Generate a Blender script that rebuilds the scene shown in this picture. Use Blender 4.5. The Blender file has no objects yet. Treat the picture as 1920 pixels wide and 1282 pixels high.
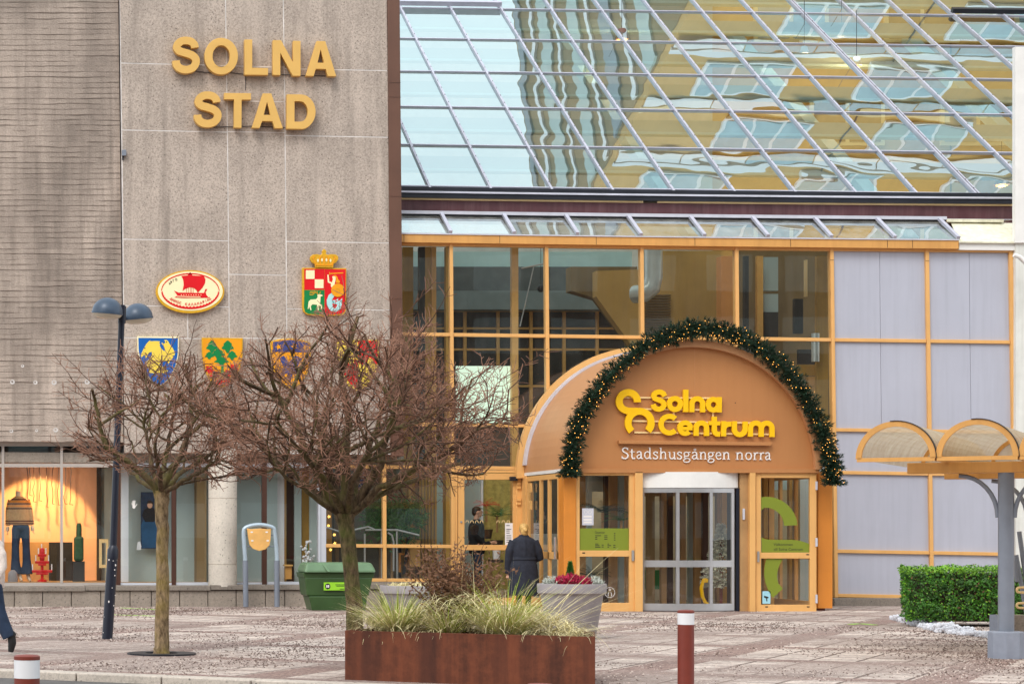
import bpy, bmesh, math, random
from mathutils import Vector, Matrix, Euler, noise as mnoise
from mathutils.geometry import tessellate_polygon
C = bpy.context
sc = C.scene
col = sc.collection
PI = math.pi
R = math.radians
# ------------------------------------------------------------------ camera, sky, sun, exposure
F, XV, YH, EYE = 4000.0, -50.0, 1000.0, 1.47      # focal length and vanishing point in photo pixels, eye height
cam_d = bpy.data.cameras.new('camera')
cam = bpy.data.objects.new('camera', cam_d); col.objects.link(cam)
cam.location = (0, 0, EYE); cam.rotation_euler = (R(90), 0, 0)
cam_d.sensor_width = 36.0; cam_d.lens = 36.0 * F / 1920
cam_d.shift_x = (960 - XV) / 1920; cam_d.shift_y = (YH - 641) / 1920
cam_d.clip_start = 0.1; cam_d.clip_end = 2000
sc.camera = cam
SUN_EL, SUN_AZ = R(48), R(215)                     # azimuth clockwise from +Y: behind the camera, to the left
w = bpy.data.worlds.new('World'); sc.world = w; w.use_nodes = True
nt = w.node_tree; nt.nodes.clear()
sky = nt.nodes.new('ShaderNodeTexSky'); sky.sky_type = 'NISHITA'; sky.sun_disc = False
sky.sun_elevation = SUN_EL; sky.sun_rotation = SUN_AZ; sky.air_density = 1.0; sky.dust_density = 8.0; sky.ozone_density = 1.0
hs = nt.nodes.new('ShaderNodeHueSaturation'); hs.inputs['Saturation'].default_value = 0.5
bg = nt.nodes.new('ShaderNodeBackground'); bg.inputs['Strength'].default_value = 0.15
wo = nt.nodes.new('ShaderNodeOutputWorld')
tc = nt.nodes.new('ShaderNodeTexCoord'); cn = nt.nodes.new('ShaderNodeTexNoise'); cn.inputs['Scale'].default_value = 2.2; cn.inputs['Detail'].default_value = 5
nt.links.new(tc.outputs['Generated'], cn.inputs['Vector'])          # thin even overcast over the clear sky
cr = nt.nodes.new('ShaderNodeValToRGB'); cr.color_ramp.elements[0].position = 0.35; cr.color_ramp.elements[1].position = 0.65
cr.color_ramp.elements[0].color = (5.4, 6.3, 6.9, 1); cr.color_ramp.elements[1].color = (7.2, 7.6, 7.8, 1)
nt.links.new(cn.outputs['Fac'], cr.inputs[0])
mx = nt.nodes.new('ShaderNodeMix'); mx.data_type = 'RGBA'; mx.inputs[0].default_value = 0.8
nt.links.new(sky.outputs[0], hs.inputs['Color']); nt.links.new(hs.outputs[0], mx.inputs[6]); nt.links.new(cr.outputs[0], mx.inputs[7]); nt.links.new(mx.outputs[2], bg.inputs[0])
nt.links.new(bg.outputs[0], wo.inputs[0])
sd = bpy.data.lights.new('sun', 'SUN'); sd.energy = 0.8; sd.angle = R(22); sd.color = (1.0, 0.95, 0.88)
so = bpy.data.objects.new('sun', sd); col.objects.link(so)
so.rotation_euler = Vector((-math.sin(SUN_AZ) * math.cos(SUN_EL), -math.cos(SUN_AZ) * math.cos(SUN_EL), -math.sin(SUN_EL))).to_track_quat('-Z', 'Y').to_euler()
sc.view_settings.view_transform = 'Standard'; sc.view_settings.look = 'None'
sc.view_settings.exposure = 0.6; sc.view_settings.gamma = 1.0
sc.cycles.max_bounces = 10; sc.cycles.transparent_max_bounces = 24
sc.cycles.caustics_reflective = False; sc.cycles.caustics_refractive = False
# ------------------------------------------------------------------ helpers
ORG = {}
def P(px, py, Y):
    return Vector(((px - XV) * Y / F, Y, EYE + (YH - py) * Y / F))
def GY(py):                                        # depth of the ground seen at photo row py
    return F * EYE / (py - YH)
def G(px, py, z=0.0):
    Y = F * (EYE - z) / (py - YH)
    return Vector(((px - XV) * Y / F, Y, z))
def D(u, v):                                       # building grid -> photo pixels (the old lens bends straight lines a little)
    x = u + (0.0078 + (u - 960) * 4e-6) * (v - 641)
    y = v + (0.0135 - min(max(v - 630, 0), 450) * 1.1e-5) * (u - 960)
    dx, dy = x - 960, y - 641
    k = 1 + 1.57e-8 * (dx * dx + dy * dy) 
    return 960 + dx * k, 641 + dy * k
def I(px, py):
    u, v = px, py
    for _ in range(12):
        x, y = D(u, v); u += px - x; v += py - y
    return u, v
def B(u, v, Y):
    x, y = D(u, v); return P(x, y, Y)
def sm(o, ang=35):
    me = o.data
    me.polygons.foreach_set('use_smooth', [True] * len(me.polygons))
    me.set_sharp_from_angle(angle=R(ang))
    return o
class MB:
    def __init__(s): s.v = []; s.f = []
    def add(s, vs, fs):
        n = len(s.v); s.v += [tuple(p) for p in vs]; s.f += [tuple(i + n for i in f) for f in fs]; return s
    def hexa(s, p):                                # 4 front corners (ccw), 4 back corners
        return s.add(p, [(0, 1, 2, 3), (7, 6, 5, 4), (0, 4, 5, 1), (1, 5, 6, 2), (2, 6, 7, 3), (3, 7, 4, 0)])
    def box(s, x0, x1, y0, y1, z0, z1, m=None):
        p = [(x0, y0, z0), (x1, y0, z0), (x1, y0, z1), (x0, y0, z1), (x0, y1, z0), (x1, y1, z0), (x1, y1, z1), (x0, y1, z1)]
        if m is not None: p = [m @ Vector(q) for q in p]
        return s.hexa(p)
    def wbox(s, u0, u1, v0, v1, Y, t, n=1):        # building grid box: front at depth Y, t metres thick going back
        for k in range(n):
            a, b = u0 + (u1 - u0) * k / n, u0 + (u1 - u0) * (k + 1) / n
            q = [B(a, v1, Y), B(b, v1, Y), B(b, v0, Y), B(a, v0, Y)]
            s.hexa(q + [p + Vector((0, t, 0)) for p in q])
        return s
    def pbox(s, x0, x1, y0, y1, Y, t):             # the same from photo pixels
        q = [P(x0, y1, Y), P(x1, y1, Y), P(x1, y0, Y), P(x0, y0, Y)]
        return s.hexa(q + [p + Vector((0, t, 0)) for p in q])
    def quad(s, a, b, c, d): return s.add([a, b, c, d], [(0, 1, 2, 3)])
    def prism(s, loops, fn, t):                    # flat outline (with holes) in pixels, fn maps to space, t thick going back
        loops = [list(l) for l in loops]
        tri = tessellate_polygon([[Vector((x, y, 0)) for x, y in l] for l in loops])
        flat = [q for l in loops for q in l]; n = len(flat)
        fr = [Vector(fn(x, y)) for x, y in flat]
        bk = [p + Vector((0, t, 0)) for p in fr]
        fs = []
        for a, b, c in tri:
            A, Bq, Cq = fr[a], fr[b], fr[c]
            if (Bq - A).cross(Cq - A).y > 0: a, c = c, a
            fs += [(a, b, c), (c + n, b + n, a + n)]
        k = 0
        for l in loops:
            m = len(l)
            for i in range(m):
                j = (i + 1) % m; fs.append((k + i, k + j, k + j + n, k + i + n))
            k += m
        return s.add(fr + bk, fs)
    def tube(s, pts, rad, n=8, cap=True):
        pts = [Vector(p) for p in pts]; m = len(pts)
        if not hasattr(rad, '__len__'): rad = [rad] * m
        vs = []; prev = None
        for i, p in enumerate(pts):
            t = (pts[min(i + 1, m - 1)] - pts[max(i - 1, 0)])
            t = t.normalized() if t.length > 1e-9 else Vector((0, 0, 1))
            if prev is None:
                a = t.cross(Vector((0.31, 0.2, 0.93)))
                if a.length < 0.05: a = t.cross(Vector((1, 0, 0)))
            else: a = prev - t * prev.dot(t)
            a = a.normalized() if a.length > 1e-9 else t.orthogonal().normalized()
            prev = a; b = t.cross(a)
            for k in range(n):
                an = 2 * PI * k / n; vs.append(p + (a * math.cos(an) + b * math.sin(an)) * rad[i])
        fs = []
        for i in range(m - 1):
            for k in range(n):
                j = (k + 1) % n; fs.append((i * n + k, i * n + j, (i + 1) * n + j, (i + 1) * n + k))
        if cap: fs += [tuple(range(n - 1, -1, -1)), tuple((m - 1) * n + k for k in range(n))]
        return s.add(vs, fs)
    def lathe(s, prof, c, n=24, m=None):           # prof: (radius, height)
        vs = []; fs = []
        for r, z in prof:
            for k in range(n):
                an = 2 * PI * k / n; q = Vector((r * math.cos(an), r * math.sin(an), z))
                vs.append((m @ q if m is not None else q) + Vector(c))
        for i in range(len(prof) - 1):
            for k in range(n):
                j = (k + 1) % n; fs.append((i * n + k, i * n + j, (i + 1) * n + j, (i + 1) * n + k))
        return s.add(vs, fs + [tuple(range(n - 1, -1, -1)), tuple((len(prof) - 1) * n + k for k in range(n))])
    def ball(s, c, r, n=10, h=7, m=None):
        c = Vector(c); r = Vector(r) if hasattr(r, '__len__') else Vector((r, r, r))
        vs = [Vector((0, 0, -1))]; fs = []
        for i in range(1, h):
            th = -PI / 2 + PI * i / h
            for k in range(n):
                an = 2 * PI * k / n; vs.append(Vector((math.cos(th) * math.cos(an), math.cos(th) * math.sin(an), math.sin(th))))
        vs.append(Vector((0, 0, 1))); L = len(vs) - 1
        for k in range(n):
            j = (k + 1) % n
            fs.append((0, 1 + j, 1 + k)); fs.append((L, L - n + k, L - n + j))
            for i in range(h - 2): fs.append((1 + i * n + k, 1 + i * n + j, 1 + (i + 1) * n + j, 1 + (i + 1) * n + k))
        vs = [Vector((q.x * r.x, q.y * r.y, q.z * r.z)) for q in vs]
        if m is not None: vs = [m @ q for q in vs]
        return s.add([q + c for q in vs], fs)
    def build(s, name, mat, parent=None, smooth=None, bevel=0):
        me = bpy.data.meshes.new(name)
        o0 = ORG.get(parent.name, Vector((0, 0, 0))) if parent else None
        if parent is None:                          # a thing that is one mesh: origin at the middle of its base
            xs = [p[0] for p in s.v]; ys = [p[1] for p in s.v]; zs = [p[2] for p in s.v]
            o0 = Vector(((min(xs) + max(xs)) / 2, (min(ys) + max(ys)) / 2, min(zs)))
        me.from_pydata([(p[0] - o0.x, p[1] - o0.y, p[2] - o0.z) for p in s.v], [], s.f)
        me.update()
        bm = bmesh.new(); bm.from_mesh(me); bmesh.ops.recalc_face_normals(bm, faces=bm.faces) if len(s.f) < 60000 else None
        bm.to_mesh(me); bm.free()
        o = bpy.data.objects.new(name, me); col.objects.link(o)
        if mat: me.materials.append(mat)
        if parent: o.parent = parent
        else: o.location = o0
        ORG[o.name] = o0
        if smooth: sm(o, smooth)
        if bevel:
            b = o.modifiers.new('bevel', 'BEVEL'); b.width = bevel; b.segments = 2; b.limit_method = 'ANGLE'
        return o
def tag(o, label=None, cat=None, group=None, kind=None):
    if label: o['label'] = label
    if cat: o['category'] = cat
    if group: o['group'] = group
    if kind: o['kind'] = kind
    return o
def empty(name, loc, label, cat, group=None):
    o = bpy.data.objects.new(name, None); col.objects.link(o)
    o.location = loc; o.empty_display_size = 0.2; ORG[o.name] = Vector(loc)
    return tag(o, label, cat, group)
def copy_thing(root, loc, label, rotz=0):
    def rec(o, par):
        c = o.copy(); col.objects.link(c); c.parent = par
        for ch in [x for x in col.objects if x.parent == o]: rec(ch, c)
        return c
    r = rec(root, None); r.location = loc; r.rotation_euler = (0, 0, rotz); r['label'] = label
    ORG[r.name] = Vector(loc); return r
# strokes: a polyline thickened to a closed outline (pixels)
def arc(cx, cy, r, a0, a1, n=16, ry=None):         # degrees, screen sense: 0 right, 90 up
    ry = ry or r
    return [(cx + r * math.cos(R(a0 + (a1 - a0) * i / n)), cy - ry * math.sin(R(a0 + (a1 - a0) * i / n))) for i in range(n + 1)]
def ribbon(pts, wd):
    q = []
    for p in pts:
        if not q or (abs(p[0] - q[-1][0]) + abs(p[1] - q[-1][1])) > 1e-6: q.append(p)
    pts = q; m = len(pts); A = []; Bq = []
    for i in range(m):
        d0 = Vector(pts[i]) - Vector(pts[max(i - 1, 0)]); d1 = Vector(pts[min(i + 1, m - 1)]) - Vector(pts[i])
        d0 = d0.normalized() if d0.length > 0 else d1.normalized(); d1 = d1.normalized() if d1.length > 0 else d0
        n0 = Vector((-d0.y, d0.x)); n1 = Vector((-d1.y, d1.x)); nn = n0 + n1
        nn = nn.normalized() if nn.length > 1e-4 else n0
        k = 1 / max(nn.dot(n0), 0.5); h = wd / 2 * k
        A.append((pts[i][0] + nn.x * h, pts[i][1] + nn.y * h)); Bq.append((pts[i][0] - nn.x * h, pts[i][1] - nn.y * h))
    return A + Bq[::-1]
def ell(cx, cy, rx, ry, n=40): return [(cx + rx * math.cos(2 * PI * i / n), cy + ry * math.sin(2 * PI * i / n)) for i in range(n)]
def rect(x0, y0, x1, y1): return [(x0, y0), (x1, y0), (x1, y1), (x0, y1)]
# ------------------------------------------------------------------ materials
def lin(c):
    return tuple(((x / 255) / 12.92 if x / 255 <= 0.04045 else ((x / 255 + 0.055) / 1.055) ** 2.4) for x in c)
class NT:
    def __init__(s, name):
        s.m = bpy.data.materials.new(name); s.m.use_nodes = True; s.t = s.m.node_tree; s.t.nodes.clear()
        s.out = s.n('ShaderNodeOutputMaterial')
    def n(s, typ, **kw):
        x = s.t.nodes.new(typ)
        for k, v in kw.items():
            if k in x.inputs.keys(): x.inputs[k].default_value = v
            else: setattr(x, k, v)
        return x
    def l(s, a, b): s.t.links.new(a, b)
    def coord(s, scale=(1, 1, 1), rot=(0, 0, 0), loc=(0, 0, 0), world=False):
        if world: g = s.n('ShaderNodeNewGeometry').outputs['Position']
        else: g = s.n('ShaderNodeTexCoord').outputs['Object']
        mp = s.n('ShaderNodeMapping'); mp.inputs['Scale'].default_value = scale; mp.inputs['Rotation'].default_value = rot; mp.inputs['Location'].default_value = loc
        s.l(g, mp.inputs[0]); return mp.outputs[0]
    def noise(s, vec, scale, detail=4, rough=0.55):
        x = s.n('ShaderNodeTexNoise'); x.inputs['Scale'].default_value = scale; x.inputs['Detail'].default_value = detail; x.inputs['Roughness'].default_value = rough
        s.l(vec, x.inputs['Vector']); return x.outputs['Fac']
    def ramp(s, fac, stops):
        r = s.n('ShaderNodeValToRGB'); e = r.color_ramp.elements
        while len(e) < len(stops): e.new(0.5)
        for i, (p, c) in enumerate(stops):
            e[i].position = p; e[i].color = (c, c, c, 1) if not hasattr(c, '__len__') else (*c[:3], 1)
        s.l(fac, r.inputs[0]); return r.outputs[0]
    def mix(s, fac, a, b, mode='MIX'):
        x = s.n('ShaderNodeMix', data_type='RGBA', blend_type=mode)
        for sock, val in ((x.inputs[0], fac), (x.inputs[6], a), (x.inputs[7], b)):
            if hasattr(val, 'is_linked') or hasattr(val, 'node'): s.l(val, sock)
            elif hasattr(val, '__len__'): sock.default_value = (*val[:3], 1)
            else: sock.default_value = val
        return x.outputs[2]
    def math(s, op, a, b=0.0):
        x = s.n('ShaderNodeMath', operation=op)
        for sock, val in ((x.inputs[0], a), (x.inputs[1], b)):
            if hasattr(val, 'node'): s.l(val, sock)
            else: sock.default_value = val
        return x.outputs[0]
    def bump(s, h, strength=0.3, dist=0.01):
        x = s.n('ShaderNodeBump'); x.inputs['Strength'].default_value = strength; x.inputs['Distance'].default_value = dist
        s.l(h, x.inputs['Height']); return x.outputs[0]
    def bsdf(s, color, rough=0.6, metal=0.0, normal=None, spec=0.5, emit=None, es=0):
        b = s.n('ShaderNodeBsdfPrincipled')
        if hasattr(color, 'node'): s.l(color, b.inputs['Base Color'])
        else: b.inputs['Base Color'].default_value = (*color[:3], 1)
        if hasattr(rough, 'node'): s.l(rough, b.inputs['Roughness'])
        else: b.inputs['Roughness'].default_value = rough
        b.inputs['Metallic'].default_value = metal; b.inputs['Specular IOR Level'].default_value = spec
        if normal is not None: s.l(normal, b.inputs['Normal'])
        if emit: b.inputs['Emission Color'].default_value = (*emit[:3], 1); b.inputs['Emission Strength'].default_value = es
        s.l(b.outputs[0], s.out.inputs[0]); return s.m
def M(name, c, rough=0.55, metal=0.0, var=0.12, scale=3.0, bump=0.0, bscale=60, spec=0.4, streak=0.0, dirt=None):
    t = NT(name); c = lin(c); v = t.coord()
    n1 = t.noise(v, scale, 6, 0.6)
    colr = t.mix(t.ramp(n1, [(0.3, 0), (0.7, 1)]), tuple(x * (1 - var) for x in c), tuple(min(1, x * (1 + var)) for x in c))
    if streak:
        n2 = t.noise(t.coord((9, 9, 0.5)), 1.0, 5, 0.65)
        colr = t.mix(t.math('MULTIPLY', t.ramp(n2, [(0.45, 0), (0.75, 1)]), streak), colr, lin(dirt) if dirt else tuple(x * 0.35 for x in c))
    nb = t.noise(v, bscale, 4) if bump else None
    return t.bsdf(colr, rough, metal, t.bump(nb, bump, 0.01) if bump else None, spec)
def emit_mat(name, c, s):
    t = NT(name); return t.bsdf(lin(c), 0.4, emit=lin(c), es=s)
def glass(name, tint, refl, wav=0.0, wscale=1.0, rough=0.0, rcol=(1, 1, 1), dirt=0.0):
    t = NT(name)
    tr = t.n('ShaderNodeBsdfTransparent'); tr.inputs[0].default_value = (*tint, 1)
    gl = t.n('ShaderNodeBsdfGlossy'); gl.inputs['Roughness'].default_value = rough; gl.inputs['Color'].default_value = (*rcol, 1)
    fr = t.n('ShaderNodeLayerWeight'); fr.inputs['Blend'].default_value = 0.5
    fac = t.math('MINIMUM', t.math('ADD', t.math('MULTIPLY', t.math('POWER', fr.outputs['Facing'], 5.0), 0.9), refl + 0.04), 1.0)
    if wav:
        oi = t.n('ShaderNodeObjectInfo')
        g = t.n('ShaderNodeNewGeometry')
        nz = t.n('ShaderNodeTexNoise', noise_dimensions='4D'); nz.inputs['Scale'].default_value = wscale; nz.inputs['Detail'].default_value = 1.0
        t.l(g.outputs['Position'], nz.inputs['Vector']); t.l(t.math('MULTIPLY', oi.outputs['Random'], 30.0), nz.inputs['W'])
        t.l(t.bump(nz.outputs['Fac'], wav, 0.1), gl.inputs['Normal'])
    mx = t.n('ShaderNodeMixShader'); t.l(fac, mx.inputs[0]); t.l(tr.outputs[0], mx.inputs[1]); t.l(gl.outputs[0], mx.inputs[2])
    last = mx.outputs[0]
    if dirt:
        df = t.n('ShaderNodeBsdfDiffuse'); df.inputs[0].default_value = (0.75, 0.74, 0.7, 1)
        nd = t.noise(t.coord((5, 5, 0.7), world=True), 1.0, 6, 0.7)
        m2 = t.n('ShaderNodeMixShader'); t.l(t.math('MULTIPLY', t.ramp(nd, [(0.35, 0.15), (0.75, 1)]), dirt), m2.inputs[0])
        t.l(last, m2.inputs[1]); t.l(df.outputs[0], m2.inputs[2]); last = m2.outputs[0]
    t.l(last, t.out.inputs[0]); return t.m
m = {}
# smooth cast concrete with fine dark aggregate
def concrete(name, base, streak=0.5, speck=1.0, sc=1.0):
    t = NT(name); v = t.coord(world=True)
    c = lin(base)
    big = t.noise(v, 0.9, 6, 0.6)
    colr = t.mix(t.ramp(big, [(0.3, 0), (0.7, 1)]), tuple(x * 0.8 for x in c), tuple(x * 1.12 for x in c))
    fine = t.math('ADD', t.math('MULTIPLY', t.noise(v, 26 * sc, 2, 0.8), 0.6), t.math('MULTIPLY', t.noise(v, 70 * sc, 2, 0.8), 0.4))
    colr = t.mix(t.math('MULTIPLY', t.ramp(fine, [(0.36, 1), (0.52, 0)]), 0.62 * speck), colr, tuple(x * 0.45 for x in c))
    colr = t.mix(t.math('MULTIPLY', t.ramp(fine, [(0.55, 0), (0.7, 1)]), 0.4 * speck), colr, tuple(min(1, x * 1.5) for x in c))
    vo = t.n('ShaderNodeTexVoronoi'); vo.inputs['Scale'].default_value = 13.0; t.l(v, vo.inputs['Vector'])
    keep = t.noise(v, 3.0, 2)
    hole = t.math('MULTIPLY', t.ramp(vo.outputs['Distance'], [(0.11, 1), (0.19, 0)]), t.ramp(keep, [(0.42, 0), (0.5, 1)]))
    colr = t.mix(t.math('MULTIPLY', hole, 0.75), colr, tuple(x * 0.18 for x in c))
    st = t.noise(t.coord((3.2, 3.2, 0.22), world=True), 1.0, 6, 0.65)
    colr = t.mix(t.math('MULTIPLY', t.ramp(st, [(0.5, 0), (0.72, 1)]), streak), colr, tuple(x * 0.48 for x in c))
    st2 = t.noise(t.coord((2.3, 2.3, 0.18), loc=(7, 3, 5), world=True), 1.0, 5, 0.6)
    colr = t.mix(t.math('MULTIPLY', t.ramp(st2, [(0.55, 0), (0.75, 1)]), 0.35), colr, tuple(min(1, x * 1.45) for x in c))
    return t.bsdf(colr, 0.85, 0, t.bump(t.math('ADD', fine, t.math('MULTIPLY', hole, -1.0)), 0.5, 0.006), 0.25)
m['concrete'] = concrete('smooth concrete', (188, 173, 161), 0.72, 1.4)
m['column'] = concrete('pale concrete', (215, 205, 192), 0.3, 0.5)
m['plinth'] = concrete('stone plinth', (158, 146, 134), 0.5, 0.9, 0.7)
m['cap'] = concrete('stone cap', (140, 130, 120), 0.35, 0.8)
m['curb'] = concrete('kerb stone', (196, 184, 172), 0.2, 0.9)
# board-marked concrete: every board leaves a line, soot runs down
t = NT('board marked concrete'); v = t.coord(world=True); c = lin((194, 177, 164))
sep = t.n('ShaderNodeSeparateXYZ'); t.l(v, sep.inputs[0])
warp = t.noise(t.coord((1.2, 1.2, 6), world=True), 1.0, 3)
zz = t.math('ADD', t.math('MULTIPLY', sep.outputs[2], 9.2), t.math('MULTIPLY', warp, 0.75))
fr = t.math('FRACT', zz); bid = t.math('FLOOR', zz)
cmb = t.n('ShaderNodeCombineXYZ'); t.l(t.math('MULTIPLY', sep.outputs[0], 0.9), cmb.inputs[0]); t.l(t.math('MULTIPLY', bid, 3.7), cmb.inputs[1])
bn = t.noise(cmb.outputs[0], 1.0, 4, 0.7)
gap = t.math('MULTIPLY', t.ramp(fr, [(0.0, 1), (0.22, 0)]), t.ramp(bn, [(0.4, 0.0), (0.62, 1)]))
big = t.noise(t.coord((1.0, 1.0, 0.28), world=True), 1.0, 6, 0.62)
colr = t.mix(t.ramp(big, [(0.36, 0), (0.64, 1)]), tuple(x * 0.5 for x in c), tuple(x * 1.2 for x in c))
colr = t.mix(t.math('MULTIPLY', t.ramp(bn, [(0.4, 0), (0.7, 1)]), 0.4), colr, tuple(x * 1.22 for x in c))
colr = t.mix(t.math('MULTIPLY', t.ramp(t.noise(v, 45, 3, 0.7), [(0.35, 1), (0.55, 0)]), 0.35), colr, tuple(x * 0.4 for x in c))
st = t.noise(t.coord((4.5, 4.5, 0.3), loc=(3, 1, 2), world=True), 1.0, 6, 0.68)
colr = t.mix(t.math('MULTIPLY', t.ramp(st, [(0.48, 0), (0.74, 1)]), 0.6), colr, tuple(x * 0.3 for x in c))
zg = t.ramp(t.math('MULTIPLY', t.math('ADD', sep.outputs[2], -3.2), 0.11), [(0.0, 0.0), (0.9, 1)])
colr = t.mix(t.math('MULTIPLY', t.math('MULTIPLY', zg, t.ramp(t.noise(t.coord((0.5, 0.5, 0.7), world=True), 1.0, 5), [(0.3, 0.3), (0.6, 1)])), 0.5), colr, tuple(x * 0.35 for x in c))
colr = t.mix(t.math('MULTIPLY', gap, 0.5), colr, tuple(x * 0.15 for x in c))
hz = t.noise(t.coord((0.6, 0.6, 9), loc=(2, 2, 2), world=True), 1.0, 4, 0.7)
colr = t.mix(t.math('MULTIPLY', t.ramp(hz, [(0.5, 0), (0.7, 1)]), 0.45), colr, tuple(x * 0.42 for x in c))
m['board'] = t.bsdf(colr, 0.9, 0, t.bump(t.math('ADD', t.math('MULTIPLY', gap, -1.5), t.noise(v, 30, 4)), 0.7, 0.02), 0.2)
m['mortar'] = M('white mortar', (214, 208, 204), 0.9, var=0.3, scale=2.5)
m['brown'] = M('brown painted metal', (104, 72, 58), 0.45, var=0.14, scale=1.2, streak=0.2)
m['purple'] = M('dark purple band', (84, 48, 52), 0.5, var=0.25, scale=2, streak=0.4, dirt=(120, 90, 90))
m['black'] = M('black metal', (32, 34, 42), 0.4, var=0.3)
m['lead'] = M('grey flashing', (205, 205, 215), 0.4, 0.1, var=0.1)
m['yellow'] = M('ochre painted metal', (226, 173, 106), 0.42, var=0.06, scale=2, streak=0.12, dirt=(170, 110, 55), bump=0.02)
m['yellow_deep'] = M('deep ochre paint', (214, 134, 52), 0.42, var=0.06, scale=2, streak=0.1)
m['fascia'] = M('ochre fascia', (214, 158, 88), 0.5, var=0.1, scale=1.6, streak=0.25, dirt=(160, 100, 50))
m['portal'] = M('terracotta painted sheet', (185, 127, 78), 0.38, var=0.05, scale=0.8, streak=0.1, dirt=(150, 95, 55))
m['vault'] = M('pale terracotta sheet', (196, 142, 98), 0.42, var=0.06, scale=0.9, streak=0.15, dirt=(165, 110, 75))
m['rafter'] = M('aluminium glazing bar', (182, 182, 196), 0.4, 0.1, var=0.1)
m['lilac'] = M('lilac grey panel', (180, 182, 195), 0.4, var=0.05, scale=0.6, streak=0.16, dirt=(130, 130, 140))
m['white'] = M('white paint', (232, 230, 226), 0.5, var=0.05)
m['whitedirty'] = M('weathered white sheet', (226, 222, 200), 0.6, var=0.12, scale=5, streak=0.35, dirt=(150, 145, 105))
m['shopframe'] = M('grey shop frame', (186, 176, 168), 0.4, 0.1, var=0.06)
m['darkpost'] = M('dark brown post', (78, 50, 40), 0.4, var=0.1)
m['whiteframe'] = M('pale grey frame', (206, 208, 216), 0.35, 0.1, var=0.04)
m['steel'] = M('brushed steel', (190, 190, 192), 0.3, 0.6, var=0.08)
m['gold'] = M('gold painted letters', (222, 176, 96), 0.42, 0.05, var=0.05, scale=2)
m['logo'] = M('bright yellow letters', (250, 194, 6), 0.4, var=0.03)
m['rail'] = M('cream rail', (240, 208, 150), 0.5, var=0.05)
m['cream'] = M('cream enamel', (252, 238, 190), 0.35, var=0.03)
m['red'] = M('red enamel', (222, 18, 28), 0.35, var=0.06)
m['green'] = M('green enamel', (16, 128, 66), 0.35, var=0.06)
m['blue'] = M('blue enamel', (20, 96, 176), 0.35, var=0.06)
m['navyblue'] = M('dark blue enamel', (62, 72, 128), 0.35, var=0.06)
m['sun_yellow'] = M('yellow enamel', (244, 212, 84), 0.35, var=0.05)
m['amber'] = M('amber enamel', (240, 158, 24), 0.35, var=0.08)
m['goldleaf'] = M('gold leaf', (226, 172, 40), 0.35, 0.2, var=0.15, scale=20)
m['palecyan'] = M('pale blue enamel', (176, 222, 222), 0.4, var=0.04)
m['ink'] = M('dark print', (38, 36, 34), 0.6, var=0.05)
m['white_print'] = M('white print', (236, 230, 226), 0.5, var=0.03)
m['lime'] = M('lime vinyl', (124, 136, 40), 0.5, var=0.03)
m['box_green'] = M('green plastic', (60, 86, 48), 0.4, var=0.12, scale=3, bump=0.05, bscale=300)
m['lid_green'] = M('paler green plastic', (98, 126, 94), 0.42, var=0.14, scale=4)  # lid green, paler than the box body
m['sticker'] = M('lime sticker', (150, 210, 50), 0.4, var=0.03)
m['navy'] = M('navy painted steel', (34, 37, 50), 0.35, 0.1, var=0.12, scale=6)
m['lampshade'] = M('blue grey lamp shade', (66, 80, 98), 0.35, 0.1, var=0.12, scale=8)
m['lampglass'] = M('frosted lamp bowl', (205, 196, 176), 0.3, var=0.05)
m['greypaint'] = M('grey painted steel', (128, 134, 146), 0.4, 0.1, var=0.08, scale=4)
m['footing'] = M('painted concrete footing', (140, 146, 160), 0.75, var=0.1, scale=8, bump=0.2, bscale=50)
m['galv'] = M('pale galvanised tube', (176, 192, 204), 0.35, 0.25, var=0.08, scale=6)
m['ply'] = M('varnished plywood', (232, 178, 104), 0.45, var=0.12, scale=5, streak=0.1)
m['bollard'] = M('red brown bollard', (122, 52, 40), 0.5, var=0.08, scale=8, streak=0.1)
m['band'] = M('white reflective band', (232, 230, 232), 0.4, var=0.03)
m['pot'] = M('grey fibre pot', (152, 145, 146), 0.6, var=0.08, scale=5, streak=0.15)
m['soil'] = M('soil', (58, 44, 34), 0.95, var=0.4, scale=20, bump=0.6)
m['wood'] = M('brown wood', (176, 136, 90), 0.5, var=0.18, scale=2, streak=0.3)
m['oak'] = M('ochre slats', (196, 150, 70), 0.5, var=0.15, scale=2, streak=0.3)
m['tile'] = M('hall floor', (150, 140, 128), 0.25, var=0.1)
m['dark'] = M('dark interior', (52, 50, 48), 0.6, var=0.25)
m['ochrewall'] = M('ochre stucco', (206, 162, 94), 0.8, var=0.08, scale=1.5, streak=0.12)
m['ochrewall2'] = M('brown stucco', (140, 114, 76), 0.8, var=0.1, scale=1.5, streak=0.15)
m['cyanbeam'] = M('pale blue beam', (196, 226, 226), 0.5, var=0.04)
m['duct'] = M('silver duct', (214, 218, 216), 0.3, 0.3, var=0.1)
m['greypane'] = M('frosted film', (176, 190, 188), 0.4, var=0.06, scale=1)
m['skin'] = M('skin', (214, 164, 136), 0.5, var=0.05)
m['mannequin'] = M('mannequin shell', (222, 190, 158), 0.4, var=0.03)
m['coat'] = M('charcoal wool coat', (44, 47, 58), 0.95, var=0.25, scale=14, bump=0.5, bscale=120)
m['blackcloth'] = M('black cloth', (34, 34, 38), 0.9, var=0.25, scale=10, bump=0.3)
m['denim'] = M('denim', (40, 56, 80), 0.85, var=0.25, scale=9, bump=0.2)
m['fleece'] = M('cream fleece', (228, 214, 204), 0.95, var=0.12, scale=16, bump=0.8, bscale=60)
m['blond'] = M('blond hair', (206, 164, 96), 0.5, var=0.35, scale=30, streak=0.3)
m['brunette'] = M('dark hair', (44, 32, 26), 0.5, var=0.3, scale=30)
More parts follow.
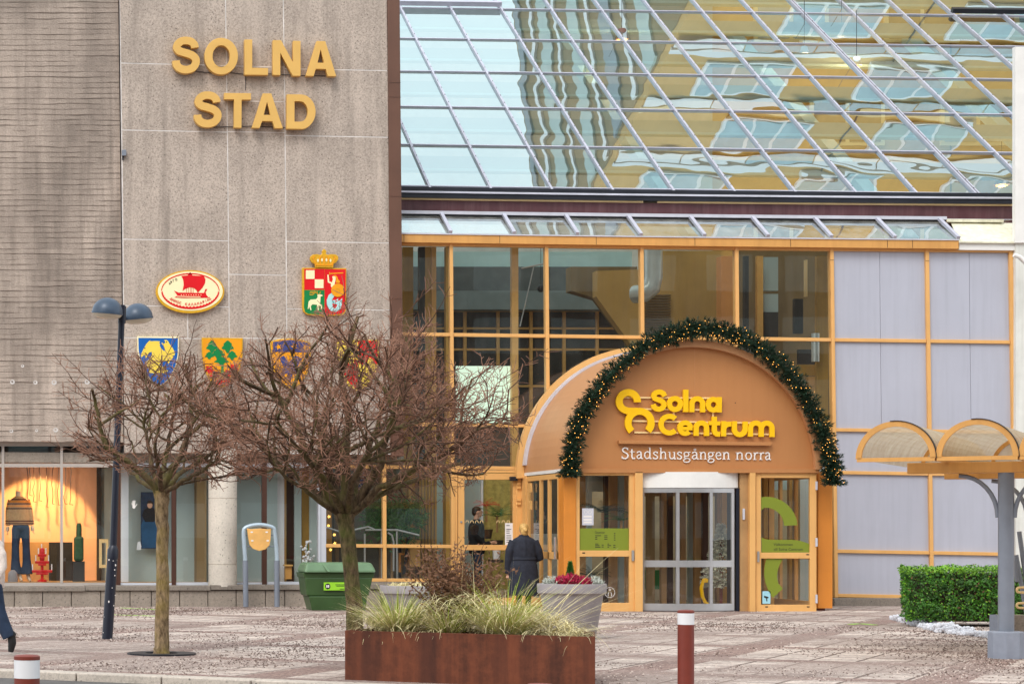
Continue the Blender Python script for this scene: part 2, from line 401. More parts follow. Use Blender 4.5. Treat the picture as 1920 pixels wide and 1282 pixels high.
m['shoe'] = M('black shoe', (26, 26, 28), 0.5, var=0.3, scale=12)
m['candle_red'] = M('red lacquer', (200, 32, 34), 0.3, var=0.1)
m['cactus'] = M('cactus green', (52, 84, 54), 0.6, var=0.3, scale=12)
m['leaf_in'] = M('house plant leaf', (64, 116, 48), 0.5, var=0.4, scale=12)
m['fir'] = M('fir green', (24, 50, 30), 0.6, var=0.5, scale=8)
m['frost'] = M('frosted fir', (206, 206, 188), 0.7, var=0.5, scale=14)
m['pinkflower'] = M('pink heather', (176, 38, 74), 0.7, var=0.5, scale=20)
m['silverleaf'] = M('silver leaf', (196, 200, 190), 0.7, var=0.3, scale=20)
m['hedge'] = M('hedge leaf', (52, 98, 20), 0.5, var=0.7, scale=4)
m['hedge2'] = M('light hedge leaf', (112, 160, 38), 0.5, var=0.5, scale=4)
m['straw'] = M('dry straw', (230, 212, 164), 0.8, var=0.35, scale=9)
m['grass'] = M('yellow green grass', (158, 176, 50), 0.7, var=0.45, scale=9)
m['deadleaf'] = M('dead brown leaf', (118, 84, 62), 0.85, var=0.5, scale=14)
m['stone_white'] = M('white pebble', (196, 196, 202), 0.7, var=0.25, scale=12)
m['poster_blue'] = M('dark blue print', (40, 58, 82), 0.4, var=0.4, scale=10)
m['paper'] = M('white paper', (236, 236, 240), 0.6, var=0.02)
m['signblue'] = M('pale blue sticker', (160, 210, 226), 0.4, var=0.02)
m['asphalt'] = M('asphalt', (92, 88, 86), 0.9, var=0.25, scale=3, bump=0.5, bscale=80)
# bark
def bark(name, a, b_, moss):
    t = NT(name); v = t.coord((1, 1, 0.35)); n1 = t.noise(v, 26, 6, 0.7); n2 = t.noise(t.coord(), 4, 4)
    colr = t.mix(t.ramp(n1, [(0.35, 0), (0.65, 1)]), lin(a), lin(b_))
    colr = t.mix(t.math('MULTIPLY', t.ramp(n2, [(0.45, 0), (0.68, 1)]), 0.6), colr, lin(moss))
    return t.bsdf(colr, 0.9, 0, t.bump(n1, 0.9, 0.02), 0.2)
m['bark'] = bark('mossy bark', (58, 47, 36), (128, 106, 80), (92, 104, 42))
m['bark2'] = bark('yellow lichen bark', (84, 68, 50), (166, 142, 110), (140, 122, 52))
m['twig'] = M('bare twig', (148, 108, 88), 0.85, var=0.35, scale=3)
m['branch'] = M('dark branch', (92, 66, 52), 0.85, var=0.4, scale=6)
m['limb'] = bark('limb bark', (58, 46, 36), (116, 96, 74), (110, 108, 56))
# rusted steel
t = NT('rusted steel'); v = t.coord(); a = t.noise(t.coord((5, 5, 0.35)), 1.0, 6, 0.65); b_ = t.noise(v, 9, 6, 0.7)
colr = t.mix(t.ramp(a, [(0.32, 0), (0.68, 1)]), lin((72, 42, 32)), lin((124, 68, 46)))
colr = t.mix(t.math('MULTIPLY', t.ramp(b_, [(0.4, 0), (0.7, 1)]), 0.4), colr, lin((146, 82, 54)))
colr = t.mix(t.math('MULTIPLY', t.ramp(t.noise(t.coord((2, 2, 0.2), loc=(4, 0, 0)), 1.0, 3), [(0.5, 0), (0.62, 1)]), 0.55), colr, lin((58, 36, 32)))
m['rust'] = t.bsdf(colr, 0.75, 0.15, t.bump(b_, 0.25, 0.004), 0.3)
# paving: pale slabs in a turned grid, brick bands between fields, grit lying over it
t = NT('slab paving'); ang = math.atan2(-2.12, 3.36)
v = t.coord(rot=(0, 0, -ang), world=True)
br = t.n('ShaderNodeTexBrick'); br.offset = 0.0; br.offset_frequency = 1; t.l(v, br.inputs['Vector'])
br.inputs['Scale'].default_value = 1.0; br.inputs['Brick Width'].default_value = 0.5; br.inputs['Row Height'].default_value = 0.5
br.inputs['Mortar Size'].default_value = 0.022; br.inputs['Bias'].default_value = 0.0
br.inputs['Color1'].default_value = (*lin((226, 210, 198)), 1); br.inputs['Color2'].default_value = (*lin((200, 184, 174)), 1); br.inputs['Mortar'].default_value = (*lin((104, 88, 80)), 1)
sep = t.n('ShaderNodeSeparateXYZ'); t.l(v, sep.inputs[0])
def band(sock, per, wd, off):
    f = t.math('FRACT', t.math('ADD', t.math('DIVIDE', sock, per), off)); return t.math('LESS_THAN', f, wd / per)
bands = t.math('MAXIMUM', band(sep.outputs[0], 3.0, 0.5, 0.15), band(sep.outputs[1], 3.0, 0.5, 0.45))
bb = t.n('ShaderNodeTexBrick'); t.l(v, bb.inputs['Vector']); bb.inputs['Scale'].default_value = 1.0; bb.inputs['Brick Width'].default_value = 0.2; bb.inputs['Row Height'].default_value = 0.1
bb.inputs['Mortar Size'].default_value = 0.006
bb.inputs['Color1'].default_value = (*lin((166, 138, 128)), 1); bb.inputs['Color2'].default_value = (*lin((146, 120, 112)), 1); bb.inputs['Mortar'].default_value = (*lin((100, 84, 78)), 1)
colr = t.mix(bands, br.outputs['Color'], bb.outputs['Color'])
vw = t.coord(world=True)
g1 = t.noise(t.coord((0.35, 0.55, 1), world=True), 1.0, 5, 0.6); g2 = t.noise(vw, 26, 3, 0.8); g3 = t.noise(vw, 90, 2, 0.8)
near = t.ramp(g1, [(0.40, 0.10), (0.56, 0.95)])
grit = t.ramp(t.math('ADD', t.math('MULTIPLY', g2, 0.55), t.math('ADD', t.math('MULTIPLY', near, 0.32), t.math('MULTIPLY', g3, 0.2))), [(0.50, 0), (0.60, 1)])
gcol = t.mix(t.ramp(t.noise(vw, 60, 3, 0.8), [(0.4, 0), (0.6, 1)]), lin((112, 94, 88)), lin((186, 166, 156)))
colr = t.mix(t.math('MULTIPLY', grit, 0.7), colr, gcol)
colr = t.mix(t.math('MULTIPLY', t.ramp(t.noise(t.coord((0.25, 0.8, 1), loc=(3, 9, 0), world=True), 1.0, 5), [(0.52, 0), (0.68, 1)]), 0.55), colr, lin((92, 76, 70)))
sp1 = t.noise(vw, 17, 5, 0.85); sp2 = t.noise(t.coord((5, 11, 1), world=True), 1.0, 4, 0.8)
colr = t.mix(t.math('MULTIPLY', t.ramp(sp1, [(0.47, 0), (0.58, 1)]), 0.5), colr, lin((104, 88, 82)))
colr = t.mix(t.math('MULTIPLY', t.ramp(sp1, [(0.36, 1), (0.46, 0)]), 0.5), colr, lin((232, 220, 212)))
colr = t.mix(t.math('MULTIPLY', t.ramp(sp2, [(0.5, 0), (0.62, 1)]), 0.4), colr, lin((120, 100, 92)))
m['paving'] = t.bsdf(colr, 0.9, 0, t.bump(t.math('ADD', g2, t.math('MULTIPLY', g3, 0.6)), 0.6, 0.015), 0.25)
m['glass'] = glass('window glass', (0.90, 0.94, 0.91), 0.02, 0.012, 0.8, dirt=0.03)
m['shopglass'] = glass('shop glass', (0.93, 0.95, 0.94), 0.04, 0.008, 0.7)
m['doorglass'] = glass('door glass', (0.95, 0.95, 0.92), 0.02, 0.008, 0.8)
m['roofglass'] = glass('coated roof glass', (0.80, 0.86, 0.82), 0.42, 0.085, 0.8, rcol=(0.80, 0.97, 1.0))
m['stripglass'] = glass('dusty strip glass', (0.8, 0.86, 0.84), 0.40, 0.08, 0.8, rcol=(0.82, 0.97, 1.0), dirt=0.25)
t = NT('translucent canopy sheet'); d1 = t.n('ShaderNodeBsdfTranslucent'); d2 = t.n('ShaderNodeBsdfDiffuse'); d3 = t.n('ShaderNodeBsdfTransparent')
n1 = t.noise(t.coord(), 5, 6, 0.7); cc = t.mix(t.ramp(n1, [(0.35, 0), (0.7, 1)]), lin((214, 202, 184)), lin((236, 230, 218)))
t.l(cc, d1.inputs[0]); t.l(cc, d2.inputs[0]); d3.inputs[0].default_value = (0.95, 0.9, 0.8, 1)
a1 = t.n('ShaderNodeMixShader'); a1.inputs[0].default_value = 0.5; t.l(d1.outputs[0], a1.inputs[1]); t.l(d2.outputs[0], a1.inputs[2])
a2 = t.n('ShaderNodeMixShader'); a2.inputs[0].default_value = 0.5; t.l(a1.outputs[0], a2.inputs[1]); t.l(d3.outputs[0], a2.inputs[2]); t.l(a2.outputs[0], t.out.inputs[0])
m['canopy'] = t.m
m['bulb'] = emit_mat('warm bulb', (255, 178, 80), 1.9)
m['lamp_on'] = emit_mat('lit lamp', (255, 190, 90), 2.2)
m['screen'] = emit_mat('backlit screen', (214, 236, 216), 0.55)
# knitted sweater with a patterned yoke and hem
t = NT('patterned sweater'); g = t.n('ShaderNodeNewGeometry'); sp = t.n('ShaderNodeSeparateXYZ'); t.l(g.outputs['Position'], sp.inputs[0])
m['_sweater'] = (t, sp)
# ------------------------------------------------------------------ ground, road, kerb
E1 = Vector((3.36, -2.12, 0)).normalized(); E2 = Vector((-E1.y, E1.x, 0)); K0 = Vector((0.29, 22.97, 0))
tag(MB().box(-400, 500, -300, 700, -0.4, -0.2).build('ground', m['asphalt']), kind='structure')
a, b_ = K0 - E1 * 60, K0 + E1 * 60
MBr = MB(); q = [a - E2 * 60, b_ - E2 * 60, b_ - E2 * 0.12, a - E2 * 0.12]
MBr.hexa([p + Vector((0, 0, -0.19)) for p in q] + [p + Vector((0, 0, -0.07)) for p in q])
tag(MBr.build('road', m['asphalt']), kind='structure')
MBp = MB(); q = [a + E2 * 0.17, b_ + E2 * 0.17, b_ + E2 * 90, a + E2 * 90]
MBp.hexa([p + Vector((0, 0, -0.19)) for p in q] + q)
tag(MBp.build('pavement', m['paving']), kind='structure')
kb = MB()
for k in range(-12, 60):
    s0, s1 = K0 + E1 * (k * 1.0 + 0.008), K0 + E1 * (k * 1.0 + 0.992)
    q = [s0 - E2 * 0.115, s1 - E2 * 0.115, s1 + E2 * 0.165, s0 + E2 * 0.165]
    kb.hexa([p + Vector((0, 0, -0.19)) for p in q] + [p + Vector((0, 0, 0.012)) for p in q])
tag(kb.build('kerb', m['curb'], bevel=0.012), kind='structure')
# spray-painted survey lines on the paving
for pts, lab in (([(228, 1139), (262, 1140.5), (300, 1143)], 'short yellow green paint line on the paving beside the lamp post'),
                 ([(212, 1152), (250, 1153), (292, 1154.5)], 'longer yellow green paint line nearer the tree than the other'),
                 ([(1594, 1170), (1612, 1168.5), (1640, 1171)], 'yellow green paint mark on the paving right of the entrance')):
    mb = MB(); g = [G(x, y) for x, y in pts]
    for p0, p1 in zip(g, g[1:]):
        d = (p1 - p0).normalized(); n_ = Vector((-d.y, d.x, 0)) * 0.05
        z0, z1 = Vector((0, 0, 0.001)), Vector((0, 0, 0.004))
        q = [p0 - n_, p1 - n_, p1 + n_, p0 + n_]; mb.hexa([p + z0 for p in q] + [p + z1 for p in q])
    tag(mb.build('paint_mark', m['sticker']), lab, 'paint mark', 'survey paint marks on the paving')
# ------------------------------------------------------------------ concrete tower with its wing and shop front
YT, YW, YS = 43.2, 43.34, 43.55
tower = empty('concrete_building', P(300, 1135, YT), 'grey concrete tower and board marked wing above a shop window', 'building')
uL, uA, uB, uC, uR = I(229, 300)[0], I(427, 300)[0], I(535, 300)[0], I(729.5, 300)[0], I(753, 300)[0]
vv = lambda x, y: I(x, y)[1]
mbw = MB(); 
mbw.wbox(-140, uL - 1, -140, vv(100, 828), YW, 5.5); mbw.build('board_marked_wall', m['board'], tower)
MB().wbox(uL + 2, uC - 1, -140, vv(420, 849), YT + 0.003, 5.5).build('mortar_backing', m['mortar'], tower)
g = 0.75
A = [-140, vv(330, 121), vv(330, 246), vv(330, 450)]
def panel(u0, u1, v0, v1): MB().wbox(u0 + g, u1 - g, v0 + g, v1 - g, YT, 0.029).build('wall_panel', m['concrete'], tower, bevel=0.006)
va, vb = vv(330, 574), vv(330, 634)
for v0, v1 in zip([-140] + A[1:], A[1:] + [va]): panel(uL, uA, v0, v1)
us = I(352, 600)[0]
panel(uL, us, va, vb); panel(us, uA, va, vb); panel(uL, uA, vb, vv(330, 850))
Bv = [-140, vv(480, 125), vv(480, 190), vv(480, 248), vv(480, 515), vv(480, 634), vv(480, 850)]
for v0, v1 in zip(Bv, Bv[1:]): panel(uA, uB, v0, v1)
Cv = [-140, vv(630, 131), vv(630, 256), vv(630, 454), vv(630, 580), vv(630, 850)]
for v0, v1 in zip(Cv, Cv[1:]): panel(uB, uC, v0, v1)
tb = MB().wbox(uC + 0.6, uR, -140, vv(740, 855), YT - 0.03, 1.6).build('corner_trim', m['brown'], tower, bevel=0.01)
for y in (155, 182, 368, 560): MB().wbox(uC + 0.6, uR, vv(741, y), vv(741, y) + 0.8, YT - 0.034, 0.004).build('trim_seam', m['darkpost'], tb)
MB().wbox(-140, uR, vv(420, 849.5), vv(420, 868), YS + 0.02, 5).build('soffit_band', m['plinth'], tower)
# anchor holes in the board-marked wall
for x, y, r in ((23, 716, 4.5), (66, 717, 4), (101, 717, 5), (163, 716, 5), (21, 808, 3.5), (68, 807, 3), (104, 806, 4.5), (158, 807, 3), (42, 686, 3)):
    h = MB().prism([ell(x + 0.4, y, r, r * 0.95, 14), ell(x, y - 0.6, r * 0.45, r * 0.45, 10)], lambda a, b: P(a, b, YW - 0.004), 0.003).build('patch_of_filler', m['mortar'], tower)
# shop front
def fr(x0, x1, y0, y1, name='shop_frame', mat='shopframe', Y=YS, t=0.1): return MB().pbox(x0, x1, y0, y1, Y, t).build(name, m[mat], tower)
fr(-60, 224, 828.5, 836); fr(-60, 222, 868.5, 875.5, Y=YS - 0.005)
for x in (3, 113, ): fr(x, x + 5, 836, 1092, Y=YS - 0.01)
fr(-60, 217, 1092, 1098.5)
fr(217, 226, 836, 1098.5, 'brown_post', 'darkpost', YS - 0.03)
fr(322, 330, 868, 1098.5, 'brown_post', 'darkpost', YS - 0.03); fr(491.5, 500.5, 868, 1098.5, 'brown_post', 'darkpost', YS - 0.03)
fr(226, 322, 868, 875, mat='whiteframe'); fr(330, 491.5, 868, 875, mat='whiteframe'); fr(500.5, 597, 868, 876, mat='whiteframe')
fr(226, 322, 1092, 1098.5, mat='whiteframe'); fr(330, 491.5, 1091, 1098, mat='whiteframe'); fr(500.5, 597, 1090, 1097, mat='whiteframe')
j = fr(597, 611.5, 838, 1090, 'white_jamb', 'whiteframe', YS - 0.06, 0.2); MB().pbox(601.3, 602, 838, 1090, YS - 0.064, 0.004).build('jamb_groove', m['greypaint'], j)
for x0, x1, y0, y1 in ((-60, 3, 836, 868.5), (8, 113, 836, 868.5), (118, 217, 836, 868.5), (-60, 3, 875.5, 1092), (8, 113, 875.5, 1092), (118, 217, 875.5, 1092),
                       (226, 322, 875, 1092), (330, 491.5, 875, 1091), (500.5, 597, 876, 1090)):
    MB().quad(P(x0, y1, YS + .05), P(x1, y1, YS + .05), P(x1, y0, YS + .05), P(x0, y0, YS + .05)).build('shop_window_pane', m['shopglass'], tower)
# column in front of the middle window
cx = P(417.5, 1098, YS - 0.3)
cl = MB().lathe([(0.288, 0.40), (0.288, 0.84), (0.278, 0.845), (0.278, 0.853), (0.288, 0.858), (0.288, 2.17), (0.278, 2.175), (0.278, 2.183), (0.288, 2.188), (0.288, 3.2)], (cx.x, cx.y, 0), 40).build('round_column', m['column'], tower, smooth=50)
# plinth: stone blocks under a cap
rnd = random.Random(4)
x = -70.0
while x < 712:
    wd = rnd.choice([53, 40, 57, 55, 36, 54]); MB().pbox(x + .6, min(x + wd, 714) - .6, 1108 - x * .004, 1142, 43.02, 0.5).build('plinth_block', m['plinth'], tower, bevel=0.012); x += wd
for x0, x1 in ((-70, 160), (160.6, 395), (395.6, 598), (598.6, 714)):
    MB().pbox(x0, x1, 1098.6 - x0 * .006, 1107.8 - x0 * .006, 42.97, 0.6).build('plinth_cap', m['cap'], tower, bevel=0.012)
# inside of the shop: back wall, side walls, floor
MB().box(*[P(-70, 0, 45.6).x, P(186, 0, 45.6).x], 45.6, 45.7, 0.2, 3.3).build('display_wall', M('warm display wall', (236, 186, 150), 0.7, var=0.05), tower)
MB().pbox(182, 190, 862, 1100, 45.4, 0.2).build('display_edge', m['dark'], tower)
MB().pbox(190, 340, 855, 1100, 45.5, 0.1).build('inner_wall', m['greypane'], tower)
MB().box(P(-70, 0, 43.7).x, P(600, 0, 43.7).x, 43.66, 47.4, 0.1, P(0, 1091, 43.7).z).build('shop_floor', m['wood'], tower)
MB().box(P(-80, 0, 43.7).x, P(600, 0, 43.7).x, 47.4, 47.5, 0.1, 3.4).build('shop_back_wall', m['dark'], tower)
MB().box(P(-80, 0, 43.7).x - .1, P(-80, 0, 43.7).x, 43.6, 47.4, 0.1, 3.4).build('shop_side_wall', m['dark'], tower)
for x0, x1, mt, Y in ((227, 241, 'paper', 44.0), (241, 322, 'greypane', 44.35), (323, 331, 'dark', 44.6), (331, 493, 'greypane', 44.3), (500, 520, 'greypane', 44.2), (520, 533, 'paper', 44.3), (533, 537, 'ply', 44.5), (537, 551, 'darkpost', 44.6), (552, 565, 'greypane', 44.3), (566, 580, 'oak', 44.5), (580, 598, 'greypane', 44.4)):
    MB().pbox(x0, x1, 868, 1096, Y, 0.05).build('inner_screen', m[mt], tower)
sp_d = bpy.data.lights.new('shop_spotlight', 'SPOT'); sp_d.energy = 250; sp_d.color = (1.0, 0.60, 0.22); sp_d.spot_size = R(74); sp_d.spot_blend = 0.25; sp_d.shadow_soft_size = 0.05
spo = bpy.data.objects.new('shop_spotlight', sp_d); col.objects.link(spo)
ps = P(84, 925, 44.5); spo.location = (ps.x, 44.05, 2.78); tgt = P(72, 1000, 45.6)
sp2 = bpy.data.lights.new('shop_spill', 'SPOT'); sp2.energy = 50; sp2.color = (1.0, 0.70, 0.5); sp2.spot_size = R(150); sp2.spot_blend = 1.0; sp2.shadow_soft_size = .08
spq = bpy.data.objects.new('shop_spill', sp2); col.objects.link(spq); spq.location = (ps.x + .3, 44.0, 2.76); spq.rotation_euler = (Vector((ps.x + .3, 45.2, 1.3)) - Vector(spq.location)).to_track_quat('-Z', 'Y').to_euler()
spo.rotation_euler = (tgt - Vector(spo.location)).to_track_quat('-Z', 'Y').to_euler()
# poster behind the middle window: a man in a leather jacket seated on a car bonnet
pr = empty('poster', P(282, 1030, 44.1), 'tall dark blue poster of a seated man in a leather jacket behind the shop glass', 'poster')
FP = lambda Y: (lambda a, b: P(a, b, Y))
MB().prism([rect(264, 922, 310, 1028)], FP(44.12), 0.02).build('poster_sheet', m['poster_blue'], pr)
MB().prism([[(264, 985), (272, 968), (292, 963), (310, 968), (310, 1027), (266, 1027)]], FP(44.11), 0.006).build('printed_car_bonnet', M('printed blue paint', (44, 84, 120), 0.3, var=0.3), pr)
MB().prism([[(266, 966), (270, 955), (278, 951), (288, 952), (293, 960), (296, 972), (288, 978), (272, 978)]], FP(44.104), 0.005).build('printed_jacket', m['blackcloth'], pr)
MB().prism([ell(281, 946, 5, 6.5, 18)], FP(44.1), 0.005).build('printed_face', m['skin'], pr)
MB().prism([[(275.5, 945), (277, 939), (282, 937.5), (287, 941), (287, 946), (284, 943), (278, 943)]], FP(44.096), 0.005).build('printed_hair', m['brunette'], pr)
MB().prism([[(256, 1030), (258, 1016), (263, 1014), (265, 1024), (264, 1030)]], FP(44.09), 0.005).build('printed_trainer', m['paper'], pr)
hd = MB()
for k, (dx, dy) in enumerate(((-4, -3), (-2.2, -7.5), (0, -8.5), (2.2, -7.5))): hd.prism([ribbon([(251 + dx * .6, 947), (251 + dx, 945 + dy * .9)], 1.4)], FP(YS + .045 - .0006 * k), 0.002)
hd.prism([ribbon([(253, 950), (257.5, 944)], 1.5)], FP(YS + .042), 0.002); hd.prism([ell(251, 949.5, 3, 3.4, 14)], FP(YS + .0405), 0.002)
tag(hd.build('window_sticker', m['white_print']), 'white hand shaped sticker on the shop glass left of the poster', 'sticker')
# sensor box on the tower edge
sb = empty('junction_box', P(232, 290, YT - .06), 'small grey junction box high on the edge of the concrete tower', 'box')
MB().pbox(228.5, 237, 281, 292, YT - .09, 0.09).build('housing', m['greypaint'], sb, bevel=0.01); MB().pbox(229, 232, 292, 300, YT - .03, 0.02).build('cable', m['black'], sb)
# ------------------------------------------------------------------ glass hall: curtain wall, strip glazing, sloped glass roof
YF = 43.5
hall = empty('glass_hall', P(1300, 1135, YF), 'glass shopping hall with ochre frames and a sloping glass roof', 'building')
MU = [I(x, 480)[0] for x in (846.4, 1025.5, 1204, 1381.9, 1560.3, 1739, 1896)]
uE = I(754, 480)[0]; hw = 3.3
vf0, vf1 = vv(760, 438.8), vv(760, 454.2); vh0, vh1 = vv(760, 455), vv(760, 460.5)
vt1, vt2, vt3, vt4 = [vv(x, y) for x, y in ((800, 626.6), (1620, 806), (750, 875.2), (750, 1023.2))]
vb = vv(750, 1087); vbR = vv(1620, 1116.5)
def wb(name, u0, u1, v0, v1, Y, t, mat, par=hall, n=1, bevel=0): return MB().wbox(u0, u1, v0, v1, Y, t, n).build(name, m[mat], par, bevel=bevel)
# mullions, whole height where nothing stands before them
vend = {0: vv(848, 1090), 1: vv(1026, 735), 2: vv(1204, 660), 3: vv(1382, 650), 4: vbR + 4, 5: vbR + 4, 6: vbR + 4}
for k, u in enumerate(MU):
    wb('mullion', u - hw, u + hw, vh0 - 0.6, vend[k], YF - 0.045, 0.16, 'yellow', bevel=0.006)
    if k in (4, 5): wb('mullion_joint', u - hw, u + hw, vv(1600, 487.5), vv(1600, 488.3), YF - 0.048, 0.004, 'darkpost')
u720 = I(721.5, 960)[0]; uJ = I(611, 960)[0]
wb('mullion', u720 - hw, u720 + hw, vt2, vb + 3, YF - 0.045, 0.16, 'yellow', bevel=0.006)
wb('fascia', uE - 1, MU[5] + 57, vf0, vf1, YF - 0.14, 0.2, 'fascia', n=6)
for x in (757.5, 937, 1118, 1303, 1482.5, 1664, 1711): wb('fascia_joint', I(x, 447)[0] - .4, I(x, 447)[0] + .4, vf0 + .5, vf1 - .5, YF - 0.143, 0.004, 'darkpost')
wb('drip_edge', uE - 1, MU[5] + 57, vf0 - 2.4, vf0 - .1, YF - 0.16, 0.2, 'lead', n=6)
wb('head_frame', uE - 1, MU[6] + 4, vh0, vh1, YF - 0.03, 0.12, 'yellow', n=7)
bays = [(uE - 1, MU[0])] + list(zip(MU, MU[1:]))
def transom(a, b, v, h=3.2): wb('transom', a + hw + .2, b - hw - .2, v - h, v + h, YF - 0.03, 0.12, 'yellow', bevel=0.005)
for k, (a, b) in enumerate(bays):
    if k == 0: a -= hw
    transom(a, b, vt1)
    if k in (0, 1) or k >= 5: transom(a, b, vt2)
transom(uJ - hw, u720, vt2); transom(u720, uE + 4, vt2)
for a, b in ((uJ - hw, u720), (u720, MU[0])):
    transom(a, b, vt3); transom(a, b, vt4); transom(a, b, vb, 3)
transom(MU[0], I(982, 878)[0], vt3)
for a, b in bays[5:]:
    transom(a, b, vt3); transom(a, b, vt4); transom(a, b, vbR)
# panes
def pane(u0, u1, v0, v1, mat='glass', Y=YF + 0.02):
    MB().quad(B(u0, v1, Y), B(u1, v1, Y), B(u1, v0, Y), B(u0, v0, Y)).build('window_pane', m[mat], hall)
for k, (a, b) in enumerate(bays[:5]): pane(a, b, vh1, vt1)
pane(*bays[0], vt1, vt2); pane(*bays[1], vt1, vt2)
for k in (2, 3, 4): pane(*bays[k], vt1, vt2)
pane(uJ, u720, vt2, vt3); pane(u720, MU[0], vt2, vt3); pane(MU[0], MU[1], vt2, vt3)
for a, b in ((uJ, u720), (u720, MU[0])): pane(a, b, vt3, vt4); pane(a, b, vt4, vb)
# solid panels on the right
for a, b in bays[5:]:
    mid = (a + b) / 2
    rows = [(vh1, vt1), (vt1, vt2), (vt2, vt3), (vt3, vt4), (vt4, vbR)]
    for i, (v0, v1) in enumerate(rows):
        if i < 2:
            wb('wall_panel', a, mid - .35, v0, v1, YF + 0.02, 0.06, 'lilac'); wb('wall_panel', mid + .35, b, v0, v1, YF + 0.02, 0.06, 'lilac')
        else: wb('wall_panel', a, b, v0, v1, YF + 0.02, 0.06, 'lilac')
wb('wall_core', MU[4], MU[6] + 3, vh0, vbR + 6, YF + 0.09, 0.2, 'dark')
MB().pbox(1564, 1912, 1120.5, 1137.5, YF - 0.12, 0.5).build('concrete_plinth', m['cap'], hall, bevel=0.015)
MB().pbox(604, 862, 1090.5, 1142, YF - 0.1, 0.4).build('stone_plinth', m['plinth'], hall)
# weathered sheet at the right end of the strip glazing, white pier at the frame edge
q = [B(MU[5] + 57.5, vf0 + 1.5, YF - 0.15), B(MU[6] + 9, vf0 + 2, YF - 0.15), B(MU[6] + 9, vv(1860, 418), 44.3), B(MU[5] + 43, vv(1780, 417), 44.3)]
MB().hexa([p + Vector((0, 0, -.03)) for p in q] + q).build('flashing_sheet', m['whitedirty'], hall)
MB().wbox(MU[5] + 36, MU[6] - 13, vv(1840, 411), vv(1840, 416.5), 44.2, 0.12).build('flashing_ridge', m['whitedirty'], hall)
wb('white_board', MU[5] + 58, MU[6] + 10, vf0 + 2.6, vf1 + 2, YF - 0.1, 0.1, 'white')
pier = empty('white_pier', P(1925, 1137, 43.4), 'white painted pier rising past the right end of the glass hall', 'pier')
MB().pbox(1903.5, 2010, 88, 455, 43.3, .12).build('pier_upper', m['white'], pier); MB().pbox(1904.5, 2010, 455.3, 1140, 43.36, .1).build('pier_lower', M('stained white render', (222, 222, 216), 0.7, var=0.1, scale=2, streak=0.3, dirt=(170, 168, 150)), pier)
MB().tube([P(1901, 478, 42.9), P(1912, 482, 42.9), P(1935, 505, 42.9)], 0.045).build('pipe', m['white'], pier, smooth=50)
# strip glazing above the fascia
SX = [I(844.8 + 119.0 * k, 437)[0] for k in range(0, 9)]
vs0, vs1 = vv(760, 404), vf0 - 2.6
e = [uE - 1] + SX
for k in range(len(e) - 1):
    a, b = e[k], e[k + 1]
    MB().quad(B(a, vs1, YF - .13), B(b, vs1, YF - .13), B(b, vs0, 44.24) + Vector((B(b, vs1, YF).x - B(b, vs0, 44.24).x, 0, 0)), B(a, vs0, 44.24) + Vector((B(a, vs1, YF).x - B(a, vs0, 44.24).x, 0, 0))).build('strip_pane', m['stripglass'], hall)
for u in SX:
    p0 = B(u, vs1, YF - .16); p1 = B(u, vs0 - 2, 44.2); p1.x = p0.x
    d = Vector((0.034, 0, 0)); up = Vector((0, -.03, .05))
    MB().hexa([p0 - d, p0 + d, p0 + d + up, p0 - d + up, p1 - d, p1 + d, p1 + d + up, p1 - d + up]).build('glazing_bar', m['rafter'], hall)
wb('ridge_flashing', uE - 1, MU[5] + 36, vv(760, 394.5), vv(760, 400.5), 44.2, 0.2, 'lead', n=7)
wb('ridge_shadow_gap', uE - 1, MU[5] + 36, vv(760, 400.6), vv(760, 403.8), 44.24, 0.2, 'black', n=7)
wb('ridge_plate', uE - 1, MU[6] + 3, vv(760, 398.6), vv(760, 400), 44.405, 0.62, 'lead', n=7)
wb('purple_band', uE - 1, MU[6] + 3, vv(760, 374.5), vv(760, 416), 45.0, 0.2, 'purple', n=8)
uq = [uE - 1, I(1206, 378)[0], I(1233, 378)[0], MU[6] + 3]
wb('light_strip', uq[0], uq[1], vv(760, 370.5), vv(760, 374), 44.96, 0.04, 'rail', n=4); wb('light_strip', uq[2], uq[3], vv(760, 370.5), vv(760, 374), 44.96, 0.04, 'rail', n=4)
wb('gutter', uE - 1, MU[6] + 3, vv(760, 361), vv(760, 370.3), 44.9, 0.4, 'black', n=8)
wb('gutter_rim', uE - 1, MU[6] + 3, vv(760, 357.6), vv(760, 360.8), 44.86, 0.1, 'lead', n=8)
wb('eaves_trim', uE - 1, MU[6] + 3, vv(760, 350.4), vv(760, 357.3), 45.0, 0.2, 'black', n=8)
